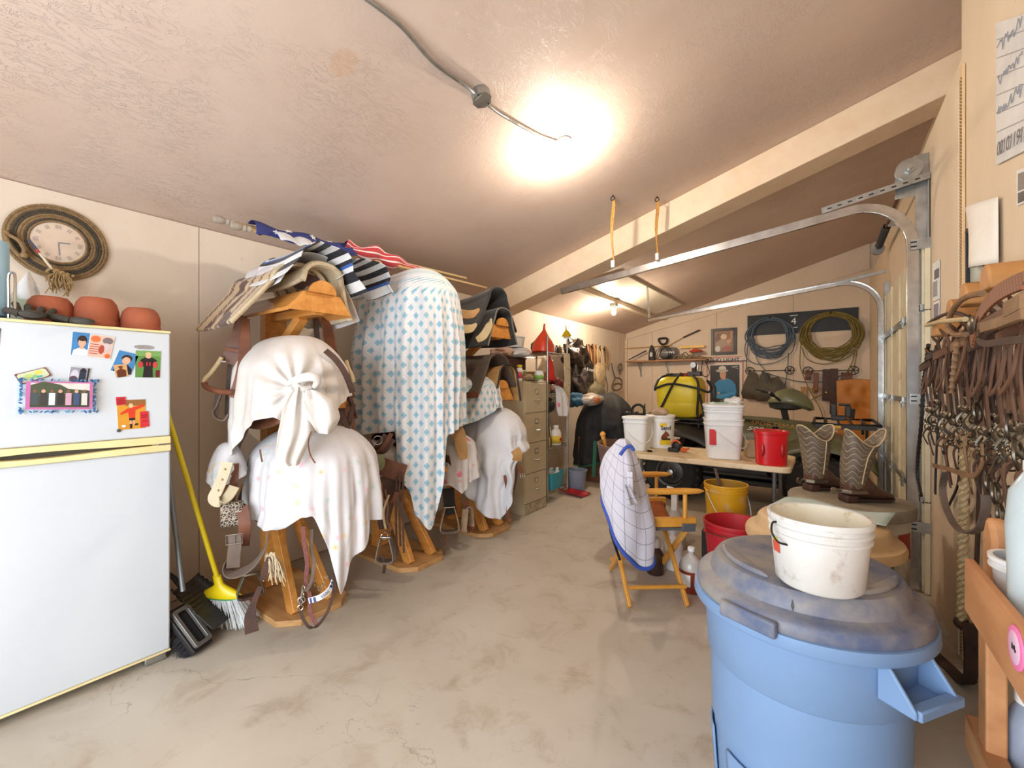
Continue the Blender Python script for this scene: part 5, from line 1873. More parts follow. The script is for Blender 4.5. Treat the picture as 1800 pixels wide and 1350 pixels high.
# --- flags on two poles laid over the racks
M_POLE = mat('pale flag pole', (206, 176, 130), 0.5, col2=(186, 152, 104), stretch=(1, 0.2, 1))
M_FIN = mat('weathered finial', (176, 164, 150), 0.6, col2=(150, 138, 124))
F0, F1 = V((-2.92, 1.13, 2.40)), V((-2.86, 3.18, 2.46))
G0, G1 = V((-2.84, 1.19, 2.362)), V((-2.80, 3.42, 2.40))
for i, (a, b2, lab) in enumerate(((F0, F1, 'flag with navy canton and red stripes rolled on the higher pole'), (G0, G1, 'bare pale pole with a flag remnant lying below the navy one'))):
	fl = thing('flag', lab, 'flag', tuple(a), group='flags laid over the racks')
	q = MB()
	q.tube([a, b2], 0.0125, 10)
	q.build('pole', M_POLE, fl)
	d = (b2 - a).normalized()
	q = MB()
	rot = d.to_track_quat('Z', 'Y').to_matrix()
	q.lathe([(0.004, -0.10), (0.018, -0.092), (0.025, -0.07), (0.022, -0.05), (0.013, -0.036), (0.02, -0.03), (0.022, -0.02), (0.015, -0.012), (0.02, -0.004), (0.018, 0.012)], tuple(a), 16, rot)
	q.build('finial', M_FIN, fl)
	if i == 0:
		def canton(u, v):
			p = F0 + (F1 - F0) * (0.045 + 0.34 * u)
			aa = -0.6 + 3.2 * v
			r = 0.024 + 0.03 * v + 0.012 * math.sin(u * 14 + v * 3)
			return p + V((math.sin(aa) * r + 0.07 * v, 0, math.cos(aa) * r - 0.02 * v))
		q = MB()
		q.grid(canton, 26, 14, False)
		cn = q.build('canton', M_FLAGB, fl, solid=0.003, sub=1)
		STAR = [(math.sin(2 * PI * k / 10) * (1 if k % 2 == 0 else 0.42), math.cos(2 * PI * k / 10) * (1 if k % 2 == 0 else 0.42)) for k in range(10)]
		for (u, v, sz) in ((0.30, 0.55, 0.030), (0.52, 0.60, 0.026), (0.18, 0.78, 0.022), (0.72, 0.5, 0.022)):
			c0, cu_, cv_ = V(canton(u, v)), V(canton(u + 0.03, v)) - V(canton(u, v)), V(canton(u, v + 0.05)) - V(canton(u, v))
			nn_ = cv_.cross(cu_).normalized()
			if nn_.x < 0:
				nn_ = -nn_
			q = MB()
			q.prism([(x * sz, y * sz) for x, y in STAR], 0.002, frame(tuple(c0 + nn_ * 0.005), tuple(cu_), tuple(nn_.cross(cu_))))
			q.build('star', WHT, cn, smooth=False)

		def stripes(u, v):
			p = F0 + (F1 - F0) * (0.34 + 0.40 * u)
			aa = -1.2 + 4.4 * v
			r = (0.03 + 0.045 * math.sin(PI * min(1, u * 1.15)) + 0.018 * math.sin(u * 21 + v * 4) + 0.012 * pnoise(u * 9, v * 5, 4)) * (1 - 0.45 * u)
			return p + V((math.sin(aa) * r * 1.3 + 0.07 * (1 - u), 0.02 * math.sin(v * 7), math.cos(aa) * r - 0.03 * u))
		q = MB()
		q.grid(stripes, 44, 26, False, lambda u, v: (v * 0.8 + u * 0.3, u))
		q.build('stripes', M_FLAGR, fl, solid=0.003, sub=1)
	else:
		q = MB()
		q.tube([a + d * 0.05 + V((0.02 * math.cos(k), 0.004 * k, 0.02 * math.sin(k))) for k in range(10)], 0.003, 6)
		q.build('wire_tie', M_DKMET, fl)

		def rem(u, v):
			p = G0 + (G1 - G0) * (0.06 + 0.1 * u)
			return p + V((0.02 + 0.10 * v, 0.02 * math.sin(u * 6), 0.014 - 0.07 * v * v + 0.01 * math.sin(u * 9)))
		q = MB()
		q.grid(rem, 10, 8)
		q.build('cloth_remnant', M_SHFIT, fl, solid=0.003)
# ================================================================== file cabinet, wire shelf, left wall at the back
M_CAB = mat('khaki file cabinet enamel', (194, 182, 154), 0.4, col2=(184, 170, 141), scale=3, dirt=(120, 96, 66), dirtp=(0.72, 0.8), dscale=9)
fc_ = thing('file_cabinet', 'khaki four-drawer file cabinet beside the wire shelf', 'file cabinet', (-2.95, 4.07, 0))
cx0, cx1, cy0, cy1 = -3.30, -2.625, 3.845, 4.305
q = MB()
q.box(((cx0 + cx1) / 2, (cy0 + cy1) / 2, 0.725), (cx1 - cx0, cy1 - cy0, 1.45))
q.build('body', M_CAB, fc_, bevel=0.004)
for k, (za, zb) in enumerate(((0.125, 0.435), (0.445, 0.765), (0.775, 1.095), (1.105, 1.425))):
	q = MB()
	q.box((cx1 + 0.006, (cy0 + cy1) / 2, (za + zb) / 2), (0.016, cy1 - cy0 - 0.035, zb - za))
	dr = q.build('drawer', M_CAB, fc_, bevel=0.003)
	zc_ = (za + zb) / 2
	q = MB()
	q.tube(spline([(cx1 + 0.013, 4.03, zc_ - 0.02), (cx1 + 0.035, 4.04, zc_ - 0.026), (cx1 + 0.037, 4.075, zc_ - 0.028), (cx1 + 0.035, 4.11, zc_ - 0.026), (cx1 + 0.013, 4.12, zc_ - 0.02)], 4), 0.006, 8)
	q.build('pull', M_GALV, dr)
	q = MB()
	q.box((cx1 + 0.016, 4.075, zc_ + 0.07), (0.005, 0.075, 0.055))
	q.box((cx1 + 0.0185, 4.075, zc_ + 0.07), (0.003, 0.058, 0.038), mi=1)
	q.build('label_holder', [M_GALV, flat('label card', (206, 196, 168))], dr, smooth=False)
q = MB()
q.box((cx1 + 0.004, (cy0 + cy1) / 2, 0.06), (0.01, cy1 - cy0 - 0.01, 0.10))
q.build('plinth', mat('scuffed khaki plinth', (194, 182, 154), 0.5, col2=(150, 134, 104), dirt=(96, 70, 46), dirtp=(0.55, 0.62), dscale=30), fc_, bevel=0.002)

ZC = 1.452


def bottle(name, label, cat, loc, prof, m, cap=None, capm=None, lab=None, labm=None, n=24, sx=1.0, sy=1.0, rz=0.0, power=2.0, group=None):
	"""container turned on a lathe, with cap and wrap-around label as parts"""
	t = thing(name, label, cat, loc, rz, group=group)
	q = MB()
	q.lathe(prof, (0, 0, 0), n, None, sx, sy, power=power)
	q.build('body', m, t, world=False)
	if cap:
		q = MB()
		q.lathe(cap, (0, 0, 0), 18)
		q.build('cap', capm, t, world=False)
	if lab:
		q = MB()
		q.lathe(lab, (0, 0, 0), n, None, sx, sy, caps=False, power=power)
		q.build('label_wrap', labm, t, world=False, solid=0.0006)
	return t


bottle('spray_bottle', 'white red bottle with yellow cap on the cabinet near the felt pad', 'bottle', (-2.72, 3.90, ZC), [(0.028, 0), (0.032, 0.005), (0.032, 0.13), (0.02, 0.15), (0.013, 0.155)], M_WHITE,
	   [(0.013, 0.152), (0.03, 0.155), (0.03, 0.175), (0.01, 0.18)], M_YEL, [(0.0326, 0.03), (0.0326, 0.10)], flat('pink red label', (214, 74, 96)))
bottle('jar', 'white supplement jar with green label at the cabinet corner', 'jar', (-2.69, 4.25, ZC), [(0.05, 0), (0.054, 0.006), (0.054, 0.09), (0.045, 0.10)], M_WHITE, [(0.045, 0.098), (0.05, 0.10), (0.05, 0.12), (0.04, 0.123)], M_WHITE,
	   [(0.0546, 0.02), (0.0546, 0.07)], flat('leaf green label', (142, 188, 90)))
for i, (y, w, lab) in enumerate(((3.98, 0.10, 'white green carton on the cabinet behind the cap'), (4.12, 0.12, 'second white green carton on the cabinet, nearer the jar'))):
	t = thing('carton', lab, 'carton', (-2.86, y, ZC), group='cartons on the file cabinet')
	q = MB()
	q.box((-2.86, y, ZC + 0.065), (0.08, w, 0.13))
	q.build('box', M_WHITE, t, bevel=0.002)
	q = MB()
	q.box((-2.819, y, ZC + 0.095), (0.002, w - 0.004, 0.045))
	q.build('printed_band', flat('leaf green label', (142, 188, 90)), t)
cap_ = thing('camouflage_cap', 'tan and brown cap lying on the file cabinet', 'cap', (-2.73, 4.07, ZC))
q = MB()
q.lathe([(0.09, 0.0), (0.092, 0.02), (0.08, 0.055), (0.05, 0.08), (0.01, 0.088)], (-2.74, 4.07, ZC + 0.004), 20, sx=0.9)
q.build('crown', mat('tan camouflage', (176, 156, 122), 0.9, col2=(110, 94, 72), scale=26, var=0.2), cap_)
q = MB()
q.prism([(0.10 * math.cos(R(a)), 0.10 * math.sin(R(a))) for a in range(-90, 91, 12)], 0.008, Matrix.Translation((-2.68, 4.05, ZC + 0.006)))
q.build('brim', mat('dark cap brim', (66, 54, 42), 0.8), cap_)
q = MB()
q.box((-3.05, 4.06, ZC + 0.13), (0.34, 0.40, 0.26))
q.box((-3.05, 4.06, ZC + 0.268), (0.36, 0.42, 0.016))
tag(q.build('storage_crate', mat('dark maroon crate', (74, 40, 38), 0.6, col2=(48, 30, 28)), bevel=0.006), 'dark maroon crate standing on the back of the file cabinet', 'crate')


def blob(name, label, cat, c, r, m, seed=1, amp=0.2, freq=2.2, n=40, k=26, parent=None, part=None, flatz=None, sharp=1.0, group=None):
	"""crumpled bag or heap: noisy ellipsoid resting on its flattened underside"""
	q = MB()

	def f(u, v):
		a, b2 = 2 * PI * u, PI * (v * 0.98 + 0.01)
		d = V((math.sin(b2) * math.cos(a), math.sin(b2) * math.sin(a), -math.cos(b2)))
		w = 1 + amp * (pnoise(d.x * freq + seed, d.y * freq + d.z * freq * 0.8, seed) + 0.5 * pnoise(d.x * freq * 2.7, (d.y - d.z) * freq * 2.4, seed + 4)) * sharp
		p = V((d.x * r[0] * w, d.y * r[1] * w, d.z * r[2] * w))
		if flatz is not None:
			p.z = max(p.z, flatz)
		return p + V(c)
	q.grid(f, n, k, True)
	o = q.build(part or name, m, parent, sub=1)
	if parent is None:
		tag(o, label, cat, group)
	return o


M_BAGW = mat('thin white plastic bag', (226, 228, 234), 0.3, col2=(206, 210, 220), bump=0.5, bscale=14, bdist=0.02)
M_BAGP = mat('peach plastic bag', (212, 178, 160), 0.35, col2=(190, 150, 134), bump=0.5, bscale=14, bdist=0.02)
ZK = ZC + 0.276
blob('plastic_bag', 'crumpled white plastic bag under the white tub', 'bag', (-2.98, 4.16, ZK + 0.052), (0.22, 0.20, 0.07), M_BAGW, 3, 0.18, flatz=-0.05)
blob('plastic_bag', 'crumpled peach plastic bag beside the third rack, left of the tub', 'bag', (-2.97, 3.90, ZK + 0.052), (0.15, 0.10, 0.065), M_BAGP, 7, 0.2, flatz=-0.05)
tub = thing('plastic_tub', 'round white plastic tub on top of the plastic bag', 'tub', (-2.96, 4.13, ZK + 0.12))
q = MB()
q.lathe([(0.005, 0.004), (0.105, 0.0), (0.11, 0.005), (0.125, 0.12), (0.118, 0.12), (0.104, 0.01), (0.005, 0.008)], (-2.96, 4.13, ZK + 0.12), 32)
q.build('bowl', M_WHITE, tub)
q = MB()
q.lathe([(0.122, 0.108), (0.136, 0.112), (0.136, 0.124), (0.122, 0.126)], (-2.96, 4.13, ZK + 0.12), 32)
q.build('rim', M_WHITE, tub)

# --- wire shelf
M_CHROME = mat('chrome wire', (196, 196, 194), 0.25, 1.0, col2=(160, 160, 158))
ws = thing('wire_shelf', 'chrome wire shelf unit crammed with supplies behind the file cabinet', 'shelf', (-2.9, 4.68, 0))
wx0, wx1, wy0, wy1 = -3.16, -2.69, 4.44, 4.93
for x in (wx0, wx1):
	for y in (wy0, wy1):
		q = MB()
		q.tube([(x, y, 0.0), (x, y, 2.0)], 0.0125, 12)
		for k in range(38):
			q.lathe([(0.0128, 0), (0.0136, 0.003), (0.0128, 0.006)], (x, y, 0.1 + k * 0.05), 12, caps=False)
		q.build('post', M_CHROME, ws)
SHZ = (0.13, 0.655, 1.30, 1.80)
for z in SHZ:
	q = MB()
	for dz in (0, -0.03):
		q.tube([(wx0, wy0, z + dz), (wx1, wy0, z + dz), (wx1, wy1, z + dz), (wx0, wy1, z + dz)], 0.004, 6, closed=True)
	sh_ = q.build('shelf_frame', M_CHROME, ws)
	q = MB()
	for k in range(18):
		y = wy0 + (wy1 - wy0) * (k + 0.5) / 18
		q.tube([(wx0, y, z), (wx1, y, z)], 0.0022, 5)
	for s, x in ((1, wx1), (1, wx0)):
		pts = [(x, wy0 + (wy1 - wy0) * k / 24, z - (0.03 if k % 2 else 0.0)) for k in range(25)]
		q.tube(pts, 0.0025, 5)
	for y in (wy0, wy1):
		q.tube([(wx0 + (wx1 - wx0) * k / 24, y, z - (0.03 if k % 2 else 0.0)) for k in range(25)], 0.0025, 5)
	tag(q.build('shelf_wires', M_CHROME, sh_), kind='stuff')

M_RFUN = mat('orange red funnel plastic', (228, 78, 48), 0.35, col2=(210, 60, 38))
fn = thing('funnel', 'large orange red funnel upside down on the wire shelf', 'funnel', (-2.83, 4.56, 1.80))
fm = Matrix.Translation((-2.83, 4.56, 1.805)) @ Matrix.Rotation(-0.12, 4, 'X')
q = MB()
q.lathe([(0.135, 0.0), (0.14, 0.004), (0.135, 0.035), (0.128, 0.10), (0.11, 0.145), (0.06, 0.22), (0.026, 0.27), (0.02, 0.285)], (0, 0, 0), 36, caps=False)
q.v = [fm @ V(p) for p in q.v]
q.build('cone', M_RFUN, fn, solid=0.004)
q = MB()
q.lathe([(0.021, 0.28), (0.019, 0.30), (0.013, 0.36), (0.011, 0.37)], (0, 0, 0), 16)
q.v = [fm @ V(p) for p in q.v]
q.build('spout', M_RFUN, fn)
f2 = thing('funnel', 'small yellow funnel capping the corner post of the wire shelf', 'funnel', (wx1, wy1, 2.0))
fm = Matrix.Translation((wx1, wy1, 2.005)) @ Matrix.Rotation(0.22, 4, 'X')
q = MB()
q.lathe([(0.062, 0.03), (0.064, 0.034), (0.06, 0.05), (0.03, 0.09), (0.012, 0.11)], (0, 0, 0), 24, caps=False)
q.v = [fm @ V(p) for p in q.v]
q.build('cone', M_YEL, f2, solid=0.003)
q = MB()
q.lathe([(0.012, 0.108), (0.010, 0.12), (0.005, 0.18)], (0, 0, 0), 12)
q.v = [fm @ V(p) for p in q.v]
q.build('spout', M_YEL, f2)
q = MB()
q.lathe([(0.02, 0.0), (0.046, 0.004), (0.046, 0.04), (0.02, 0.045)], (0, 0, 0), 18)
q.v = [fm @ V(p) for p in q.v]
q.build('paper_cup', M_WHITE, f2)
blob('felt_hat', 'dark grey felt hat behind the orange red funnel', 'hat', (-3.0, 4.74, 1.895), (0.10, 0.11, 0.09), mat('grey felt', (86, 80, 78), 0.9), 5, 0.2)
blob('plastic_bag', 'clear bag of white powder on the top wire shelf', 'bag', (-2.78, 4.66, 1.865), (0.07, 0.06, 0.065), M_BAGW, 11, 0.15)
bin_ = thing('wire_basket', 'dark wire basket with small bottles on the top wire shelf', 'basket', (-2.84, 4.80, 1.80))
q = MB()
for z in (1.805, 1.83, 1.86, 1.89):
	q.tube([(-2.95, 4.73, z), (-2.72, 4.73, z), (-2.72, 4.905, z), (-2.95, 4.905, z)], 0.003, 5, closed=True)
for k in range(10):
	y = 4.735 + 0.0185 * k
	q.tube([(-2.72, y, 1.805), (-2.72, y, 1.89)], 0.002, 5)
	x = -2.95 + 0.0255 * k
	q.tube([(x, 4.73, 1.805), (x, 4.73, 1.89)], 0.002, 5)
q.build('basket_wires', M_BLACK, bin_)
for k, (x, y, m) in enumerate(((-2.78, 4.77, M_GALV), (-2.79, 4.83, mat('dark glass bottle', (40, 44, 50), 0.1)), (-2.77, 4.88, M_LTHT), (-2.86, 4.80, M_WHITE))):
	q = MB()
	q.lathe([(0.024, 0), (0.026, 0.01), (0.026, 0.07), (0.012, 0.09), (0.012, 0.11)], (x, y, 1.808), 14)
	tag(q.build('small_bottle', m), ('tin bottle in the dark basket on the wire shelf', 'dark glass bottle in the basket on the wire shelf', 'tan bottle in the basket on the wire shelf', 'white bottle in the basket on the wire shelf')[k], 'bottle', 'bottles in the wire basket')
# third shelf: red scoop, boxes, jars with lids
sc_ = thing('feed_scoop', 'red plastic feed scoop hanging below the top wire shelf', 'scoop', (-2.75, 4.60, 1.42))
q = MB()


def scoopf(u, v):
	a = PI * (0.05 + 0.9 * u)
	r = 0.075 * (0.65 + 0.35 * v)
	return (-2.76 + math.sin(a) * r * 0.7, 4.60 + math.cos(a) * r + 0.04 * v, 1.72 - 0.26 * v)


q.grid(scoopf, 16, 8)
q.build('scoop_body', mat('red plastic', (206, 44, 40), 0.35, col2=(186, 34, 34)), sc_, solid=0.005)
q = MB()
q.tube([(-2.75, 4.60, 1.72), (-2.75, 4.59, 1.77)], 0.012, 8)
q.build('handle', mat('red plastic', (206, 44, 40), 0.35), sc_)
for k, (y, c, lab) in enumerate(((4.52, (196, 160, 140), 'striped pet food tin on the middle wire shelf, left one'), (4.68, (176, 120, 96), 'striped pet food tin on the middle wire shelf, right one'))):
	bottle('tin_can', lab, 'tin', (-2.76, y, 1.303), [(0.045, 0), (0.047, 0.004), (0.047, 0.11), (0.045, 0.114)], M_GALV, None, None, [(0.0475, 0.01), (0.0475, 0.104)], mat('tin label %d' % k, c, 0.4, col2=(60, 54, 58), scale=14, var=0.2), group='tins on the wire shelf')
q = MB()
q.box((-2.98, 4.68, 1.44), (0.22, 0.3, 0.27))
tag(q.build('cardboard_box', mat('tan cardboard', (176, 130, 78), 0.8, col2=(150, 108, 62)), bevel=0.004), 'tan cardboard box deep on the middle wire shelf', 'box')
blob('riding_helmet', 'black helmet hanging under the middle wire shelf', 'helmet', (-2.82, 4.62, 1.15), (0.12, 0.12, 0.10), M_BLACK, 3, 0.05)
blob('work_bag', 'brown work bag deep on the second wire shelf', 'bag', (-3.0, 4.7, 0.80), (0.13, 0.18, 0.15), M_LTHG, 6, 0.2, flatz=-0.14)
blob('plastic_bag', 'dark red bundle on the middle wire shelf before the carton', 'bundle', (-2.80, 4.84, 1.40), (0.09, 0.08, 0.10), mat('dark red cloth', (120, 40, 40), 0.7), 9, 0.25, flatz=-0.095)
# hanging white rag and macrame
rag = thing('white_rag', 'white rag with pink edge hanging off the middle wire shelf', 'rag', (-2.66, 4.72, 1.0))
tail([V((-2.68, 4.60, 1.40)), V((-2.655, 4.66, 1.36)), V((-2.645, 4.72, 1.24)), V((-2.645, 4.75, 1.10)), V((-2.645, 4.76, 1.02))], [0.05, 0.10, 0.17, 0.18, 0.14], 0.02, 6, M_SHR, rag, 3, 'cloth')
mc = thing('mohair_cinch', 'cream mohair string cinch hanging from the wire shelf post', 'cinch', (-2.67, 4.92, 0.9))
random.seed(21)
q = MB()
for k in range(16):
	y = 4.80 + 0.0095 * k
	zz = 0.88 + random.uniform(0, 0.3) + (0.25 if k < 8 else 0)
	q.tube(spline([(-2.665, y, 1.81), (-2.655 + random.uniform(-0.006, 0.006), y + random.uniform(-0.01, 0.01), 1.5), (-2.66, y + random.uniform(-0.01, 0.012), 1.2), (-2.66, y + random.uniform(-0.012, 0.012), zz)], 4), 0.0065, 6)
q.build('cords', M_FLEECE, mc)
for z in (1.62, 1.42):
	q = MB()
	q.box((-2.658, 4.872, z), (0.02, 0.16, 0.03))
	q.build('cross_band', M_FLEECE, mc, bevel=0.006)
# lower shelves
bottle('bleach_bottle', 'tall white bottle at the back of the second wire shelf', 'bottle', (-2.80, 4.60, 0.658), [(0.05, 0), (0.055, 0.008), (0.055, 0.2), (0.04, 0.24), (0.02, 0.25), (0.02, 0.27)], M_WHITE, [(0.02, 0.262), (0.026, 0.265), (0.026, 0.295), (0.02, 0.3)], flat('cap blue', (60, 80, 150)))
t = bottle('supplement_jug', 'squat white jug with yellow and red label on the wire shelf', 'jug', (-2.745, 4.74, 0.658), [(0.075, 0), (0.08, 0.008), (0.08, 0.14), (0.06, 0.185), (0.032, 0.20), (0.03, 0.21)], M_WHITE, [(0.03, 0.205), (0.036, 0.21), (0.036, 0.235), (0.03, 0.24)], M_WHITE,
		   [(0.0806, 0.02), (0.0806, 0.115)], flat('yellow label', (238, 206, 70)), sx=0.8)
q = MB()
q.prism(ell(0, 0.07, 0.026, 0.02), 0.002, frame((0.0655, 0, 0), (0, 1, 0), (0, 0, 1)))
q.build('label_oval', flat('label red', (200, 40, 40)), t, world=False)
for k, (y, c) in enumerate(((4.49, (40, 36, 36)), (4.53, (206, 160, 90)), (4.56, (60, 70, 60)))):
	q = MB()
	q.tube([(-2.72, y, 0.66), (-2.76, y + 0.01, 1.02)], 0.011, 8)
	q.lathe([(0.014, 0), (0.014, 0.1), (0.011, 0.11)], (-2.72, y, 0.66), 10)
	tag(q.build('hand_tool', mat('tool handle %d' % k, c, 0.5)), ('black handled tool', 'wooden handled tool', 'green handled tool')[k] + ' standing on the second wire shelf', 'tool', 'tools on the wire shelf')
bk = thing('tote_basket', 'teal plastic basket with bottles on the lowest wire shelf', 'basket', (-2.76, 4.64, 0.13))
q = MB()
b0, b1 = rrect(0.24, 0.26, 0.03), rrect(0.28, 0.32, 0.03)
rs = []
for z, s in ((0.004, 0), (0.10, 0.5), (0.20, 1), (0.205, 1.04), (0.195, 0.97), (0.01, 0.0)):
	rs.append([V((-2.79 + a[0] * (1 - s) + b_[0] * s, 4.64 + a[1] * (1 - s) + b_[1] * s, 0.133 + z)) for a, b_ in zip(b0, b1)])
q.rings(rs)
q.build('tub', mat('teal plastic', (46, 156, 176), 0.4, col2=(38, 138, 160)), bk)
for k, (x, y) in enumerate(((-2.80, 4.72), (-2.74, 4.76), (-2.86, 4.70))):
	bottle('small_bottle', ('white bottle at the near side of the teal basket', 'white bottle at the far corner of the teal basket', 'white bottle at the rear of the teal basket')[k], 'bottle', (x, y, 0.15), [(0.03, 0), (0.032, 0.01), (0.032, 0.16), (0.015, 0.19)], M_WHITE, [(0.015, 0.185), (0.02, 0.19), (0.02, 0.215)], M_WHITE, group='bottles in the teal basket')
q = MB()
q.bar((-2.80, 4.58, 0.16), (-2.86, 4.60, 0.62), 0.04, 0.03)
tag(q.build('wooden_stick', M_OAK, bevel=0.004), 'wooden stick standing in the teal basket', 'stick')
q = MB()
q.bar((-2.72, 4.55, 0.30), (-2.80, 4.72, 0.36), 0.05, 0.02)
tag(q.build('grey_brush', mat('grey plastic', (150, 156, 160), 0.5), bevel=0.006), 'grey brush lying across the teal basket', 'brush')

# --- grey waste bin, red dustpan, black heap on the floor
wb = thing('waste_bin', 'blue grey waste bin on the floor before the black heap', 'bin', tuple(at(1013, 845, 5.75).xy) + (0,))
q = MB()
q.lathe([(0.005, 0.004), (0.105, 0.0), (0.11, 0.006), (0.138, 0.27), (0.146, 0.272), (0.146, 0.285), (0.134, 0.285), (0.104, 0.012), (0.005, 0.01)], (0, 0, 0), 32)
q.build('bin_body', mat('blue grey plastic', (136, 146, 166), 0.45, col2=(122, 132, 154)), wb, world=False)
rp = thing('dust_pan', 'red dustpan on the floor under the wire shelf', 'dustpan', (-2.60, 4.98, 0))
q = MB()


def rpf(u, v):
	return (-2.72 + 0.28 * u, 4.96 + (v - 0.5) * (0.15 + 0.10 * u), 0.008 + 0.05 * (abs(v - 0.5) * 2) ** 3 * (1 - u * 0.6) + 0.035 * max(0, 0.2 - u))


q.grid(rpf, 12, 10)
q.build('pan', mat('red dustpan plastic', (186, 40, 44), 0.4), rp, solid=0.004)
q = MB()
q.tube([(-2.72, 4.96, 0.02), (-2.84, 4.96, 0.05)], 0.014, 8, flat=0.6)
q.build('handle', mat('red dustpan plastic', (186, 40, 44), 0.4), rp)

hx = thing('storage_chest', 'low wooden chest with green strap under the black horse blanket', 'trunk', (-2.62, 6.15, 0))
q = MB()
q.box((-2.66, 6.2, 0.33), (0.62, 0.85, 0.62))
q.box((-2.66, 6.2, 0.06), (0.66, 0.89, 0.12))
q.build('box', mat('dark worn wood', (112, 76, 52), 0.6, col2=(84, 56, 38), stretch=(1, 1, 6)), hx, bevel=0.006)
q = MB()
q.strap(ats([(1046, 775, 5.75), (1045, 800, 5.72), (1043, 838, 5.70)]), 0.05, 0.006, (0.5, 0.87, 0))
q.build('green_strap', mat('green webbing', (48, 112, 88), 0.7, bump=0.4, bscale=150), hx)
M_BBL = mat('black horse blanket', (40, 41, 43), 0.8, col2=(30, 31, 33), scale=12, bump=0.2, bscale=60)
bh = drape('horse_blanket', 'black horse blanket with green edging heaped over the chest', M_BBL, (-2.72, 6.25), 0.40, 0.50, 1.20, 0.30,
		   [(180, 0.5), (-140, 0.2), (-110, 0.2), (-80, 0.28), (-62, 0.34), (-45, 0.48), (-30, 0.62), (-20, 0.70), (-5, 0.60), (15, 0.45), (40, 0.36), (80, 0.4), (130, 0.5)], 9, 0.034, 0.06, seed=41, pw=2.2, pinch=lambda p: p + V((0.6, -0.6, 0)) * (0.06 * pnoise(p.z * 5, (p.x + p.y) * 4, 2) + 0.03 * pnoise(p.z * 11, (p.x + p.y) * 9, 5)),
		   zmod=lambda x, y: 0.06 * pnoise(x * 6, y * 6, 3) + 0.05)
bh['category'] = 'horse blanket'
q = MB()
q.tube([LASTPOS[-1](k / 180, 1.0) for k in range(108, 200)], 0.014, 6)
q.build('green_edge', mat('green webbing', (48, 112, 88), 0.7), bh)

# --- left wall: hooks with halters, bags, hanging tack
M_HOOK = M_DKMET


def wl(px, py, x=-3.40):
	u = (px - 900) / 760.0
	return at(px, py, x / (CA * u - SA))


def hook_bundle(px, label, mats, n, ztop_px, bot_px, wdt):
	c = wl(px, ztop_px)
	t = thing('hanging_halter', label, 'halter', tuple(wl(px, bot_px)), group='halters on hooks along the left wall')
	q = MB()
	q.tube(arc(c + V((0.03, 0, 0.0)), 0.035, 0, 360, 14, (0, 1, 0), (0, 0, 1))[:-1], 0.012, 8, closed=True)
	q.tube([c + V((-0.03, 0, 0)), c + V((0.03, 0, 0))], 0.01, 6)
	q.build('hook', M_HOOK, t)
	random.seed(px)
	for k in range(n):
		o = (k - (n - 1) / 2) * wdt / max(1, n - 1)
		top = c + V((0.045 + 0.01 * (k % 2), o * 0.2, 0.035))
		e = wl(px, bot_px) + V((0.05 + random.uniform(0, 0.03), o + random.uniform(-0.02, 0.02), random.uniform(-0.05, 0.12)))
		mid = (top + e) / 2 + V((0.03, o * 0.5, 0))
		strap(t, 'strap', [top, mid, e], 0.03, mats[k % len(mats)], (0.2, 1, 0), 0.006, 4)
	return t


hook_bundle(1030, 'tan leather halter on the wall hook nearest the wire shelf', [M_LTHT, M_LTH], 4, 609, 655, 0.16)
hook_bundle(1039, 'brown leather halter on the second wall hook above the tote bag', [M_LTH, M_LTHT], 4, 609, 660, 0.14)
hook_bundle(1046, 'pale webbing halter on the third wall hook', [mat('pale webbing', (206, 190, 164), 0.8), M_LTHT], 3, 610, 665, 0.14)
hook_bundle(1053, 'tan strap halter on the fourth wall hook above the canvas bag', [M_LTHT, mat('pale webbing', (206, 190, 164), 0.8)], 3, 612, 668, 0.12)
hook_bundle(1061, 'grey brown halter on the wall hook nearest the corner', [M_LTHG, M_LTHT], 4, 613, 650, 0.16)
# black tote with white lettering
tb_ = thing('tote_bag', 'black cloth tote bag with white lettering on the left wall', 'bag', tuple(wl(1032, 672, -3.3)))
pts = [wl(1018, 636, -3.28), wl(1043, 640, -3.28), wl(1043, 672, -3.26), wl(1022, 671, -3.26)]
q = MB()


def totef(u, v):
	p = pts[0] * (1 - u) * (1 - v) + pts[1] * u * (1 - v) + pts[2] * u * v + pts[3] * (1 - u) * v
	return p + V((0.035 * math.sin(PI * u) * (0.3 + 0.7 * v) + 0.008 * math.sin(u * 9 + v * 4), 0, 0))


q.grid(totef, 16, 12)
q.build('bag_body', M_BLACK, tb_, solid=0.02)
cc = V(totef(0.45, 0.36)) + V((0.045, -0.005, 0))
dd = (pts[1] - pts[0]).normalized()
text_mesh('ck & trend', 0.085, WHT, frame(tuple(cc), tuple(dd), (0, 0, 1)), 'lettering', tb_, width=0.40)
q = MB()
q.strap(spline([pts[0] + V((0.02, 0.1, 0)), wl(1030, 612, -3.33), pts[1] + V((0.02, -0.1, 0))], 6), 0.02, 0.004, (1, 0, 0.2))
q.build('bag_handle', M_BLACK, tb_)
blob('canvas_bag', 'tan canvas nose bag with strap on the left wall', 'bag', tuple(wl(1053, 662, -3.30)), (0.10, 0.20, 0.24), mat('tan canvas', (178, 156, 122), 0.85, col2=(152, 130, 98), bump=0.3, bscale=80), 9, 0.12)
blob('feed_sack', 'olive grey feed sack hanging low below the tote bag', 'sack', tuple(wl(1047, 690, -3.28)), (0.12, 0.30, 0.20), mat('olive grey sack', (140, 130, 104), 0.8, col2=(112, 104, 82), bump=0.3, bscale=60), 12, 0.16)
sk = thing('hanging_strap', 'brown strap dangling right of the canvas bag', 'strap', tuple(wl(1067, 702)))
strap(sk, 'strap', [wl(1062, 650, -3.435), wl(1068, 680, -3.435), wl(1066, 702, -3.435)], 0.025, M_LTHG, (0, 1, 0))
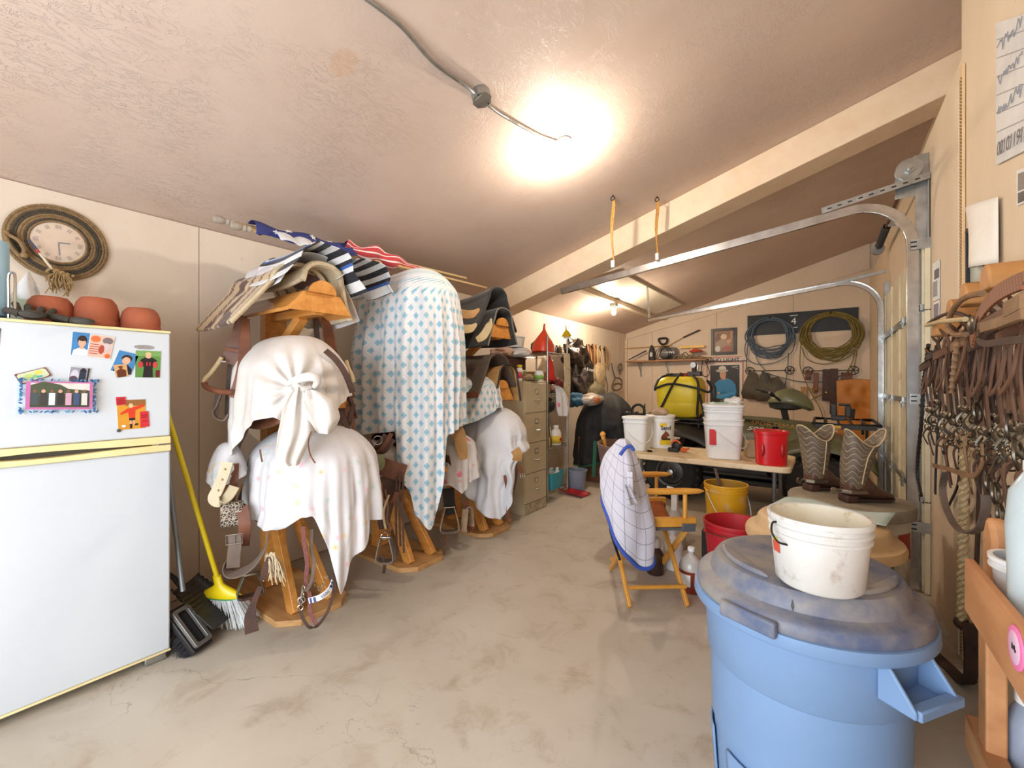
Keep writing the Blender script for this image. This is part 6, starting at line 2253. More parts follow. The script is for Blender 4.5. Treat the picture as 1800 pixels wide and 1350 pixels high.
gb = blob('plastic_bundle', 'shiny dark bundle of black bags beyond the wire shelf', 'bundle', tuple(wl(1012, 628, -3.15)), (0.16, 0.30, 0.26), mat('shiny black film', (44, 36, 32), 0.18, col2=(70, 56, 46), bump=0.6, bscale=12, bdist=0.03), 6, 0.38, 3.2)
gb2 = blob('bag_bundle', 'dark bundle of tack hanging behind the cream cinch', 'bundle', tuple(wl(1015, 672, -3.1)), (0.14, 0.24, 0.26), mat('dark mixed tack', (66, 52, 46), 0.7, col2=(34, 30, 30), scale=16, var=0.2), 8, 0.4, 3.4)
blob('blue_jacket', 'blue cloth bundle above the black horse blanket', 'cloth', tuple(at(1012, 703, 6.2)), (0.12, 0.2, 0.10), mat('blue cloth', (52, 104, 140), 0.8, bump=0.3, bscale=30), 5, 0.25)
clb = thing('clear_bag', 'clear plastic bag with an orange patch on the heap top', 'bag', tuple(at(1045, 705, 6.3)))
blob('', '', '', tuple(at(1040, 702, 6.35)), (0.14, 0.26, 0.09), mat('cloudy plastic', (196, 186, 176), 0.2, col2=(170, 150, 140), bump=0.5, bscale=18, bdist=0.02), 4, 0.22, parent=clb, part='film')
blob('', '', '', tuple(at(1049, 703, 6.2)), (0.04, 0.07, 0.05), mat('orange patch', (206, 120, 70), 0.5), 4, 0.1, parent=clb, part='orange_patch')
# halter hanging alone near the corner
lh = thing('hanging_halter', 'single brown halter hanging near the back corner', 'halter', tuple(wl(1085, 690)), group='halters on hooks along the left wall')
q = MB()
q.tube([wl(1075, 638), wl(1077, 650), wl(1082, 665)], 0.02, 6, flat=0.4)
q.tube(spline([wl(1082, 665, -3.36), wl(1076, 680, -3.35), wl(1082, 686, -3.33), wl(1092, 682, -3.33), wl(1092, 668, -3.35)], 5, True), 0.016, 6, closed=True)
q.tube(spline([wl(1079, 676, -3.36), wl(1086, 674, -3.32), wl(1092, 676, -3.34)], 5), 0.018, 6)
q.tube([wl(1079, 686), wl(1078, 694)], 0.012, 6)
q.build('strap', M_LTHG, lh)
rg = thing('rope_loop', 'small twisted rope loop on the wall beside the lone halter', 'rope', tuple(wl(1090, 658)))
q = MB()
q.tube(spline([wl(1088, 642), wl(1092, 640), wl(1093, 648), wl(1089, 652), wl(1087, 646)], 5, True), 0.016, 6, closed=True)
q.tube([wl(1090, 650), wl(1089, 657)], 0.018, 6)
q.build('loop', M_LTHG, rg)
# ================================================================== back wall
YW = YB - 0.001


def bw(px, py, y=YW):
	u = (px - 900) / 760.0
	return at(px, py, y / (SA * u + CA))


wbd = thing('rope_board', 'black board with a branded 4 carrying two coiled ropes', 'board', (-0.35, YW, 2.295))
q = MB()
q.box((-0.352, YW - 0.012, 2.477), (1.58, 0.022, 0.362))
q.build('board', M_BLACK, wbd, bevel=0.002)
text_mesh('4', 0.16, WHT, frame((-0.435, YW - 0.0245, 2.50), (1, 0, 0), (0, 0, 1)), 'brand_mark', wbd)
for z in (2.60, 2.395):
	q = MB()
	q.box((-0.435, YW - 0.0245, z), (0.11, 0.002, 0.012))
	q.build('brand_bar', WHT, wbd, smooth=False)
for x in (-0.79, 0.075):
	q = MB()
	q.tube([(x, YW - 0.02, 2.585), (x, YW - 0.12, 2.585), (x, YW - 0.13, 2.61)], 0.009, 8)
	q.build('peg', M_DKMET, wbd)


def coil(name, label, c, rx, rz, m, n, seed, thick, spread):
	t = thing(name, label, 'rope', (c[0], c[1], c[2] - rz))
	random.seed(seed)
	for k in range(n):
		a = rx * random.uniform(1 - spread, 1.06)
		b2 = rz * random.uniform(1 - spread, 1.06)
		dx = random.uniform(-0.03, 0.03)
		top = c[2] + rz * 0.93 - 0.62 * max(0, rz - b2)
		pts = []
		for j in range(40):
			th = 2 * PI * j / 40
			w = 0.010 * math.sin(3 * th + k) + 0.006 * math.sin(5 * th + 2 * k)
			pts.append((c[0] + dx * (1 - math.cos(th)) * 0.5 + (a + w) * math.sin(th), c[1] - 0.012 - 0.05 * hashn(k, seed) - 0.012 * math.sin(2 * th + k), top - (b2 + w) * (1 - math.cos(th))))
		q = MB()
		q.tube(pts, thick, 6, closed=True)
		q.build('rope_turn', m, t)
	return t


M_RB = mat('blue grey rope', (96, 108, 122), 0.75, col2=(70, 80, 92), scale=60, bump=0.4, bscale=180, bdist=0.003)
M_RO = mat('olive rope', (138, 118, 56), 0.75, col2=(104, 90, 44), scale=60, bump=0.4, bscale=180, bdist=0.003)
c1 = coil('coiled_rope', 'blue grey coiled rope on the left of the black board', (-0.79, YW - 0.03, 2.28), 0.36, 0.345, M_RB, 15, 3, 0.0095, 0.30)
c2 = coil('coiled_rope', 'olive coiled rope on the right of the black board', (0.075, YW - 0.03, 2.25), 0.40, 0.38, M_RO, 18, 8, 0.0098, 0.30)
for par, m, paths in ((c1, M_RB, ([(1318, 590), (1310, 606), (1312, 628), (1330, 640), (1365, 636), (1392, 618), (1398, 590)], [(1315, 600), (1312, 640), (1316, 655)], [(1326, 596), (1330, 630), (1345, 652)], [(1386, 620), (1384, 650), (1378, 690), (1376, 700)], [(1345, 655), (1375, 664), (1410, 671), (1450, 670), (1490, 655)])),
					  (c2, M_RO, ([(1408, 600), (1406, 640), (1412, 660), (1425, 690), (1440, 715), (1447, 735)], [(1409, 610), (1420, 632), (1450, 640), (1490, 628), (1512, 606), (1512, 585)], [(1508, 600), (1502, 640), (1490, 660), (1450, 690), (1412, 710)], [(1505, 590), (1500, 630), (1488, 655)]))):
	for pp in paths:
		q = MB()
		q.tube(spline([bw(a, b2, YW - 0.05) for a, b2 in pp], 6), 0.0075, 6)
		q.build('loose_end', m, par)

# picture and poster
fx0, fx1, fz0, fz1 = -1.755, -1.32, 1.97, 2.465
pf = thing('framed_picture', 'black framed picture in browns above the shelf end', 'picture', ((fx0 + fx1) / 2, YW, fz0))
q = MB()
for a, b2 in (((fx0 + 0.025, fz0), (fx0 + 0.025, fz1)), ((fx1 - 0.025, fz0), (fx1 - 0.025, fz1))):
	q.box((a[0], YW - 0.015, (fz0 + fz1) / 2), (0.05, 0.03, fz1 - fz0))
for z in (fz0 + 0.025, fz1 - 0.025):
	q.box(((fx0 + fx1) / 2, YW - 0.015, z), (fx1 - fx0 - 0.1, 0.03, 0.05))
q.build('frame', mat('black frame', (40, 34, 30), 0.35), pf, bevel=0.003)
card('', '', '', [(fx0 + 0.05, YW - 0.01, fz1 - 0.05), (fx1 - 0.05, YW - 0.01, fz1 - 0.05), (fx1 - 0.05, YW - 0.01, fz0 + 0.05), (fx0 + 0.05, YW - 0.01, fz0 + 0.05)],
	 [(rect(0, 0, 1, 1), ink((150, 108, 76))), (ell(0.25, 0.35, 0.2, 0.25), ink((116, 84, 62))), (ell(0.5, 0.28, 0.16, 0.13), ink((226, 196, 156))), ([(0.1, 0.55), (0.4, 0.35), (0.75, 0.55), (0.9, 0.75), (0.4, 0.8), (0.1, 0.7)], ink((170, 140, 116))),
	  (ell(0.76, 0.5, 0.13, 0.1), ink((206, 160, 120))), (rect(0.84, 0.0, 0.94, 0.45), ink((196, 140, 100))), (ell(0.2, 0.84, 0.14, 0.14), ink((220, 214, 206))), (ell(0.68, 0.82, 0.2, 0.12), ink((170, 96, 70)))], paper, parent=pf, rim=1)
px0, px1, pz0, pz1 = -1.835, -1.21, 0.98, 1.93
po = thing('beer_poster', 'framed beer poster of a man in white hat and blue shirt', 'poster', ((px0 + px1) / 2, YW, pz0))
PINK = ink((206, 120, 116))
PRED = ink((186, 64, 70))
CREAM = ink((232, 218, 200))
SHB_ = ink((52, 140, 196))
card('', '', '', [(px0, YW - 0.004, pz1), (px1, YW - 0.004, pz1), (px1, YW - 0.004, pz0), (px0, YW - 0.004, pz0)],
	 [(rect(0, 0, 1, 1), CREAM), (rect(0.0, 0.08, 0.018, 1), PRED), (rect(0.982, 0.08, 1, 1), PRED), (rect(0.03, 0.0, 0.97, 0.018), PINK), (rect(0.03, 0.105, 0.97, 0.12), PINK), (rect(0.02, 0.08, 0.03, 1), PINK), (rect(0.965, 0.12, 0.975, 1), PINK),
	  (rect(0.10, 0.165, 0.90, 0.925), ink((40, 32, 30))),
	  ([(0.20, 0.80), (0.18, 0.66), (0.22, 0.53), (0.36, 0.45), (0.47, 0.43), (0.58, 0.42), (0.70, 0.47), (0.79, 0.54), (0.82, 0.68), (0.79, 0.80), (0.62, 0.83), (0.36, 0.83)], SHB_),
	  ([(0.30, 0.72), (0.50, 0.68), (0.72, 0.74), (0.74, 0.79), (0.5, 0.77), (0.3, 0.79)], ink((38, 112, 168))), ([(0.26, 0.76), (0.55, 0.72), (0.76, 0.68), (0.77, 0.73), (0.5, 0.79), (0.28, 0.82)], ink((74, 160, 212))),
	  (ell(0.34, 0.715, 0.035, 0.022), SKIN), (rect(0.42, 0.38, 0.53, 0.46), ink((190, 136, 104))), (ell(0.475, 0.335, 0.085, 0.085), ink((60, 42, 34))), (ell(0.455, 0.355, 0.085, 0.09), ink((210, 158, 128))),
	  (ell(0.43, 0.275, 0.17, 0.03, 20), ink((196, 186, 170))), ([(0.33, 0.275), (0.35, 0.20), (0.44, 0.175), (0.53, 0.20), (0.555, 0.275)], ink((222, 212, 196))), (rect(0.34, 0.255, 0.55, 0.27), ink((150, 136, 118))),
	  (ell(0.46, 0.875, 0.085, 0.032), ink((120, 112, 106))), (rect(0.16, 0.885, 0.21, 0.895), WHT), (rect(0.74, 0.875, 0.86, 0.915), ink((170, 160, 150))),
	  ([(0.68, 0.20), (0.85, 0.185), (0.86, 0.20), (0.72, 0.215)], ink((190, 186, 180))), ([(0.74, 0.22), (0.86, 0.225), (0.87, 0.25), (0.82, 0.235)], ink((170, 166, 160)))], flat('poster paper', (232, 218, 200)), parent=po)
text_mesh('BUD LIGHT', 0.085, ink((50, 36, 34)), frame(((px0 + px1) / 2, YW - 0.0095, pz1 - 0.058), (1, 0, 0), (0, 0, 1)), 'lettering', po, bold=0.002, width=0.50)
q = MB()
q.box(((px0 + px1) / 2 + 0.01, YW - 0.02, pz1 - 0.085), (px1 - px0 + 0.08, 0.03, 0.012))
q.build('hanging_rail', M_DKMET, po)

# shelf on three brackets
shf = thing('wall_shelf', 'wooden wall shelf on three metal brackets loaded with tools', 'shelf', (-2.55, YW, 1.87))
q = MB()
q.box((-2.56, YW - 0.14, 1.88), (1.55, 0.28, 0.028))
q.build('plank', mat('shelf plank', (178, 126, 82), 0.6, col2=(150, 102, 62), stretch=(0.3, 3, 3)), shf, bevel=0.003)
for px in (1127, 1175, 1226):
	p = bw(px, 650)
	q = MB()
	q.box((p.x, YW - 0.006, 1.72), (0.03, 0.008, 0.30))
	q.box((p.x, YW - 0.12, 1.862), (0.03, 0.22, 0.006))
	q.bar((p.x, YW - 0.01, 1.64), (p.x, YW - 0.2, 1.855), 0.012, 0.012)
	q.build('bracket', M_GALV, shf, bevel=0.001)
ZS = 1.896


def sx(px):
	return bw(px, 640, YW - 0.12).x


q = MB()
q.tube([(sx(1108), YW - 0.2, ZS + 0.03), (sx(1137), YW - 0.16, ZS + 0.20)], [0.022, 0.03], 8, flat=0.5)
tag(q.build('rolled_mat', mat('navy vinyl', (62, 68, 100), 0.4)), 'dark blue rolled strip at the left end of the shelf', 'roll')
ir = thing('clothes_iron', 'old black iron standing on its heel on the shelf', 'iron', (sx(1146), YW - 0.14, ZS))
q = MB()
q.prism([(-0.06, 0), (0.06, 0), (0.055, 0.16), (0.03, 0.27), (0.0, 0.32), (-0.03, 0.27), (-0.055, 0.16)], 0.07, frame((sx(1146), YW - 0.10, ZS), (1, 0, 0), (0, 0, 1)))
q.build('body', M_BLACK, ir, bevel=0.01)
q = MB()
q.prism(ell(0, 0.12, 0.03, 0.05), 0.004, frame((sx(1146), YW - 0.172, ZS), (1, 0, 0), (0, 0, 1)))
q.build('plate', M_GALV, ir)
hb_ = thing('heat_lamp', 'round grey metal heater drum with black cord on the shelf', 'heater', (sx(1176), YW - 0.15, ZS))
q = MB()
q.lathe([(0.02, -0.15), (0.12, -0.14), (0.135, -0.10), (0.135, 0.10), (0.12, 0.15), (0.02, 0.16)], (sx(1176), YW - 0.15, ZS + 0.137), 28, Matrix.Rotation(PI / 2, 3, 'Y'), sx=0.85)
q.build('drum', mat('grey painted metal', (138, 138, 136), 0.35, 0.4), hb_)
q = MB()
for k in range(3):
	q.tube(spline([(sx(1155 + 3 * k), YW - 0.27, ZS + 0.05), (sx(1160 + 4 * k), YW - 0.29, ZS + 0.20), (sx(1172 + 3 * k), YW - 0.29, ZS + 0.26), (sx(1180 + 3 * k), YW - 0.29, ZS + 0.10), (sx(1172), YW - 0.28, ZS + 0.02), (sx(1158), YW - 0.28, ZS + 0.02)], 6, True), 0.007, 6, closed=True)
q.build('cord', M_BLACK, hb_)
q = MB()
random.seed(31)
for k in range(9):
	a = random.uniform(1185, 1225)
	q.tube(spline([(sx(a), YW - 0.22, ZS + 0.01), (sx(a + 8), YW - 0.2 + random.uniform(-0.03, 0.03), ZS + random.uniform(0.04, 0.14)), (sx(a + 18), YW - 0.22, ZS + 0.02), (sx(a + 28), YW - 0.18, ZS + 0.01)], 5), 0.011, 6)
tag(q.build('cable_tangle', mat('dusty cable', (146, 122, 92), 0.7, col2=(96, 80, 62), scale=14)), 'tangle of dusty cable and twine on the shelf', 'cable', None, 'stuff')
q = MB()
q.box((sx(1215), YW - 0.06, ZS + 0.245), (0.46, 0.03, 0.05))
q.box((sx(1215), YW - 0.06, ZS + 0.12), (0.03, 0.03, 0.24))
tag(q.build('spirit_level', mat('yellow painted bar', (226, 176, 40), 0.4), bevel=0.003), 'yellow bar tool standing behind the cables on the shelf', 'tool')
q = MB()
q.lathe([(0.02, 0.0), (0.12, 0.004), (0.125, 0.02), (0.09, 0.05), (0.03, 0.065)], (sx(1224), YW - 0.15, ZS + 0.13), 22)
tag(q.build('reflector', mat('red orange enamel', (206, 70, 46), 0.35)), 'red saucer shaped reflector on the cable tangle', 'reflector')
hk = thing('saw_handle', 'black D shaped saw handle above the shelf', 'handle', tuple(bw(1165, 605)))
q = MB()
q.tube(spline([bw(1158, 596, YW - 0.06), bw(1172, 595, YW - 0.06), bw(1171, 603, YW - 0.06), bw(1163, 605, YW - 0.06)], 5, True), 0.02, 8, closed=True)
q.build('grip', M_BLACK, hk)
rods = thing('fishing_rod', 'thin rod leaning diagonally above the wall shelf', 'rod', tuple(bw(1160, 618)))
q = MB()
q.tube([bw(1160, 616, YW - 0.05), bw(1201, 593, YW - 0.05)], 0.008, 6)
q.build('rod', M_OAK, rods)
q = MB()
q.tube([bw(1201, 593, YW - 0.05), bw(1230, 580, YW - 0.05)], 0.014, 8)
q.build('grip', M_LTHD, rods)
q = MB()
q.tube([bw(1095, 613, YW - 0.06), bw(1180, 607, YW - 0.06)], 0.008, 6)
tag(q.build('yellow_rod', mat('yellow rod', (206, 160, 60), 0.5)), 'thin yellow rod poking out left above the shelf', 'rod')
q = MB()
q.tube(spline([bw(1235, 633, YW - 0.1), bw(1233, 655, YW - 0.05), bw(1240, 662, YW - 0.05), bw(1247, 655, YW - 0.05), bw(1240, 636, YW - 0.1)], 5), 0.007, 6)
tag(q.build('wire_loop', M_DKMET), 'dark wire loop dangling off the right shelf end', 'wire')

# hook rails with wheel ends
for i, (a, b2, lab) in enumerate(((1318, 1388, 'left wrought iron hook rail with wheel ends, bag on it'), (1420, 1500, 'right wrought iron hook rail with wheel ends, belts on it'))):
	t = thing('hook_rail', lab, 'hook rail', tuple(bw((a + b2) / 2, 655)), group='wheel ended hook rails')
	p, r = bw(a, 652, YW - 0.03), bw(b2, 652, YW - 0.03)
	r.z = p.z
	q = MB()
	q.tube([p, r], 0.006, 6)
	q.build('rail', M_BLACK, t)
	for c in (p, r):
		q = MB()
		q.tube(arc(c, 0.068, 0, 360, 24)[:-1], 0.007, 6, closed=True)
		for k in range(6):
			q.tube([c, c + V((0.066 * math.cos(k * PI / 3), 0, 0.066 * math.sin(k * PI / 3)))], 0.005, 5)
		q.ball(c, 0.016, 8, 6)
		q.build('wheel', M_BLACK, t)
# bag / chaps
cb_ = thing('leather_pouch', 'dark olive saddle bags hanging from the left hook rail', 'bag', tuple(bw(1340, 705)))
M_OL = mat('olive black leather', (84, 76, 58), 0.6, col2=(58, 52, 42), scale=6, bump=0.3, bscale=40, bdist=0.006)
for k, (x0_, x1_, y0_, y1_) in enumerate(((1324, 1318, 655, 700), (1345, 1342, 656, 704), (1362, 1372, 664, 700))):
	a, e = bw(x0_, y0_, YW - 0.07), bw(x1_, y1_, YW - 0.09)
	strap(cb_, 'flap', [a, a * 0.6 + e * 0.4 + V((0, -0.05, 0)), a * 0.2 + e * 0.8 + V((0, -0.06, 0)), e], [0.10, 0.22, 0.28, 0.20], M_OL, (1, 0, 0), 0.05)
strap(cb_, 'strap', [bw(1340, 652, YW - 0.12), bw(1350, 668, YW - 0.14), bw(1338, 690, YW - 0.15)], 0.04, M_BLACK, (1, 0, 0.3), 0.01)
ring(cb_, bw(1366, 690, YW - 0.16), 0.04, (0, -1, 0), 0.008)
# belts
GB = 'leather straps on the right hook rail'
for k, (px, y0_, y1_, w, m, lab) in enumerate(((1421, 652, 668, 0.08, M_LTH, 'short brown strap nearest the olive rope end'), (1434, 655, 690, 0.07, M_LTHR, 'brown strap ending in three metal rings'), (1453, 649, 705, 0.11, M_LTHD, 'wide dark belt with pointed tip on the right rail'),
											   (1466, 648, 728, 0.10, M_LTHD, 'longest dark leather belt on the right rail'), (1488, 655, 672, 0.14, M_LTH, 'broad short brown leather piece at the right rail end'))):
	t = thing('leather_belt', lab, 'belt', tuple(bw(px, y1_)), group=GB)
	strap(t, 'belt', [bw(px, y0_, YW - 0.04), bw(px - 0.5, (y0_ + y1_) / 2, YW - 0.06), bw(px - 1, y1_, YW - 0.05)], w, m, (1, 0, 0), 0.02)
	if k == 1:
		for a, b2 in ((1428, 686), (1438, 684), (1432, 694)):
			ring(t, bw(a, b2, YW - 0.09), 0.03, (0, -1, 0), 0.008, M_BRASS)
	if k == 2:
		q = MB()
		q.ball(bw(1453, 690, YW - 0.08), (0.02, 0.01, 0.02), 8, 5)
		q.build('stud', M_BRASS, t)
q = MB()
q.prism([bw_ for bw_ in [(-0.05, 0), (0.05, 0), (0.02, -0.36), (-0.0, -0.38)]], 0.01, frame(tuple(bw(1413, 680, YW - 0.03)), (1, 0, 0), (0, 0, 1)))
tag(q.build('knife_sheath', M_LTHT), 'small tan sheath hanging left below the right rail', 'sheath')
# orange brown padded hide leaning at the corner
hd_ = thing('leather_cushion', 'orange brown buttoned leather panel standing in the back corner', 'cushion', (0.43, YW - 0.1, 0.3))
M_OR = mat('orange tan leather', (208, 138, 58), 0.5, col2=(184, 112, 40), scale=5, bump=0.2, bscale=30, bdist=0.01)


def hide(u, v):
	x = 0.18 + 0.46 * u + 0.03 * v * (0.5 - u) * 2 * (-1)
	z = 0.35 + 1.12 * v
	d = 0.05
	for a, b2 in ((0.35, 0.85), (0.75, 0.83), (0.55, 0.62), (0.7, 0.6), (0.35, 0.4), (0.75, 0.38)):
		d -= 0.045 * math.exp(-(((u - a) * 9) ** 2 + ((v - b2) * 16) ** 2))
	d += 0.02 * math.sin(PI * u) * math.sin(PI * v)
	return (x, YW - 0.06 - d, z + 0.03 * math.sin(PI * u) * v)


q = MB()
q.grid(hide, 40, 60)
q.build('padding', M_OR, hd_, solid=0.02)
# ================================================================== quad bike, table, chair, cans


def yw(px, py, y):
	u = (px - 900) / 760.0
	return at(px, py, y / (SA * u + CA))


M_TYRE = mat('black tyre rubber', (34, 33, 32), 0.8, col2=(50, 46, 42), scale=14, bump=0.2)
M_OLIVE = mat('olive green bodywork', (112, 112, 80), 0.38, col2=(94, 96, 66), scale=3, coat=0.2, dirt=(128, 116, 88), dirtp=(0.58, 0.8))
M_BPL = mat('black bike plastic', (40, 40, 40), 0.5, col2=(58, 55, 52), scale=6, dirt=(90, 80, 66), dirtp=(0.62, 0.8))
M_RIM = mat('dull steel wheel', (96, 92, 88), 0.45, 0.7, col2=(66, 62, 58))
av = thing('quad_bike', 'olive green quad bike parked behind the table, sprayer on its rack', 'quad bike', (-0.8, 6.05, 0))


def wheel(x, y, r=0.33, w=0.22):
	q = MB()
	RX = Matrix.Rotation(PI / 2, 3, 'X')
	prof = [(r * 0.52, -w / 2 + 0.01), (r * 0.60, -w / 2), (r * 0.86, -w / 2 - 0.005), (r * 0.97, -w / 2 + 0.03), (r, -w * 0.2), (r, w * 0.2), (r * 0.97, w / 2 - 0.03), (r * 0.86, w / 2 + 0.005), (r * 0.60, w / 2), (r * 0.52, w / 2 - 0.01)]
	q.lathe(prof, (x, y, r), 36, RX, caps=False)
	ty = q.build('tyre', M_TYRE, av)
	q = MB()
	for k in range(22):
		a = 2 * PI * k / 22
		for s in (-1, 1):
			c = V((x + math.cos(a + s * 0.07) * r * 0.99, y + s * w * 0.27, r + math.sin(a + s * 0.07) * r * 0.99))
			q.box(c, (0.03, w * 0.42, 0.045), Matrix.Rotation(-a, 3, 'Y'))
	tag(q.build('tread_knobs', M_TYRE, ty), kind='stuff')
	q = MB()
	q.lathe([(0.005, 0.03), (0.05, 0.03), (0.06, 0.02), (r * 0.42, 0.01), (r * 0.47, 0.05), (r * 0.56, 0.06), (r * 0.56, -0.05), (0.005, -0.05)], (x, y - 0.02, r), 28, RX)
	rm = q.build('rim', M_RIM, av)
	q = MB()
	q.lathe([(0.005, 0.06), (0.035, 0.055), (0.045, 0.03), (0.045, 0.0)], (x, y - 0.03, r), 16, RX)
	for k in range(4):
		q.ball((x + 0.06 * math.cos(k * PI / 2 + 0.4), y - 0.06, r + 0.06 * math.sin(k * PI / 2 + 0.4)), 0.011, 8, 5)
	q.build('hub', M_GALV, rm)


for x in (-1.55, -0.05):
	for y in (5.55, 6.58):
		wheel(x, y)
q = MB()
q.box((-0.8, 6.08, 0.42), (1.5, 0.5, 0.3))
q.box((-0.8, 6.08, 0.27), (1.0, 0.8, 0.06))
q.box((-0.8, 6.08, 0.60), (0.9, 0.4, 0.2))
for x in (-1.55, -0.05):
	q.tube([(x, 5.65, 0.30), (x, 6.5, 0.30)], 0.03, 8)
	for y in (5.8, 6.35):
		q.tube([(x + 0.05, y, 0.32), (x + 0.08, y, 0.8)], 0.035, 8)
q.build('chassis', M_BPL, av, bevel=0.01)
for y in (5.74, 6.42):
	q = MB()
	q.box((-0.80, y, 0.36), (0.8, 0.3, 0.03))
	q.build('footrest', M_BPL, av, bevel=0.01)
	q = MB()
	q.box((-0.80, y - 0.05 if y < 6 else y + 0.05, 0.52), (0.55, 0.03, 0.32))
	q.build('flank_panel', M_BPL, av, bevel=0.01)


def fender(x0, x1, y0, y1, zc0, rise, m, name, droop=0.14):
	q = MB()

	def f(u, v):
		x = x0 + (x1 - x0) * u
		z = zc0 + rise * math.sin(PI * u) ** 0.7 - droop * (abs(v - 0.5) * 2) ** 5
		return (x, y0 + (y1 - y0) * v, z)
	q.grid(f, 22, 18)
	return q.build(name, m, av, solid=0.018)


fender(-2.02, -1.02, 5.48, 6.68, 0.70, 0.22, M_BPL, 'rear_fender')
fender(-0.50, 0.42, 5.48, 6.68, 0.66, 0.20, M_OLIVE, 'front_fender')
q = MB()


def side(u, v):
	# saddle tank with flanks: u along the bike, v around from near flank to far flank
	x = -0.98 + 0.98 * u
	top = 1.06 - 0.10 * u - 0.05 * (1 - u) ** 3
	a = (v - 0.5) * 2
	w = 0.36 + 0.05 * math.sin(PI * u)
	z = top - 0.40 * abs(a) ** 2.6
	return (x, 6.06 + w * (math.sin(a * PI / 2)) ** 1, z)


q.grid(side, 26, 26)
bd_ = q.build('body_shell', M_OLIVE, av, solid=0.015, sub=1)
q = MB()
q.tube(spline([(-0.95, 5.80, 1.0), (-0.6, 5.80, 0.98), (-0.2, 5.83, 0.90), (0.0, 5.86, 0.86)], 6), 0.022, 6, flat=0.5)
q.build('shell_crease', M_BPL, bd_)
# lettering on the near flank
fp_ = V(side(0.54, 0.2))
d1 = (V(side(0.62, 0.2)) - V(side(0.46, 0.2))).normalized()
d2 = (V(side(0.54, 0.26)) - V(side(0.54, 0.14))).normalized()
nrm = d1.cross(d2).normalized()
if nrm.y > 0:
	nrm = -nrm
text_mesh('SPORTSMAN', 0.085, mat('bronze decal', (176, 132, 74), 0.5), frame(tuple(fp_ + nrm * 0.016 + d2 * 0.055), tuple(d1), tuple(d2)), 'decal', bd_, width=0.5)
text_mesh('500', 0.075, WHT, frame(tuple(fp_ + nrm * 0.018 - d2 * 0.025 - d1 * 0.21), tuple(d1), tuple(d2)), 'decal', bd_, shear=0.3, bold=0.002, width=0.17)
q = MB()


def seatf(u, v):
	a = (v - 0.5) * 2
	return (-1.55 + 0.75 * u, 6.06 + 0.17 * a, 1.0 + 0.06 * (1 - u) - 0.09 * abs(a) ** 3 - 0.04 * math.sin(PI * u))


q.grid(seatf, 16, 12)
q.build('seat', M_BPL, av, solid=0.05)
# headlight pod, column, bars
q = MB()
pc = yw(1386, 705, 6.0)


def podf(u, v):
	a, b2 = 2 * PI * u, PI * v
	x = -math.cos(b2)
	wy = math.sin(b2) ** 0.8
	z = math.sin(a) * wy
	z = z * (0.15 if z > 0 else 0.045)
	return pc + V((0.22 * x + (0.03 if z > 0 else 0), 0.16 * math.cos(a) * wy, z - 0.07 * (x + 0.2) * (x + 0.2) * (1 if x > -0.2 else 0.3)))


q.grid(podf, 28, 18, True)
pod = q.build('headlight_pod', M_OLIVE, av)
q = MB()
q.lathe([(0.03, 0.0), (0.16, 0.0), (0.15, -0.05), (0.08, -0.075)], tuple(pc + V((-0.02, 0, -0.03))), 22, sx=1.15, sy=0.9)
q.build('pod_base', M_BPL, pod)
q = MB()
q.tube([pc + V((-0.05, 0, -0.08)), (pc.x - 0.0, 6.05, 0.85)], 0.035, 8)
hbp = [yw(1352, 690, 5.65), yw(1366, 700, 5.75), yw(1372, 705, 5.95), yw(1372, 704, 6.2), yw(1376, 694, 6.4)]
q.tube(spline(hbp, 5), 0.014, 8)
q.build('handlebar', M_BPL, av)
for p0, p1 in ((hbp[0], hbp[1]), (hbp[4], hbp[3])):
	q = MB()
	q.tube([p0, p0 * 0.45 + p1 * 0.55], 0.022, 8)
	q.build('grip', M_BLACK, av)
q = MB()
p = yw(1357, 692, 5.7)
q.tube([p, p + V((-0.16, -0.02, 0.05))], 0.007, 6)
q.tube([p + V((0.02, 0, 0)), p + V((-0.10, -0.06, 0.02))], 0.007, 6)
q.build('brake_lever', M_BLACK, av)
q = MB()
kp = yw(1363, 760, 5.62)
q.lathe([(0.012, -0.10), (0.012, 0.0), (0.03, 0.03), (0.032, 0.06), (0.01, 0.065)], tuple(kp), 12)
q.build('gear_knob', M_BLACK, av)
# racks
for nm, x0, x1, z in (('front_rack', -0.10, 0.45, 1.0), ('rear_rack', -2.02, -1.18, 0.94)):
	q = MB()
	q.tube([(x0, 5.62, z), (x1, 5.62, z), (x1, 6.5, z), (x0, 6.5, z)], 0.018, 8, closed=True)
	for k in range(1, 5):
		x = x0 + (x1 - x0) * k / 5
		q.tube([(x, 5.62, z), (x, 6.5, z)], 0.013, 6)
	for x in (x0 + 0.1, x1 - 0.1):
		for y in (5.75, 6.35):
			q.tube([(x, y, z), (x, y, z - 0.16)], 0.014, 6)
	rk = q.build(nm, M_BPL, av)
	if nm == 'front_rack':
		q = MB()
		q.box((0.17, 5.60, 0.975), (0.5, 0.02, 0.045))
		q.build('rack_edge', M_BPL, rk, bevel=0.003)
		q = MB()
		q.box((0.06, 5.587, 0.975), (0.15, 0.008, 0.03))
		q.build('yellow_marker', flat('amber reflector', (226, 170, 30), 0.3), rk)
vz = thing('gun_clamp', 'black clamp rest bolted to the front rack of the quad bike', 'clamp', tuple(yw(1478, 740, 5.75)))
c = yw(1478, 738, 5.75)
q = MB()
q.box(c + V((-0.02, 0, 0.02)), (0.13, 0.12, 0.05))
q.box(c + V((-0.06, 0, 0.10)), (0.05, 0.10, 0.14))
q.box(c + V((0.06, 0, 0.09)), (0.05, 0.10, 0.12))
q.box(c + V((0.03, 0, 0.16)), (0.10, 0.06, 0.025))
q.build('jaws', M_BPL, vz, bevel=0.01)
q = MB()
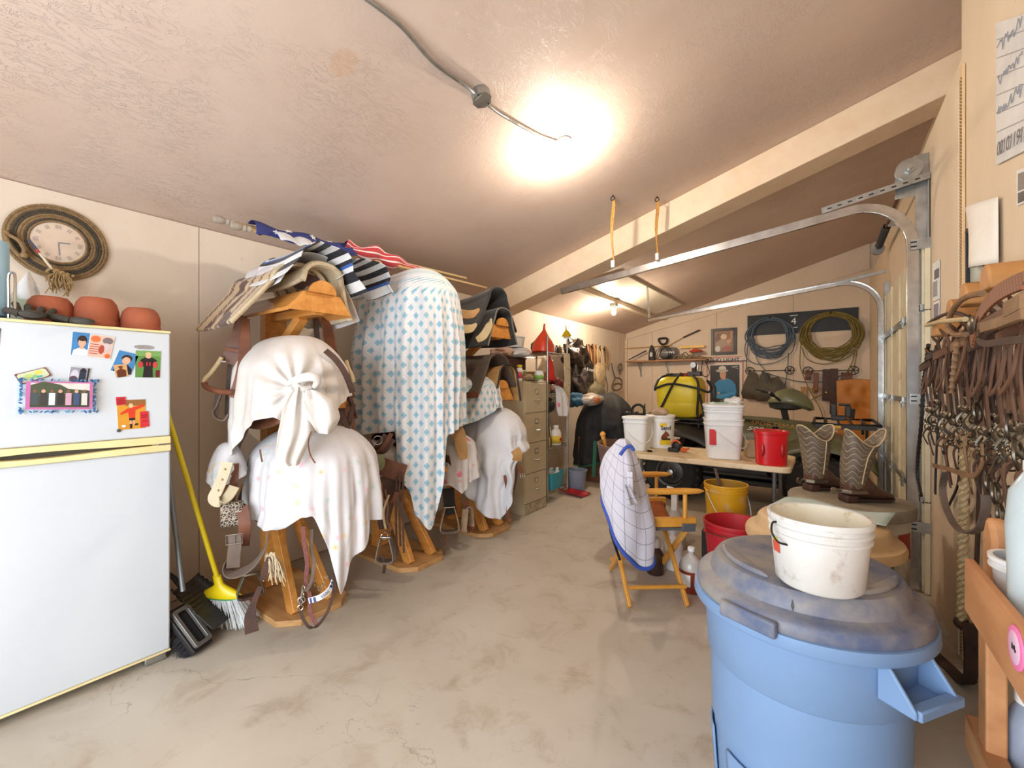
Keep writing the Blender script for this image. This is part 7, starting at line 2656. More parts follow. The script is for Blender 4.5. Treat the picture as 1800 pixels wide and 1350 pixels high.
q.tube([c + V((0.09, -0.02, 0.02)), c + V((0.10, -0.02, 0.12))], 0.022, 8)
q.build('knob', M_BLACK, vz)

# yellow sprayer tank on the rear rack
sp_ = thing('sprayer_tank', 'yellow sprayer tank with black hoses on the quad bike rack', 'sprayer', (-1.58, 5.95, 0.96))
M_TANK = mat('yellow tank plastic', (238, 214, 54), 0.4, col2=(224, 196, 38), scale=2, dirt=(170, 140, 40), dirtp=(0.62, 0.8))
q = MB()
tw0, tw1 = rrect(0.48, 0.42, 0.09), rrect(0.56, 0.50, 0.11)
rs = []
for z, s, sh in ((0.0, 0.0, 0.88), (0.02, 0.1, 0.97), (0.18, 0.7, 1.0), (0.19, 0.75, 0.985), (0.2, 0.75, 1.0), (0.38, 1.0, 1.0), (0.46, 0.9, 0.98), (0.51, 0.6, 0.9), (0.53, 0.3, 0.72), (0.535, 0.0, 0.45)):
	rs.append([V((-1.55 + (a[0] * (1 - s) + b_[0] * s) * sh, 5.98 + (a[1] * (1 - s) + b_[1] * s) * sh, 0.985 + z)) for a, b_ in zip(tw0, tw1)])
q.rings(rs)
q.build('tank', M_TANK, sp_)
q = MB()
q.box((-1.5, 5.98, 0.972), (0.66, 0.54, 0.02))
q.build('tray', M_BPL, sp_, bevel=0.004)
q = MB()
q.lathe([(0.08, 0), (0.085, 0.02), (0.08, 0.045), (0.02, 0.05)], (-1.52, 5.95, 1.515), 20)
q.build('filler_cap', flat('cap red', (186, 60, 50)), sp_)
q = MB()
q.box((-1.36, 5.9, 1.55), (0.16, 0.12, 0.06))
q.tube([(-1.36, 5.86, 1.58), (-1.35, 5.86, 1.68)], 0.03, 10)
q.box((-1.6, 5.88, 1.54), (0.22, 0.08, 0.04))
q.build('pump', mat('dark pump metal', (70, 62, 58), 0.4, 0.5), sp_, bevel=0.006)
q = MB()
q.tube([(-1.36, 5.80, 1.66), (-1.36, 5.86, 1.66)], 0.035, 14)
q.build('gauge', M_STEEL, sp_)
hoses = [[(-1.62, 5.82, 1.55), (-1.75, 5.74, 1.50), (-1.81, 5.72, 1.38), (-1.81, 5.72, 1.33)],
		 [(-1.81, 5.71, 1.36), (-1.6, 5.69, 1.42), (-1.3, 5.69, 1.37), (-1.16, 5.72, 1.32), (-1.14, 5.78, 1.38), (-1.2, 5.85, 1.46)],
		 [(-1.5, 5.78, 1.56), (-1.56, 5.71, 1.45), (-1.66, 5.70, 1.25), (-1.76, 5.71, 1.05), (-1.80, 5.71, 0.97)],
		 [(-1.36, 5.78, 1.53), (-1.28, 5.71, 1.44), (-1.27, 5.68, 1.25), (-1.28, 5.68, 1.05), (-1.24, 5.70, 0.98), (-1.21, 5.70, 1.05), (-1.26, 5.70, 1.3)],
		 [(-1.2, 5.85, 1.46), (-1.10, 5.74, 1.40), (-1.08, 5.70, 1.25), (-1.10, 5.70, 1.05), (-1.16, 5.70, 0.98)]]
for h in hoses:
	q = MB()
	q.tube(spline(h, 7), 0.015, 8)
	q.build('hose', M_BLACK, sp_)
wnd = thing('sprayer_wand', 'black hose reel and fitting left of the yellow tank', 'hose', (-1.98, 5.95, 0.97))
q = MB()
cc = yw(1122, 722, 5.85)
q.tube(arc(cc, 0.085, 0, 360, 24)[:-1], 0.018, 8, closed=True)
q.tube([cc + V((-0.18, 0, -0.04)), cc + V((0.25, 0, -0.05))], 0.016, 8)
q.tube([cc + V((0.09, 0, -0.05)), cc + V((0.09, 0, 0.10))], 0.008, 6)
for dx in (-0.16, -0.02, 0.16):
	q.lathe([(0.03, -0.02), (0.035, 0), (0.03, 0.02)], tuple(cc + V((dx, 0, -0.045))), 10, Matrix.Rotation(PI / 2, 3, 'Y'))
q.tube(spline([cc + V((-0.05, 0, -0.07)), cc + V((0.0, -0.03, -0.15)), cc + V((0.12, -0.02, -0.17)), cc + V((0.26, 0, -0.15))], 5), 0.014, 8)
q.build('hose', M_BLACK, wnd)
q = MB()
q.box(cc + V((0.24, 0.05, -0.12)), (0.28, 0.2, 0.10))
q.build('battery_box', mat('blue grey box', (70, 76, 88), 0.5), wnd, bevel=0.01)

# --- folding table
M_TBL = mat('cream folding table plastic', (236, 216, 180), 0.5, col2=(222, 194, 150), scale=4, stretch=(0.7, 2.5, 1), dirt=(160, 120, 74), dirtp=(0.56, 0.75), dscale=7)
tbx0, tbx1, tby0, tby1, TZ = -1.86, -0.22, 4.10, 4.86, 0.745
tbl = thing('folding_table', 'cream folding table with rounded corners loaded with buckets', 'table', ((tbx0 + tbx1) / 2, 4.48, 0))
q = MB()
q.prism(rrect(tbx1 - tbx0, tby1 - tby0, 0.07, 6), 0.048, Matrix.Translation(((tbx0 + tbx1) / 2, (tby0 + tby1) / 2, TZ - 0.048)))
q.build('tabletop', M_TBL, tbl, bevel=0.008)
for x in (tbx0 + 0.2, tbx1 - 0.12):
	for y in (tby0 + 0.08, tby1 - 0.08):
		q = MB()
		q.tube([(x, y, 0), (x, y, TZ - 0.05)], 0.016, 10)
		q.build('leg', mat('grey table leg', (112, 108, 106), 0.4, 0.6), tbl)
	q = MB()
	q.tube([(x, tby0 + 0.08, 0.10), (x, tby1 - 0.08, 0.10)], 0.012, 8)
	q.tube([(x, tby0 + 0.08, TZ - 0.06), (x, tby1 - 0.08, TZ - 0.06)], 0.012, 8)
	q.build('leg_brace', mat('grey table leg', (112, 108, 106), 0.4, 0.6), tbl)


def bucket(name, label, loc, rb, rt, h, m, power=2.0, lid=True, bail=None, rz=0.0, ribs=2, wall=0.004, group=None, cat='bucket', inside=None):
	t = thing(name, label, cat, loc, rz, group=group)
	prof = [(0.004, 0.003), (rb * 0.94, 0.0), (rb, 0.006)]
	k0 = 0.80
	prof += [(rb + (rt - rb) * k0, h * k0)]
	for k in range(ribs):
		z = h * (k0 + 0.06 + 0.07 * k)
		r = rb + (rt - rb) * (z / h)
		prof += [(r, z - 0.004), (r + 0.007, z - 0.003), (r + 0.007, z + 0.003), (r, z + 0.004)]
	prof += [(rt, h - 0.012), (rt + 0.006, h - 0.010), (rt + 0.006, h)]
	if not lid:
		prof += [(rt - wall, h), (rb - wall, 0.012), (0.004, 0.01)]
	q = MB()
	q.lathe(prof, (0, 0, 0), 40, power=power, rot=PI / 40)
	q.build('body', m, t, world=False)
	if not lid and inside:
		q = MB()
		q.lathe([(rt - wall - 0.001, h - 0.004), (rb - wall, 0.014), (0.004, 0.012)], (0, 0, 0), 40, power=power, rot=PI / 40, caps=False)
		q.build('inner_stain', inside, t, world=False)
	if lid:
		q = MB()
		q.lathe([(rt + 0.004, h - 0.01), (rt + 0.010, h - 0.008), (rt + 0.011, h + 0.010), (rt + 0.004, h + 0.014), (rt - 0.012, h + 0.014), (rt - 0.016, h + 0.006), (0.004, h + 0.006)], (0, 0, 0), 40, power=power, rot=PI / 40)
		q.build('lid', m, t, world=False)
	if bail:
		a, dz, mm2 = bail
		s = V((math.cos(a), math.sin(a), 0))
		f = V((math.sin(a), -math.cos(a), 0))
		pts = []
		for k in range(17):
			th = PI * k / 16
			pts.append(s * (math.cos(th) * (rt + 0.012)) + V((0, 0, h * 0.86)) + f * (math.sin(th) * (rt + 0.02) * 1.12) + V((0, 0, -math.sin(th) * dz)))
		q = MB()
		q.tube(pts, 0.0035, 6)
		q.build('bail', mm2, t, world=False)
		for sg in (-1, 1):
			q = MB()
			q.ball(s * (sg * (rt + 0.008)) + V((0, 0, h * 0.86)), 0.012, 8, 6)
			q.build('ear', m, t, world=False)
	return t


VA = math.atan2(SA, CA)
GBK = 'white buckets on the folding table'
bucket('plastic_bucket', 'square white bucket with drooping handle at the left table end', (-1.56, 4.36, TZ), 0.105, 0.128, 0.33, M_WHITE, 5.0, True, (VA, 0.20, M_WHITE), ribs=1, group=GBK)
t = bucket('plastic_bucket', 'round white bucket with yellow horse label and a stone on top', (-1.42, 4.66, TZ), 0.13, 0.142, 0.335, M_WHITE, 2.0, True, None, ribs=1, group=GBK)


def wrap(par, loc, r0, z0, z1, a0, a1, m, d=0.0):
	q = MB()
	n = 12
	q.grid(lambda u, v: (math.cos(a0 + (a1 - a0) * u) * (r0(z0 + (z1 - z0) * v) + 0.0012 + d), math.sin(a0 + (a1 - a0) * u) * (r0(z0 + (z1 - z0) * v) + 0.0012 + d), z0 + (z1 - z0) * v), n, 4)
	return q.build('label_wrap', m, par, world=False)


rr_ = lambda z: 0.13 + 0.012 * z / 0.335
YL = flat('label yellow', (240, 204, 44))
ca = math.atan2(-4.66, 1.42)
wrap(t, None, rr_, 0.045, 0.265, ca - 0.05, ca + 0.85, M_WHITE)
wrap(t, None, rr_, 0.045, 0.10, ca - 0.05, ca + 0.85, YL, 0.0006)
wrap(t, None, rr_, 0.235, 0.268, ca - 0.05, ca + 0.45, YL, 0.0006)
wrap(t, None, rr_, 0.095, 0.112, ca + 0.1, ca + 0.8, flat('label black', (40, 36, 36)), 0.001)
aa = ca + 0.38
nn_ = V((math.cos(aa), math.sin(aa), 0))
tt_ = V((-math.sin(aa), math.cos(aa), 0))
M4 = frame(tuple(V((-1.42, 4.66, TZ + 0.22)) + nn_ * 0.1445), tuple(tt_), (0, 0, 1))
text_mesh('Sand', 0.058, flat('label black', (40, 36, 36)), M4, 'lettering', t, bold=0.001)
q = MB()
M4 = frame(tuple(V((-1.42, 4.66, TZ + 0.145)) + nn_ * 0.1435), tuple(tt_), (0, 0, 1))
q.prism([(-0.055, -0.035), (-0.04, 0.0), (-0.012, 0.03), (-0.005, 0.052), (0.006, 0.036), (0.02, 0.028), (0.04, -0.005), (0.03, -0.014), (0.012, -0.002), (0.02, -0.035)], 0.002, M4)
q.build('horse_print', flat('horse brown', (128, 66, 34)), t)
blob('stone', 'rounded tan stone on the lid of the horse label bucket', 'stone', (-1.41, 4.62, TZ + 0.335 + 0.045), (0.09, 0.06, 0.045), mat('tan stone', (190, 160, 130), 0.8, col2=(160, 130, 100), scale=20), 3, 0.08, flatz=-0.036)
# stacked square buckets
lo = bucket('plastic_bucket', 'lower of two nested square white buckets with a red label', (-0.76, 4.36, TZ), 0.135, 0.160, 0.36, M_WHITE, 5.5, False, (VA + 0.2, 0.20, M_WHITE), rz=0.28, ribs=1, group=GBK)
q = MB()
RZI = Matrix.Rotation(-0.28, 4, 'Z')
q.box((-0.098, -0.148, 0.20), (0.055, 0.012, 0.14))
q.build('red_label', flat('label scarlet', (214, 44, 48)), lo, world=False)
up = bucket('plastic_bucket', 'upper nested square white bucket with lid and papers on it', (-0.76, 4.36, TZ + 0.115), 0.132, 0.158, 0.36, M_WHITE, 5.5, True, None, rz=0.28, ribs=2, group=GBK)
ZL = TZ + 0.115 + 0.375
blob('plastic_wrap', 'crumpled clear wrapper on the lid of the stacked buckets', 'wrapper', (-0.66, 4.33, ZL + 0.03), (0.08, 0.07, 0.035), mat('clear wrap', (226, 222, 216), 0.2, col2=(206, 198, 190)), 8, 0.3, flatz=-0.025)
q = MB()
q.box((-0.78, 4.31, ZL + 0.012), (0.2, 0.07, 0.012), (0, 0, 0.3))
tag(q.build('green_packet', mat('green white packet', (206, 222, 206), 0.4, col2=(120, 160, 120), var=0.2, scale=20), bevel=0.003), 'flat green and white packet on the stacked buckets', 'packet')
# red canister
rc = bucket('red_canister', 'bright red plastic canister with grips at the right table end', (-0.37, 4.24, TZ), 0.112, 0.122, 0.27, mat('bright red plastic', (214, 26, 32), 0.3, col2=(200, 20, 28)), 3.2, True, None, rz=0.2, ribs=0, cat='canister')
for s in (-1, 1):
	q = MB()
	q.ball((0.07 * s, -0.112, 0.13), (0.018, 0.012, 0.055), 12, 8)
	q.build('grip_dent', mat('dark red plastic', (176, 20, 26), 0.35), rc, world=False)
q = MB()
q.box((-0.50, 4.56, TZ + 0.075), (0.22, 0.2, 0.15), (0, 0, 0.3), taper=0.9)
tag(q.build('tan_case', mat('tan plastic case', (190, 158, 116), 0.6), bevel=0.02), 'tan box behind the red canister on the table', 'box')
tool = thing('tape_tool', 'black and orange pistol shaped tool lying on the table', 'tool', tuple(at(1192, 786, 4.35).xy) + (TZ,))
c = V(tuple(at(1190, 784, 4.3).xy) + (TZ,))
q = MB()
q.ball(c + V((0, 0, 0.065)), (0.055, 0.035, 0.06), 16, 10)
q.box(c + V((-0.03, -0.01, 0.02)), (0.1, 0.06, 0.04))
q.build('body', M_BLACK, tool, bevel=0.008)
q = MB()
q.tube(arc(c + V((0.0, -0.036, 0.07)), 0.045, 20, 170, 8), 0.009, 6)
q.box(c + V((0.07, -0.02, 0.03)), (0.06, 0.03, 0.03), (0.2, 0.3, 0.2))
q.tube([c + V((0.05, -0.02, 0.02)), c + V((0.12, -0.01, 0.045))], 0.012, 6)
q.build('orange_trim', flat('tool orange', (222, 96, 40)), tool, bevel=0.004)
q = MB()
q.ball(tuple(at(1142, 786, 4.3).xy) + (TZ + 0.008,), (0.03, 0.02, 0.012), 10, 6)
tag(q.build('pebble', M_DKMET), 'small dark clod on the table beside the square bucket', 'clod')

# --- under the table: yellow bucket, red bucket, jugs
M_YB = mat('dirty yellow bucket plastic', (226, 170, 28), 0.45, col2=(206, 148, 20), scale=4, dirt=(206, 190, 160), dirtp=(0.6, 0.7), dscale=6)
yb_ = bucket('plastic_bucket', 'yellow bucket with a stick in it under the table', (-0.64, 3.79, 0.27), 0.135, 0.155, 0.36, M_YB, 2.0, False, (VA + 0.15, 0.30, M_WHITE), ribs=2, cat='bucket', inside=mat('bucket inside', (176, 134, 40), 0.6))
q = MB()
q.bar((-0.60, 3.79, 0.29), (-0.74, 3.90, 0.72), 0.02, 0.012)
tag(q.build('stir_stick', M_LTHG), 'wooden stir stick leaning in the yellow bucket', 'stick')
q = MB()
q.box((-0.64, 3.79, 0.135), (0.30, 0.30, 0.27))
tag(q.build('storage_crate', M_BPL, bevel=0.01), 'dark crate under the yellow bucket', 'crate')
M_RBK = mat('red rubber bucket', (190, 34, 44), 0.5, col2=(170, 26, 38))
rbk = bucket('plastic_bucket', 'red bucket with folded handle behind the blue trash can', (-0.50, 3.30, 0), 0.15, 0.195, 0.48, M_RBK, 2.0, False, (VA, -0.02, M_RUST), ribs=2, inside=mat('red bucket inside', (200, 44, 52), 0.5))
dk = bucket('feed_pan', 'black rubber pan beside the red bucket', (-0.20, 3.05, 0), 0.14, 0.16, 0.40, M_BLACK, 2.0, False, None, ribs=0, cat='pan')
M_AMB = mat('amber liquid', (150, 60, 30), 0.15, col2=(126, 46, 24), scale=3, trans=0.25)
M_CLR = mat('clear jug plastic', (226, 220, 212), 0.2, col2=(206, 200, 192), trans=0.35)
jg = thing('liquid_jug', 'clear jug of amber liquid beside the director chair', 'jug', tuple(at(1215, 985, 2.98).xy) + (0,))
q = MB()
q.lathe([(0.004, 0.0), (0.072, 0.0), (0.078, 0.006), (0.078, 0.15), (0.004, 0.152)], (0, 0, 0), 28)
q.build('liquid', M_AMB, jg, world=False)
q = MB()
q.lathe([(0.0785, 0.15), (0.078, 0.17), (0.062, 0.215), (0.03, 0.245), (0.02, 0.25), (0.02, 0.275)], (0, 0, 0), 28)
q.build('shoulder', M_CLR, jg, world=False)
q = MB()
q.lathe([(0.022, 0.27), (0.024, 0.272), (0.024, 0.295), (0.02, 0.298)], (0, 0, 0), 14)
q.build('cap', M_WHITE, jg, world=False)
wrap(jg, None, lambda z: 0.079, 0.05, 0.13, -2.6, -1.4, M_WHITE)
jg2 = thing('liquid_jug', 'dark bottle with white cap behind the chair legs', 'jug', tuple(at(1152, 968, 3.25).xy) + (0,))
q = MB()
q.lathe([(0.004, 0), (0.06, 0), (0.063, 0.005), (0.063, 0.14), (0.05, 0.17), (0.025, 0.2)], (0, 0, 0), 22)
q.build('body', mat('dark brown bottle', (66, 46, 38), 0.25), jg2, world=False)
q = MB()
q.lathe([(0.025, 0.198), (0.04, 0.2), (0.04, 0.26), (0.03, 0.265)], (0, 0, 0), 16)
q.build('cap', M_CLR, jg2, world=False)
bottle('milk_jug', 'white plastic jug between the chair and amber jug', 'jug', tuple(at(1183, 965, 3.35).xy) + (0,), [(0.07, 0), (0.075, 0.006), (0.075, 0.17), (0.05, 0.23), (0.02, 0.25), (0.02, 0.27)], M_WHITE, [(0.02, 0.265), (0.024, 0.268), (0.024, 0.29)], M_WHITE)
wp = thing('spray_bottle', 'white spray nozzle bottle seen over the chair seat', 'bottle', tuple(at(1186, 965, 3.75).xy) + (0,))
q = MB()
q.lathe([(0.08, 0), (0.09, 0.01), (0.09, 0.22), (0.05, 0.30), (0.03, 0.33)], (0, 0, 0), 22)
q.build('body', M_CLR, wp, world=False)
q = MB()
q.box((0, 0, 0.41), (0.05, 0.05, 0.20))
q.tube([(0, 0, 0.5), (0.0, -0.05, 0.52), (-0.05, -0.06, 0.53)], 0.014, 8)
q.build('nozzle', M_WHITE, wp, world=False, bevel=0.006)

# --- director's chair
FD, WD = V((0.79, 0.613, 0)), V((-0.613, 0.79, 0))
CO = V((-1.014, 2.99, 0))
M_CHW = mat('honey varnished chair wood', (220, 158, 66), 0.32, col2=(196, 130, 44), scale=4, stretch=(2, 2, 2), coat=0.3)


def ch(f, w, z):
	return CO + FD * f + WD * w + V((0, 0, z))


chr_ = thing('director_chair', 'wooden director chair with brown leather seat and back', 'chair', tuple(CO))
for f in (-0.185, 0.185):
	for s in (-1, 1):
		q = MB()
		o_ = 0.014 * s
		q.bar(ch(f + o_, s * 0.285, 0.012), ch(f + o_, -s * 0.235, 0.50), 0.024, 0.042, tuple(WD))
		q.build('leg', M_CHW, chr_, bevel=0.006)
for s in (-1, 1):
	q = MB()
	q.tube([ch(-0.185, s * 0.232, 0.062 + 0.05), ch(0.185, s * 0.232, 0.062 + 0.05)], 0.013, 10)
	q.build('stretcher', M_CHW, chr_)
	q = MB()
	q.bar(ch(-0.22, s * 0.245, 0.535), ch(0.24, s * 0.245, 0.535), 0.035, 0.06)
	rl = q.build('seat_rail', M_CHW, chr_, bevel=0.006)
	q = MB()
	q.bar(ch(-0.22, s * 0.245, 0.493), ch(0.235, s * 0.245, 0.493), 0.03, 0.018)
	q.box(ch(0.185, s * 0.245 - 0.006, 0.505), (0.085, 0.05, 0.05), rotz(math.atan2(FD.y, FD.x)).to_3x3())
	q.build('rail_bracket', mat('grey painted bracket', (112, 114, 120), 0.4, 0.5), chr_, bevel=0.003)
	q = MB()
	q.tube([ch(0.17, s * 0.25, 0.56), ch(0.17, s * 0.25, 0.72)], 0.014, 10)
	q.build('arm_post', M_CHW, chr_)
	q = MB()
	pth = [ch(f, s * 0.26, 0.735) for f in (-0.22, -0.1, 0.05, 0.18, 0.25, 0.285)]
	q.tube(pth, [0.022, 0.026, 0.028, 0.028, 0.022, 0.008], 12, flat=0.75)
	q.build('arm', M_CHW, chr_)
	q = MB()
	q.tube([ch(-0.19, s * 0.255, 0.56), ch(-0.20, s * 0.255, 0.80), ch(-0.235, s * 0.26, 1.03)], 0.016, 10)
	q.ball(ch(-0.237, s * 0.26, 1.04), 0.022, 10, 6)
	q.build('back_post', M_CHW, chr_)
q = MB()
q.grid(lambda u, v: ch(-0.19 + 0.40 * u, -0.24 + 0.48 * v, 0.548 - 0.10 * math.sin(PI * v) ** 0.8), 14, 16)
q.build('seat', mat('cognac leather', (156, 84, 34), 0.5, col2=(130, 66, 26), scale=12), chr_, solid=0.005)
q = MB()
q.grid(lambda u, v: ch(-0.205 - 0.035 * v - 0.09 * math.sin(PI * u), -0.265 + 0.53 * u, 0.80 + 0.20 * v + 0.004 * math.sin(PI * u)), 20, 8)
q.build('back_sling', mat('brown sling leather', (104, 74, 66), 0.5, col2=(82, 58, 52), scale=10), chr_, solid=0.006)
for z in (0.83, 0.94):
	q = MB()
	q.ball(ch(-0.225, 0.272, z), 0.008, 8, 5)
	q.build('rivet', M_STEEL, chr_)

# checked cloth over the chair back
M_CHK = cloth_pattern('checked lining cloth', 'check', (208, 204, 214), (196, 192, 204))
M_BLU = mat('blue binding', (52, 82, 170), 0.7, col2=(44, 70, 150))
cc = ch(-0.235, -0.255, 0)
jk = thing('checked_blanket', 'grey checked blanket with blue binding over the director chair back', 'blanket', (cc.x, cc.y, 0.4))


def jkf(u, v):
	a = 2 * PI * u
	sx_ = math.cos(a)
	sy_ = math.sin(a)
	zt, drop = 1.075, 0.30 + 0.42 * (0.55 + 0.45 * math.cos(a - 0.35))
	r = 0.022 + 0.150 * min(1.0, v * 1.5) ** 0.62 - 0.03 * max(0, v - 0.75) * 2
	fold = 0.018 * math.sin(3 * a + 1.0 + 2.2 * v) * min(1, v * 3) + 0.012 * math.sin(5 * a + 3 * v) * v + 0.010 * pnoise(u * 8, v * 5, 6)
	z = zt - 0.02 * min(1, v * 8) - (drop if v > 0 else 0) * v
	R_ = V((math.cos(VA), math.sin(VA), 0))
	D_ = V((math.sin(VA), -math.cos(VA), 0))
	# wide across the view, shallow in depth; hem dips to the right front
	p = V((cc.x, cc.y, z)) + R_ * ((r + fold) * 0.98 * sy_ + 0.02 * v) + D_ * ((r + fold) * 0.62 * sx_ + 0.02)
	p.z -= 0.10 * v * sy_
	return p


q = MB()
q.grid(jkf, 96, 36, True, lambda u, v: (u * 1.06, v * 0.66))
q.build('cloth', M_CHK, jk, solid=0.005, sub=1)
q = MB()
q.tube([jkf(k / 72, 1.0) for k in range(72)], 0.014, 8, closed=True)
q.build('hem_binding', M_BLU, jk)
q = MB()
q.tube(spline([at(1090, 800, 2.60), at(1099, 788, 2.60), at(1108, 784, 2.60), at(1114, 792, 2.60)], 5), 0.011, 8)
q.build('top_binding', M_BLU, jk)
tail([jkf(0.0, 0.3) + V((0.015, -0.02, 0.05)), jkf(0.0, 0.5) + V((0.03, -0.03, 0.0)), at(1098, 850, 2.50)], [0.03, 0.10, 0.03], 0.03, 3, M_CHK, jk, 3, 'lapel')
strap(jk, 'belt_loop', [jkf(0.86, 0.98), jkf(0.86, 0.98) + V((0, 0, -0.05)), at(1090, 985, 2.62)], 0.018, M_BLACK)

# --- barrels and cans by the door
GZ = 0.76
br_ = thing('feed_barrel', 'white barrel with a dusty grey lid carrying the cowboy boots', 'barrel', (0.11, 3.24, 0))
q = MB()
q.lathe([(0.24, 0), (0.26, 0.01), (0.272, 0.30), (0.268, 0.31), (0.272, 0.32), (0.278, 0.70), (0.27, 0.71)], (0, 0, 0), 44)
q.build('body', mat('dirty white barrel', (214, 204, 184), 0.5, col2=(190, 176, 150), dirt=(150, 120, 84), dirtp=(0.55, 0.75)), br_, world=False)
q = MB()
q.lathe([(0.285, 0.68), (0.30, 0.685), (0.302, 0.735), (0.295, 0.748), (0.27, 0.755), (0.20, 0.76), (0.004, 0.76)], (0, 0, 0), 48)
q.build('lid', mat('dusty grey lid', (150, 138, 118), 0.7, col2=(128, 116, 98), dirt=(172, 156, 128), dirtp=(0.5, 0.7)), br_, world=False)
wrap(br_, None, lambda z: 0.279, 0.48, 0.62, -0.75, -0.35, flat('barrel red label', (170, 60, 44)))
bc = thing('trash_can', 'beige lidded trash can behind the blue one', 'trash can', (-0.02, 2.58, 0))
M_BEI = mat('beige can plastic', (206, 174, 130), 0.55, col2=(190, 156, 112), dirt=(150, 120, 84), dirtp=(0.62, 0.8))
q = MB()
q.lathe([(0.22, 0), (0.235, 0.01), (0.275, 0.66), (0.285, 0.665), (0.285, 0.69)], (0, 0, 0), 44)
q.build('body', mat('charcoal can plastic', (84, 82, 80), 0.55, col2=(66, 64, 62)), bc, world=False)
q = MB()
q.lathe([(0.30, 0.655), (0.318, 0.66), (0.32, 0.685), (0.312, 0.70), (0.285, 0.708), (0.272, 0.722), (0.262, 0.755), (0.25, 0.768), (0.20, 0.775), (0.004, 0.778)], (0, 0, 0), 48)
q.build('lid', M_BEI, bc, world=False)
pp_ = thing('paper_sheet', 'pale green sheet of paper lying between the boots and beige lid', 'paper', (0.0, 2.72, 0.79))
q = MB()
q.grid(lambda u, v: V((-0.24 + 0.46 * u + 0.06 * v, 2.63 + 0.26 * v - 0.10 * u, 0.781 + 0.012 * math.sin(u * 7) * v + 0.008 * u)), 14, 8)
q.build('sheet', mat('pale green paper', (196, 212, 204), 0.7, col2=(180, 198, 192)), pp_, solid=0.0015)

# blue can
BC = V((-0.06, 1.70, 0))
bl = thing('trash_can', 'large blue round trash can with dusty dark blue lid in front', 'trash can', tuple(BC))
M_BLC = mat('blue can plastic', (118, 148, 186), 0.42, col2=(110, 140, 178), scale=2.5, bump=0.03)
M_BLL = mat('dusty blue lid plastic', (74, 88, 120), 0.5, col2=(92, 102, 126), scale=2.2, dirt=(142, 136, 130), dirtp=(0.42, 0.62), dscale=3.2)
q = MB()
q.lathe([(0.004, 0.0), (0.235, 0.0), (0.245, 0.01), (0.262, 0.30), (0.268, 0.305), (0.272, 0.52), (0.281, 0.53), (0.290, 0.695), (0.320, 0.70), (0.325, 0.708), (0.323, 0.738), (0.30, 0.742)], (0, 0, 0), 72)
body_ = q.build('body', M_BLC, bl, world=False)
for k in range(8):
	a = 2 * PI * k / 8 + 0.2
	q = MB()
	q.grid(lambda u, v: (math.cos(a - 0.22 + 0.44 * u) * (0.249 + 0.014 * v + 0.006), math.sin(a - 0.22 + 0.44 * u) * (0.249 + 0.014 * v + 0.006), 0.06 + 0.20 * v), 8, 3)
	q.build('side_panel', M_BLC, bl, world=False, solid=0.006)
hv = -0.62
for sg in (0, PI):
	d = V((math.cos(hv + sg), math.sin(hv + sg), 0))
	s = V((-d.y, d.x, 0))
	q = MB()
	for e in (-1, 1):
		b0 = d * 0.275 + s * (e * 0.08)
		q.prism([(0.0, 0.70), (0.03, 0.70), (0.085, 0.625), (0.085, 0.605), (0.0, 0.605)], 0.01, frame(tuple(b0 - s * 0.005), tuple(d), (0, 0, 1)))
	q.bar(d * 0.352 + s * -0.085 + V((0, 0, 0.615)), d * 0.352 + s * 0.085 + V((0, 0, 0.615)), 0.03, 0.026)
	q.box(d * 0.315 + V((0, 0, 0.607)), (0.085, 0.16, 0.008), rotz(hv + sg).to_3x3())
	q.build('handle', M_BLC, bl, world=False, bevel=0.005)
q = MB()
lid_prof = [(0.29, 0.735), (0.314, 0.737), (0.317, 0.744), (0.314, 0.770), (0.306, 0.779), (0.288, 0.782), (0.272, 0.79), (0.262, 0.825), (0.25, 0.84), (0.22, 0.846), (0.004, 0.848)]
q.lathe(lid_prof, (0, 0, 0), 72)
ld_ = q.build('lid', M_BLL, bl, world=False)
# raised segments on the lid and latch tabs
va = math.atan2(-1.70, 0.06)
for k, (a0, a1) in enumerate(((va - 1.55, va - 0.35), (va + 0.55, va + 1.6), (va + 2.2, va + 3.4))):
	q = MB()
	pts = [(0.235 * math.cos(a0 + (a1 - a0) * j / 12), 0.235 * math.sin(a0 + (a1 - a0) * j / 12)) for j in range(13)]
	q.prism(pts, 0.016, Matrix.Translation((0, 0, 0.842)))
	q.build('lid_panel', M_BLL, ld_, world=False, bevel=0.008)
for a in (va - 0.42, va - 0.42 + PI):
	d = V((math.cos(a), math.sin(a), 0))
	q = MB()
	q.box(d * 0.322 + V((0, 0, 0.748)), (0.022, 0.16, 0.045), rotz(a).to_3x3())
	q.build('latch_tab', M_BLL, ld_, world=False, bevel=0.006)
q = MB()
a = va - 0.08
d = V((math.cos(a), math.sin(a), 0))
q.prism([(0, 0), (0.003, 0.012), (-0.002, 0.03), (-0.005, 0.012)], 0.003, frame(tuple(BC + d * 0.2725 + V((0, 0, 0.79))), (-d.y, d.x, 0), (-d.x * 0.3, -d.y * 0.3, 1)))
q.build('crack', M_BLACK, ld_)

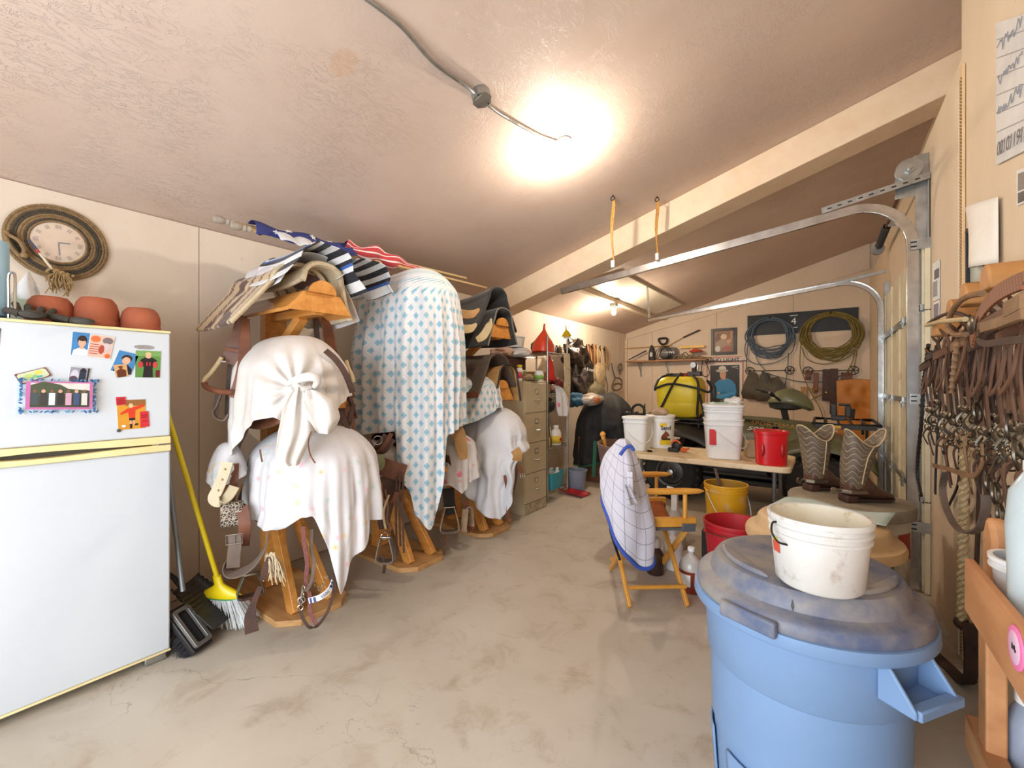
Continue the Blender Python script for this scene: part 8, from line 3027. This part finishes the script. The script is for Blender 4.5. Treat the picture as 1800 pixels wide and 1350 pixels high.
# dirty white bucket on the blue lid
M_DW = mat('dirty white bucket', (208, 206, 202), 0.45, col2=(192, 187, 178), scale=5, dirt=(142, 110, 80), dirtp=(0.55, 0.76), dscale=11)
wk = thing('plastic_bucket', 'dirty short white bucket standing on the blue trash can', 'bucket', (-0.015, 1.50, 0.858), 0)
q = MB()
q.lathe([(0.004, 0.002), (0.096, 0.0), (0.104, 0.008), (0.116, 0.135), (0.121, 0.137), (0.121, 0.143), (0.117, 0.146), (0.118, 0.156), (0.123, 0.158), (0.123, 0.164), (0.119, 0.167), (0.1195, 0.178), (0.125, 0.180), (0.126, 0.19), (0.124, 0.195), (0.117, 0.195), (0.099, 0.012), (0.004, 0.01)], (0, 0, 0), 56)
q.build('body', M_DW, wk, world=False)
q = MB()
q.lathe([(0.1165, 0.192), (0.0985, 0.014), (0.004, 0.0125)], (0, 0, 0), 56, caps=False)
q.build('inner_stain', mat('stained bucket inside', (232, 226, 208), 0.5, col2=(214, 200, 166), dirt=(176, 148, 92), dirtp=(0.56, 0.7), dscale=12), wk, world=False)
q = MB()
lft = V((-math.cos(VA), -math.sin(VA), 0))
q.tube(spline([lft * 0.120 + V((0, 0, 0.172)), lft * 0.142 + V((0.01, 0, 0.17)), lft * 0.148 + V((0.015, -0.01, 0.148)), lft * 0.135 + V((0.02, -0.02, 0.125)), lft * 0.115 + V((0.03, -0.02, 0.118))], 5), 0.003, 6)
q.build('bail', M_DKMET, wk, world=False)
wrap(wk, None, lambda z: 0.104 + 0.0945 * z, 0.085, 0.115, -2.75, -2.45, flat('torn red sticker', (206, 84, 60)))
wrap(wk, None, lambda z: 0.104 + 0.0945 * z, 0.115, 0.128, -2.75, -2.5, flat('torn yellow sticker', (222, 196, 70)))

# --- cowboy boots with spurs
M_BOOT = mat('dusty brown boot leather', (92, 62, 44), 0.45, col2=(70, 46, 34), scale=9, bump=0.12, bscale=60, bdist=0.003, dirt=(140, 116, 92), dirtp=(0.6, 0.8))
m = bpy.data.materials.new('stitched boot shaft')
m.use_nodes = True
t = NT(m)
uv = t.coord('UV')
s = t.sep(uv)
wv = t.math('ADD', t.math('MULTIPLY', s[1], 9.0), t.math('MULTIPLY', t.math('SINE', t.math('MULTIPLY', s[0], 37.7)), 0.45))
ln = t.math('ABSOLUTE', t.math('SUBTRACT', t.math('FRACT', wv), 0.5))
c = t.mix(t.ramp(t.noise(t.coord('Object'), 12, 4), 0.4, 0.7), lin((108, 92, 74)), lin((86, 72, 58)))
t.base(t.mix(t.ramp(ln, 0.05, 0.09, (1, 1, 1, 1), (0, 0, 0, 1)), c, lin((156, 138, 112))))
m.node_tree.nodes['Principled BSDF'].inputs['Roughness'].default_value = 0.55
M_SHAFT = m


def boot(label, loc, yaw, lean, flop):
	t = thing('cowboy_boot', label, 'boot', loc, yaw, group='pair of cowboy boots on the barrel')
	q = MB()
	# foot: local +X is the toe
	rs = []
	for x, w, z0, z1 in ((-0.09, 0.036, 0.035, 0.13), (-0.06, 0.050, 0.030, 0.155), (0.0, 0.052, 0.024, 0.16), (0.05, 0.050, 0.016, 0.13), (0.10, 0.047, 0.012, 0.082), (0.15, 0.044, 0.012, 0.062), (0.19, 0.030, 0.014, 0.046), (0.212, 0.012, 0.018, 0.034)):
		ring_ = []
		for k in range(16):
			a = 2 * PI * k / 16
			ring_.append(V((x, w * math.cos(a), (z0 + z1) / 2 + (z1 - z0) / 2 * math.sin(a))))
		rs.append(ring_)
	q.rings(rs)
	q.build('vamp', M_BOOT, t, world=False, sub=1)
	q = MB()
	q.prism([(-0.092, -0.034), (-0.02, -0.036), (0.06, -0.040), (0.12, -0.044), (0.18, -0.034), (0.216, -0.010), (0.216, 0.010), (0.18, 0.034), (0.12, 0.044), (0.06, 0.040), (-0.02, 0.036), (-0.092, 0.034)], 0.010, Matrix.Translation((0, 0, 0.008)))
	q.build('sole', M_LTHD, t, world=False, bevel=0.002)
	q = MB()
	q.box((-0.058, 0, 0.0175), (0.062, 0.066, 0.035), taper=1.08)
	q.build('heel', M_LTHD, t, world=False, bevel=0.004)
	q = MB()

	def sf(u, v):
		a = 2 * PI * u
		h = 0.075 + 0.27 * v
		r = 0.053 + 0.028 * v + 0.006 * math.sin(PI * v)
		x = -0.028 + r * 1.05 * math.cos(a) + lean * v * v
		y = r * (0.92 - flop * v * v) * math.sin(a)
		scal = (0.085 * abs(math.sin(a)) ** 2.5 - 0.03) * max(0, v - 0.6) / 0.4
		return (x + (0.03 * v ** 4 if math.cos(a) > 0 else -0.028 * v ** 4) * abs(math.cos(a)), y, h - scal)
	q.grid(sf, 40, 22, True, lambda u, v: (u, v))
	q.build('shaft', M_SHAFT, t, world=False, solid=0.004)
	q = MB()
	q.tube([sf(k / 40, 1.0) for k in range(40)], 0.0035, 6, closed=True)
	q.build('top_piping', M_RAW, t, world=False)
	for sg in (0.25, 0.75):
		q = MB()
		q.tube([V(sf(sg, 0.1 + 0.9 * k / 10)) * 1.0 + V((0, 0.004 if sg < 0.5 else -0.004, 0)) for k in range(11)], 0.003, 6)
		q.build('side_piping', M_RAW, t, world=False)
	# spur
	q = MB()
	q.strap([(0.02, 0.047, 0.058), (-0.03, 0.048, 0.056), (-0.075, 0.038, 0.055), (-0.098, 0.0, 0.055), (-0.075, -0.038, 0.055), (-0.03, -0.048, 0.056), (0.02, -0.047, 0.058)], 0.016, 0.005, (0, 0, 1))
	sp = q.build('spur_band', mat('dull silver', (170, 162, 150), 0.3, 0.9, col2=(120, 110, 98)), t, world=False, bevel=0.001)
	q = MB()
	q.tube([(-0.098, 0, 0.056), (-0.125, 0, 0.062), (-0.14, 0, 0.058)], 0.0055, 8)
	q.lathe([(0.018, -0.004), (0.018, 0.004)], (-0.145, 0, 0.056), 12, Matrix.Rotation(PI / 2, 3, 'X'))
	q.build('rowel', M_STEEL, sp, world=False)
	q = MB()
	q.strap(spline([(0.02, 0.049, 0.058), (0.04, 0.045, 0.09), (0.045, 0.0, 0.122), (0.04, -0.045, 0.09), (0.02, -0.049, 0.058)], 4), 0.022, 0.004, (0.8, 0, 0.6))
	q.build('spur_strap', M_LTHD, t, world=False)
	return t


b1 = boot('upright cowboy boot with spur, nearer the red canister', (-0.03, 3.30, 0.762), 0.75, 0.0, 0.0)
b2 = boot('cowboy boot with top flopped open, nearer the garage door', (0.15, 3.10, 0.762), 0.62, 0.07, 0.25)
b1.scale = b2.scale = (0.93, 1.08, 1.08)
# ================================================================== right wall: bridles, papers, low rack


def wr(px, py, x=0.5):
	u = (px - 900) / 760.0
	return at(px, py, x / (CA * u - SA))


def wrs(pts, x=0.5):
	return [wr(p[0], p[1], p[2] if len(p) > 2 else x) for p in pts]


M_BIT = mat('tarnished bit steel', (120, 112, 100), 0.36, 0.95, col2=(66, 60, 52), scale=12)
SY = (0.05, 1, 0)
M_TA = mat('dark tack leather', (74, 48, 34), 0.66, col2=(50, 33, 25), scale=14, bump=0.15, bscale=80, bdist=0.002)
M_TB = mat('brown tack leather', (104, 68, 44), 0.62, col2=(76, 48, 32), scale=14, bump=0.15, bscale=80, bdist=0.002)
M_TC = mat('worn tan tack', (140, 106, 72), 0.65, col2=(110, 80, 52), scale=14)
M_BLK_ = mat('tan wood block', (196, 142, 84), 0.5, col2=(170, 116, 62), scale=6)
for i, (px, py, r) in enumerate(((1790, 492, 0.062), (1742, 522, 0.062), (1712, 548, 0.06), (1680, 580, 0.058))):
	p = wr(px, py, 0.56)
	q = MB()
	q.prism([(r * math.cos(R(a)), r * 1.1 * math.sin(R(a))) for a in range(0, 181, 15)] + [(-r, -0.03), (r, -0.03)], 0.10, frame((XR - 0.10, p.y, p.z), (0, 1, 0), (0, 0, 1)))
	tag(q.build('bridle_block', M_BLK_, bevel=0.008), ('nearest and largest', 'second nearest', 'third', 'farthest')[i] + ' rounded wood bridle block on the right wall', 'bracket', 'bridle blocks on the right wall')


def shank(q, c, s, h):
	q.tube(spline([c + V((0, 0, h * 0.45)), c + V((0.012, s * 0.006, h * 0.2)), c, c + V((-0.018, 0, -h * 0.3)), c + V((0.004, 0, -h * 0.6))], 4), 0.0055, 6)


def bridle(px, top, bit, x, m, m2, label, seed, wdt=0.10, rein=60):
	"""headstall over a block, cheek straps with buckles, curb bit with rings, hanging reins"""
	random.seed(seed)
	t = thing('bridle', label, 'bridle', tuple(wr(px, bit + rein, x)), group='bridles on the right wall')
	c = wr(px, top, x)
	b = wr(px, bit, x)
	for s in (-1, 1):
		o = V((0, s * wdt / 2, 0))
		strap(t, 'cheek_strap', [c + V((0.02 * s, 0, 0.01)), c + o * 0.8 + V((0, 0, -0.05)), (c + b) / 2 + o + V((-0.012, 0, 0)), b + o * 0.9 + V((0, 0, 0.03))], 0.034, m, SY, 0.008)
		buckle(t, (c * 0.62 + b * 0.38) + o + V((-0.014, 0, 0)), 0.026, 0.024, SY, M_BIT)
		q = MB()
		shank(q, b + o * 0.9, s, 0.13)
		sh = q.build('bit_shank', M_BIT, t)
		ring(sh, b + o * 0.9 + V((0, 0, -0.085)), 0.018, (0.3, 1, 0), 0.0035, M_BIT)
		q = MB()
		q.lathe([(0.002, 0.008), (0.012, 0.006), (0.02, 0.0), (0.012, -0.004)], tuple(b + o * 0.9 + V((-0.008, 0, 0.015))), 12, Matrix.Rotation(-PI / 2, 3, 'Y'))
		q.build('concho', M_BIT, sh)
		e = b + o + V((0.0, s * 0.02, -0.10 - random.uniform(0.04, 0.22)))
		strap(t, 'rein', [b + o * 0.9 + V((0, 0, -0.085)), b + o + V((-0.02, s * 0.015, -0.13)), e], 0.024, m2, SY, 0.006)
	strap(t, 'browband', [c * 0.72 + b * 0.28 + V((-0.01, -wdt * 0.62, 0.03)), c * 0.72 + b * 0.28 + V((-0.045, 0, 0)), c * 0.72 + b * 0.28 + V((-0.01, wdt * 0.62, 0.03))], 0.034, m2, (0, 0, 1), 0.006)
	strap(t, 'throat_latch', [c + V((0, -wdt * 0.3, -0.03)), (c + b) / 2 + V((-0.03, -wdt * 0.8, -0.02)), (c + b) / 2 + V((-0.03, wdt * 0.5, -0.06)), c + V((0, wdt * 0.4, -0.03))], 0.022, m, SY, 0.006)
	q = MB()
	q.tube([b + V((0, -wdt / 2, 0)), b + V((-0.012, 0, 0.014)), b + V((0, wdt / 2, 0))], 0.007, 6)
	q.build('mouthpiece', M_BIT, t)
	q = MB()
	for k in range(7):
		u = k / 6
		cc_ = b + V((-0.02, (u - 0.5) * wdt, -0.03 - 0.025 * math.sin(PI * u)))
		q.tube([cc_ + V((0.003 * (k % 2), 0.008 * math.cos(a), 0.006 * math.sin(a))) for a in [2 * PI * j / 6 for j in range(6)]], 0.0018, 4, closed=True)
	q.build('chin_chain', M_BIT, t)
	return t


specs = ((1636, 618, 725, 0.48, M_TB, M_TA, 'farthest bridle on the right wall, beside the door track'), (1648, 596, 712, 0.50, M_TA, M_BLACK, 'dark bridle second from the door track'), (1664, 585, 735, 0.47, M_TB, M_TB, 'reddish bridle third from the door track'),
		 (1680, 575, 748, 0.51, M_TA, M_TA, 'dark oiled bridle fourth from the door track'), (1698, 566, 725, 0.49, M_TB, M_TC, 'brown bridle with tan reins over the perforated strip'), (1716, 560, 745, 0.52, M_TA, M_TB, 'dark bridle right of the perforated strip'),
		 (1733, 552, 765, 0.48, M_TB, M_TA, 'reddish bridle under the second wood block'), (1752, 545, 742, 0.50, M_TA, M_TA, 'dark bridle with ornate shanks, third from the near end'), (1770, 535, 770, 0.49, M_TB, M_TA, 'brown bridle second from the near end'), (1792, 530, 760, 0.46, M_TB, M_TB, 'nearest reddish bridle at the right photo edge'))
for i, s in enumerate(specs):
	bridle(*s[:6], s[6], 50 + i, 0.12 if i < 5 else 0.085)

# particular pieces that stand out
bc_ = thing('breast_collar', 'basket stamped breast collar with silver concho on the right wall', 'breast collar', tuple(wr(1705, 620, 0.42)))
m = mat('basket stamped leather', (136, 82, 50), 0.45)
t = NT(m)
chk = t.n.new('ShaderNodeTexChecker')
t.l.new(t.coord('Object'), chk.inputs['Vector'])
chk.inputs['Scale'].default_value = 90
chk.inputs['Color1'].default_value = lin((146, 88, 54))
chk.inputs['Color2'].default_value = lin((96, 56, 34))
t.base(chk.outputs['Color'])
strap(bc_, 'collar_strap', wrs([(1802, 492), (1770, 506), (1745, 524), (1724, 552), (1712, 585), (1708, 603)], 0.42), [0.05, 0.055, 0.06, 0.06, 0.065, 0.06], m, (0.1, 0.8, 0.6), 0.008)
q = MB()
q.lathe([(0.002, 0.012), (0.018, 0.010), (0.03, 0.004), (0.032, 0)], tuple(wr(1709, 572, 0.405)), 20, Matrix.Rotation(-PI / 2, 3, 'Y'))
q.build('concho', M_BIT, bc_)
strap(bc_, 'side_strap', wrs([(1720, 575), (1745, 560), (1772, 545), (1802, 528)], 0.41), 0.026, M_TB, (0, 0, 1), 0.008)
strap(bc_, 'fleece_tube', wrs([(1772, 545), (1785, 538), (1802, 528)], 0.40), 0.04, M_TC, (0, 0, 1), 0.02)
strap(bc_, 'side_strap', wrs([(1722, 582), (1720, 596), (1732, 604), (1765, 600), (1802, 596)], 0.41), 0.022, M_TA, (0, 0, 1), 0.008)
strap(bc_, 'fleece_tube', wrs([(1728, 576), (1755, 568), (1785, 556), (1802, 550)], 0.40), 0.03, M_TC, (0, 0, 1), 0.016)
bz = thing('bosal', 'braided rawhide bosal noseband hooked over the far bridles', 'bosal', tuple(wr(1670, 600, 0.44)))
q = MB()
q.tube(spline(wrs([(1727, 516), (1705, 520), (1685, 532), (1670, 555), (1667, 575), (1678, 588), (1697, 588)], 0.44), 6), 0.011, 8)
q.build('noseband', M_TC, bz)
q = MB()
q.tube(spline(wrs([(1628, 572), (1650, 566), (1675, 563), (1697, 561)], 0.43), 5), 0.010, 8)
q.build('side_piece', M_RAW, bz)
q = MB()
q.tube(spline(wrs([(1700, 566), (1697, 556), (1680, 550), (1660, 553), (1640, 563), (1628, 572)], 0.45), 5), 0.008, 8)
q.build('hanger', M_TA, bz)
rw = thing('rawhide_reins', 'knotted tan rawhide reins hanging before the perforated strip', 'reins', tuple(wr(1672, 690, 0.43)))
q = MB()
pth = spline(wrs([(1683, 598), (1681, 620), (1678, 645), (1675, 668), (1673, 690)], 0.43), 8)
q.tube(pth, [0.008 if k % 4 else 0.013 for k in range(len(pth))], 8)
q.build('rein', M_TC, rw)
strap(rw, 'popper', wrs([(1698, 598), (1693, 630), (1684, 658), (1678, 670)], 0.42), [0.028, 0.032, 0.03, 0.02], M_TB, SY, 0.006)
tgc = thing('hanging_reins', 'long tan rein looping down below the bits on the right wall', 'reins', tuple(wr(1700, 936, 0.46)))
strap(tgc, 'rein', wrs([(1662, 830), (1657, 860), (1664, 895), (1680, 925), (1700, 937), (1722, 928), (1732, 900), (1733, 870)], 0.46), 0.026, M_LTHG, (1, 0.1, 0), 0.007)
strap(tgc, 'split_end', wrs([(1640, 818), (1665, 824), (1690, 832), (1712, 836), (1726, 815), (1726, 780)], 0.45), 0.02, M_TC, (0, 0, 1), 0.006)
ld2 = thing('black_lead', 'black braided lead rope dangling beside the door track', 'lead rope', tuple(wr(1618, 876, 0.47)))
q = MB()
pth = spline(wrs([(1632, 605), (1628, 640), (1623, 680), (1620, 740), (1614, 800), (1613, 840), (1619, 872)], 0.47), 12)
q.tube(pth, [0.011 if k % 2 else 0.008 for k in range(len(pth))], 6)
q.build('rope', M_BLACK, ld2)
for i, (pp, w, m, lab) in enumerate((([(1654, 700), (1648, 760), (1645, 820), (1644, 868)], 0.045, M_BLACK, 'wide black strap hanging among the far bridles'), ([(1688, 740), (1686, 800), (1684, 850), (1672, 880), (1666, 892)], 0.016, M_BLACK, 'thin wavy black strap before the perforated strip'),
									 ([(1724, 760), (1722, 840), (1718, 960), (1714, 1045)], 0.06, M_TA, 'broad dark strap hanging to knee height'), ([(1740, 760), (1738, 860), (1734, 960), (1732, 1000)], 0.05, M_TB, 'brown strap beside the broad dark one'),
									 ([(1762, 640), (1757, 700), (1760, 740)], 0.05, M_TA, 'dark padded strap under the breast collar'), ([(1650, 590), (1644, 640), (1640, 690)], 0.07, M_TB, 'wide brown strap beside the farthest bridle'), ([(1690, 590), (1692, 640), (1694, 700)], 0.06, M_TA, 'wide dark strap behind the rawhide reins'), ([(1728, 600), (1726, 660), (1724, 730)], 0.06, M_TB, 'wide brown strap right of the silver concho'), ([(1745, 610), (1746, 660), (1744, 720)], 0.05, M_BLACK, 'black strap between two reddish bridles'), ([(1775, 600), (1772, 660), (1774, 730)], 0.06, M_TA, 'wide dark strap left of the stitched one'), ([(1792, 610), (1784, 650), (1790, 690), (1780, 720)], 0.055, M_TB, 'curved reddish stitched strap near the photo edge'), ([(1703, 876), (1697, 895), (1690, 905)], 0.045, M_LTHG, 'short grey leather tongue over the braided cord'))):
	t = thing('leather_strap', lab, 'strap', tuple(wr(*pp[-1], 0.55)), group='loose straps on the right wall')
	strap(t, 'strap', wrs(pp, 0.55), w, m, SY, 0.008)
bcord = thing('braided_cord', 'thick cream braided cord hanging to the floor beside the strip', 'cord', tuple(wr(1690, 1095, 0.54)))
q = MB()
pa = [wr(1698 - 8 * k / 60, 700 + 395 * k / 60, 0.535) for k in range(61)]
for s in range(3):
	q.tube([p + V((0.012 * math.sin(k * 1.3 + s * 2.1), 0.016 * math.cos(k * 1.3 + s * 2.1), 0)) for k, p in enumerate(pa)], 0.011, 6)
q.build('braid', M_RAW, bcord)
q = MB()
q.ball(pa[-1], (0.03, 0.035, 0.03), 10, 6)
q.build('tassel_knot', M_TA, bcord)
flr = thing('leather_strap', 'dark leather strap lying along the floor by the right wall', 'strap', (0.5, 3.1, 0), group='loose straps on the right wall')
q = MB()
q.strap(spline([(0.36, 3.5, 0.012), (0.42, 3.25, 0.012), (0.50, 3.0, 0.014), (0.54, 2.85, 0.05), (0.55, 2.9, 0.3)], 5), 0.05, 0.012, (1, 0.4, 0.2))
q.build('strap', M_TA, flr)
for i, (px, py, r) in enumerate(((1738, 850, 0.03), (1750, 868, 0.034), (1758, 902, 0.03), (1718, 726, 0.035), (1776, 752, 0.04), (1790, 800, 0.045), (1660, 790, 0.022))):
	t = thing('bit_ring', 'loose steel bit ring hung ' + ('left of the denim', 'above the denim', 'lowest beside the low rack', 'under the second wood block', 'below the dark padded strap', 'over the clear jug', 'among the far bits')[i], 'ring', tuple(wr(px, py, 0.45)), group='loose bit rings on the right wall')
	ring(t, wr(px, py, 0.45), r, (0.9, -0.4, 0.1), 0.005, M_BIT)
	q = MB()
	q.tube([wr(px, py, 0.45) + V((0, 0, r)), wr(px, py, 0.46) + V((0.02, 0, r + 0.06))], 0.005, 6)
	q.build('link', M_BIT, t)

# papers, pictures on the right wall
XW = XR - 0.0015


def wc(pts, d=0.0):
	return [wr(a, b2, XW - d) for a, b2 in pts]


GRY = ink((150, 150, 154))
cal = card('wall_calendar', 'large white wall chart with handwriting at the upper right', 'chart', wc([(1752, 40), (1815, 20), (1815, 258), (1752, 290)], 0.004), [], flat('chart paper', (222, 220, 216)), 0.002)
tl, tr_, br2, bl2 = wc([(1752, 40), (1815, 20), (1815, 258), (1752, 290)], 0.007)
for k in range(6):
	v = 0.12 + 0.13 * k
	q = MB()
	q.bar(tl * (1 - v) + bl2 * v, tr_ * (1 - v) + br2 * v, 0.003, 0.0006, (1, 0, 0))
	q.build('rule_line', GRY, cal, smooth=False)
ux = (br2 - bl2).normalized()
text_mesh('00101191 1110', 0.075, ink((110, 110, 114)), frame(tuple(bl2 * 0.9 + tl * 0.1 + ux * 0.02 + V((-0.004, 0, 0))), tuple(ux), (0, 0, 1)), 'lettering', cal, align='LEFT')
for k, v in enumerate((0.2, 0.42, 0.62)):
	scribble(frame(tuple(bl2 * v + tl * (1 - v) + ux * 0.02 + V((-0.004, 0, 0))), tuple(ux), (0, 0, 1)), 0.28, 0.05, GRY, cal, k + 5, 0.0016)
ppr = thing('paper_pad', 'curled white paper tacked on the right wall', 'paper', tuple(wr(1730, 470, XW)))
q = MB()
tl, tr_, br2, bl2 = wc([(1697, 365), (1754, 346), (1755, 462), (1716, 470)], 0.01)
q.grid(lambda u, v: (tl * (1 - u) + tr_ * u) * (1 - v) + (bl2 * (1 - u) + br2 * u) * v + V((-0.05 * math.sin(PI * u) * (0.4 + 0.6 * v), 0, 0)), 14, 10)
q.build('sheet', mat('white paper', (234, 228, 218), 0.7, col2=(222, 214, 200)), ppr, solid=0.003)
card('', '', '', wc([(1716, 440), (1752, 430), (1752, 462), (1718, 478)], 0.003), [(rect(0.03, 0.05, 0.97, 0.9), GRY)], WHT, parent=ppr)
dfm = thing('dark_frame', 'narrow dark framed mirror behind the curled paper', 'frame', tuple(wr(1718, 495, XW)))
q = MB()
for a, b2 in (((1702, 405), (1702, 500)), ((1734, 405), (1734, 500)), ((1702, 405), (1734, 405)), ((1702, 500), (1734, 500))):
	q.bar(wr(*a, XW - 0.01), wr(*b2, XW - 0.01), 0.02, 0.018, (1, 0, 0))
q.build('moulding', M_BLACK, dfm, smooth=False)
card('', '', '', wc([(1702, 405), (1734, 405), (1734, 500), (1702, 500)], 0.004), [], mat('grey green pane', (196, 200, 186), 0.2), parent=dfm)
card('photo_strip', 'narrow photo print pinned on the wall beside the door track', 'photo', wc([(1640, 464), (1652, 456), (1652, 525), (1640, 530)]), [(rect(0.25, 0.2, 0.95, 0.45), ink((86, 66, 76))), (rect(0.05, 0.5, 0.7, 0.9), ink((150, 146, 150)))], paper)
card('photo_strip', 'second small print below the photo beside the door track', 'photo', wc([(1641, 533), (1652, 528), (1651, 562), (1641, 566)]), [(rect(0.1, 0.1, 0.9, 0.9), ink((110, 84, 100)))], paper)
card('photo_strip', 'print at the right photo edge under the wall chart', 'photo', wc([(1788, 300), (1815, 290), (1815, 350), (1788, 362)]), [(rect(0.1, 0.1, 0.9, 0.6), ink((140, 130, 120))), (rect(0.1, 0.65, 0.9, 0.95), ink((90, 84, 80)))], paper)

# --- low wooden rack at the right edge with containers
M_RKW = mat('rough rack wood', (196, 140, 92), 0.6, col2=(170, 114, 70), scale=3, stretch=(4, 1, 4), bump=0.1)
rk = thing('wooden_rack', 'rough wooden rack along the right wall at the photo edge', 'rack', (0.46, 1.3, 0))
q = MB()
q.box((0.32, 1.19, 0.872), (0.02, 1.0, 0.145))
q.build('front_board', M_RKW, rk, bevel=0.005)
q = MB()
q.box((0.445, 1.19, 0.785), (0.23, 0.98, 0.025))
q.build('shelf_board', M_RKW, rk, bevel=0.004)
for y in (0.75, 1.65):
	q = MB()
	q.box((0.355, y, 0.386), (0.04, 0.07, 0.772))
	q.build('post', M_RKW, rk, bevel=0.005)
q = MB()
q.box((0.35, 1.22, 0.43), (0.05, 1.1, 0.09))
q.build('lower_board', M_RKW, rk, bevel=0.005)
q = MB()
q.box((0.455, 1.22, 0.385), (0.21, 1.0, 0.025))
q.build('shelf_board', M_RKW, rk, bevel=0.004)
q = MB()
q.prism([(1.725, 0.75), (1.83, 0.75), (1.82, 0.99), (1.79, 1.045), (1.755, 1.04), (1.725, 0.99)], 0.04, frame((0.37, 0, 0), (0, 1, 0), (0, 0, 1)))
q.build('end_block', M_RKW, rk, bevel=0.012)
tg = thing('price_tag', 'round pink tag stuck on the front board of the wooden rack', 'tag', (0.309, 1.285, 0.86))
q = MB()
q.lathe([(0.042, 0.0), (0.042, 0.003), (0.038, 0.004), (0.004, 0.004)], (0.3095, 1.285, 0.895), 28, Matrix.Rotation(-PI / 2, 3, 'Y'))
q.build('disc', mat('pink card', (240, 130, 178), 0.5, col2=(232, 110, 164)), tg)
q = MB()
q.lathe([(0.032, 0.004), (0.031, 0.0046), (0.004, 0.0046)], (0.3095, 1.285, 0.895), 28, Matrix.Rotation(-PI / 2, 3, 'Y'))
q.build('pale_centre', mat('pale pink card', (232, 190, 214), 0.5), tg)
scribble(frame((0.3045, 1.293, 0.895), (0, -1, 0), (0, 0, 1)), 0.02, 0.012, BLK, tg, 2, 0.0012)
wtb = bucket('plastic_bucket', 'white tub holding denim on the wooden rack', (0.425, 1.64, 0.798), 0.062, 0.075, 0.18, M_WHITE, 2.0, False, None, ribs=1)
dn = thing('denim_cloth', 'folded blue denim sticking out of the white tub', 'cloth', (0.42, 1.64, 0.82))
tail([V((0.425, 1.665, 1.09)), V((0.42, 1.665, 1.01)), V((0.42, 1.655, 0.93)), V((0.42, 1.645, 0.83))], [0.03, 0.06, 0.08, 0.07], 0.02, 4, mat('blue denim', (86, 118, 160), 0.8, bump=0.3, bscale=200), dn, 2, 'denim')
bottle('clear_jug', 'cloudy clear plastic jug on the wooden rack at the photo edge', 'jug', (0.385, 1.462, 0.798), [(0.044, 0), (0.048, 0.006), (0.048, 0.20), (0.052, 0.30), (0.046, 0.38), (0.026, 0.42), (0.02, 0.43)], mat('cloudy jug plastic', (206, 218, 220), 0.25, col2=(190, 204, 206), trans=0.2), [(0.022, 0.425), (0.024, 0.428), (0.024, 0.45)], M_WHITE)
bottle('spray_bottle', 'grey bottle with white cap on the lower rack shelf', 'bottle', (0.425, 1.66, 0.398), [(0.045, 0), (0.05, 0.006), (0.05, 0.16), (0.03, 0.20), (0.022, 0.21)], mat('grey blue bottle', (150, 160, 176), 0.35), [(0.022, 0.205), (0.03, 0.21), (0.03, 0.25), (0.02, 0.255)], M_WHITE)
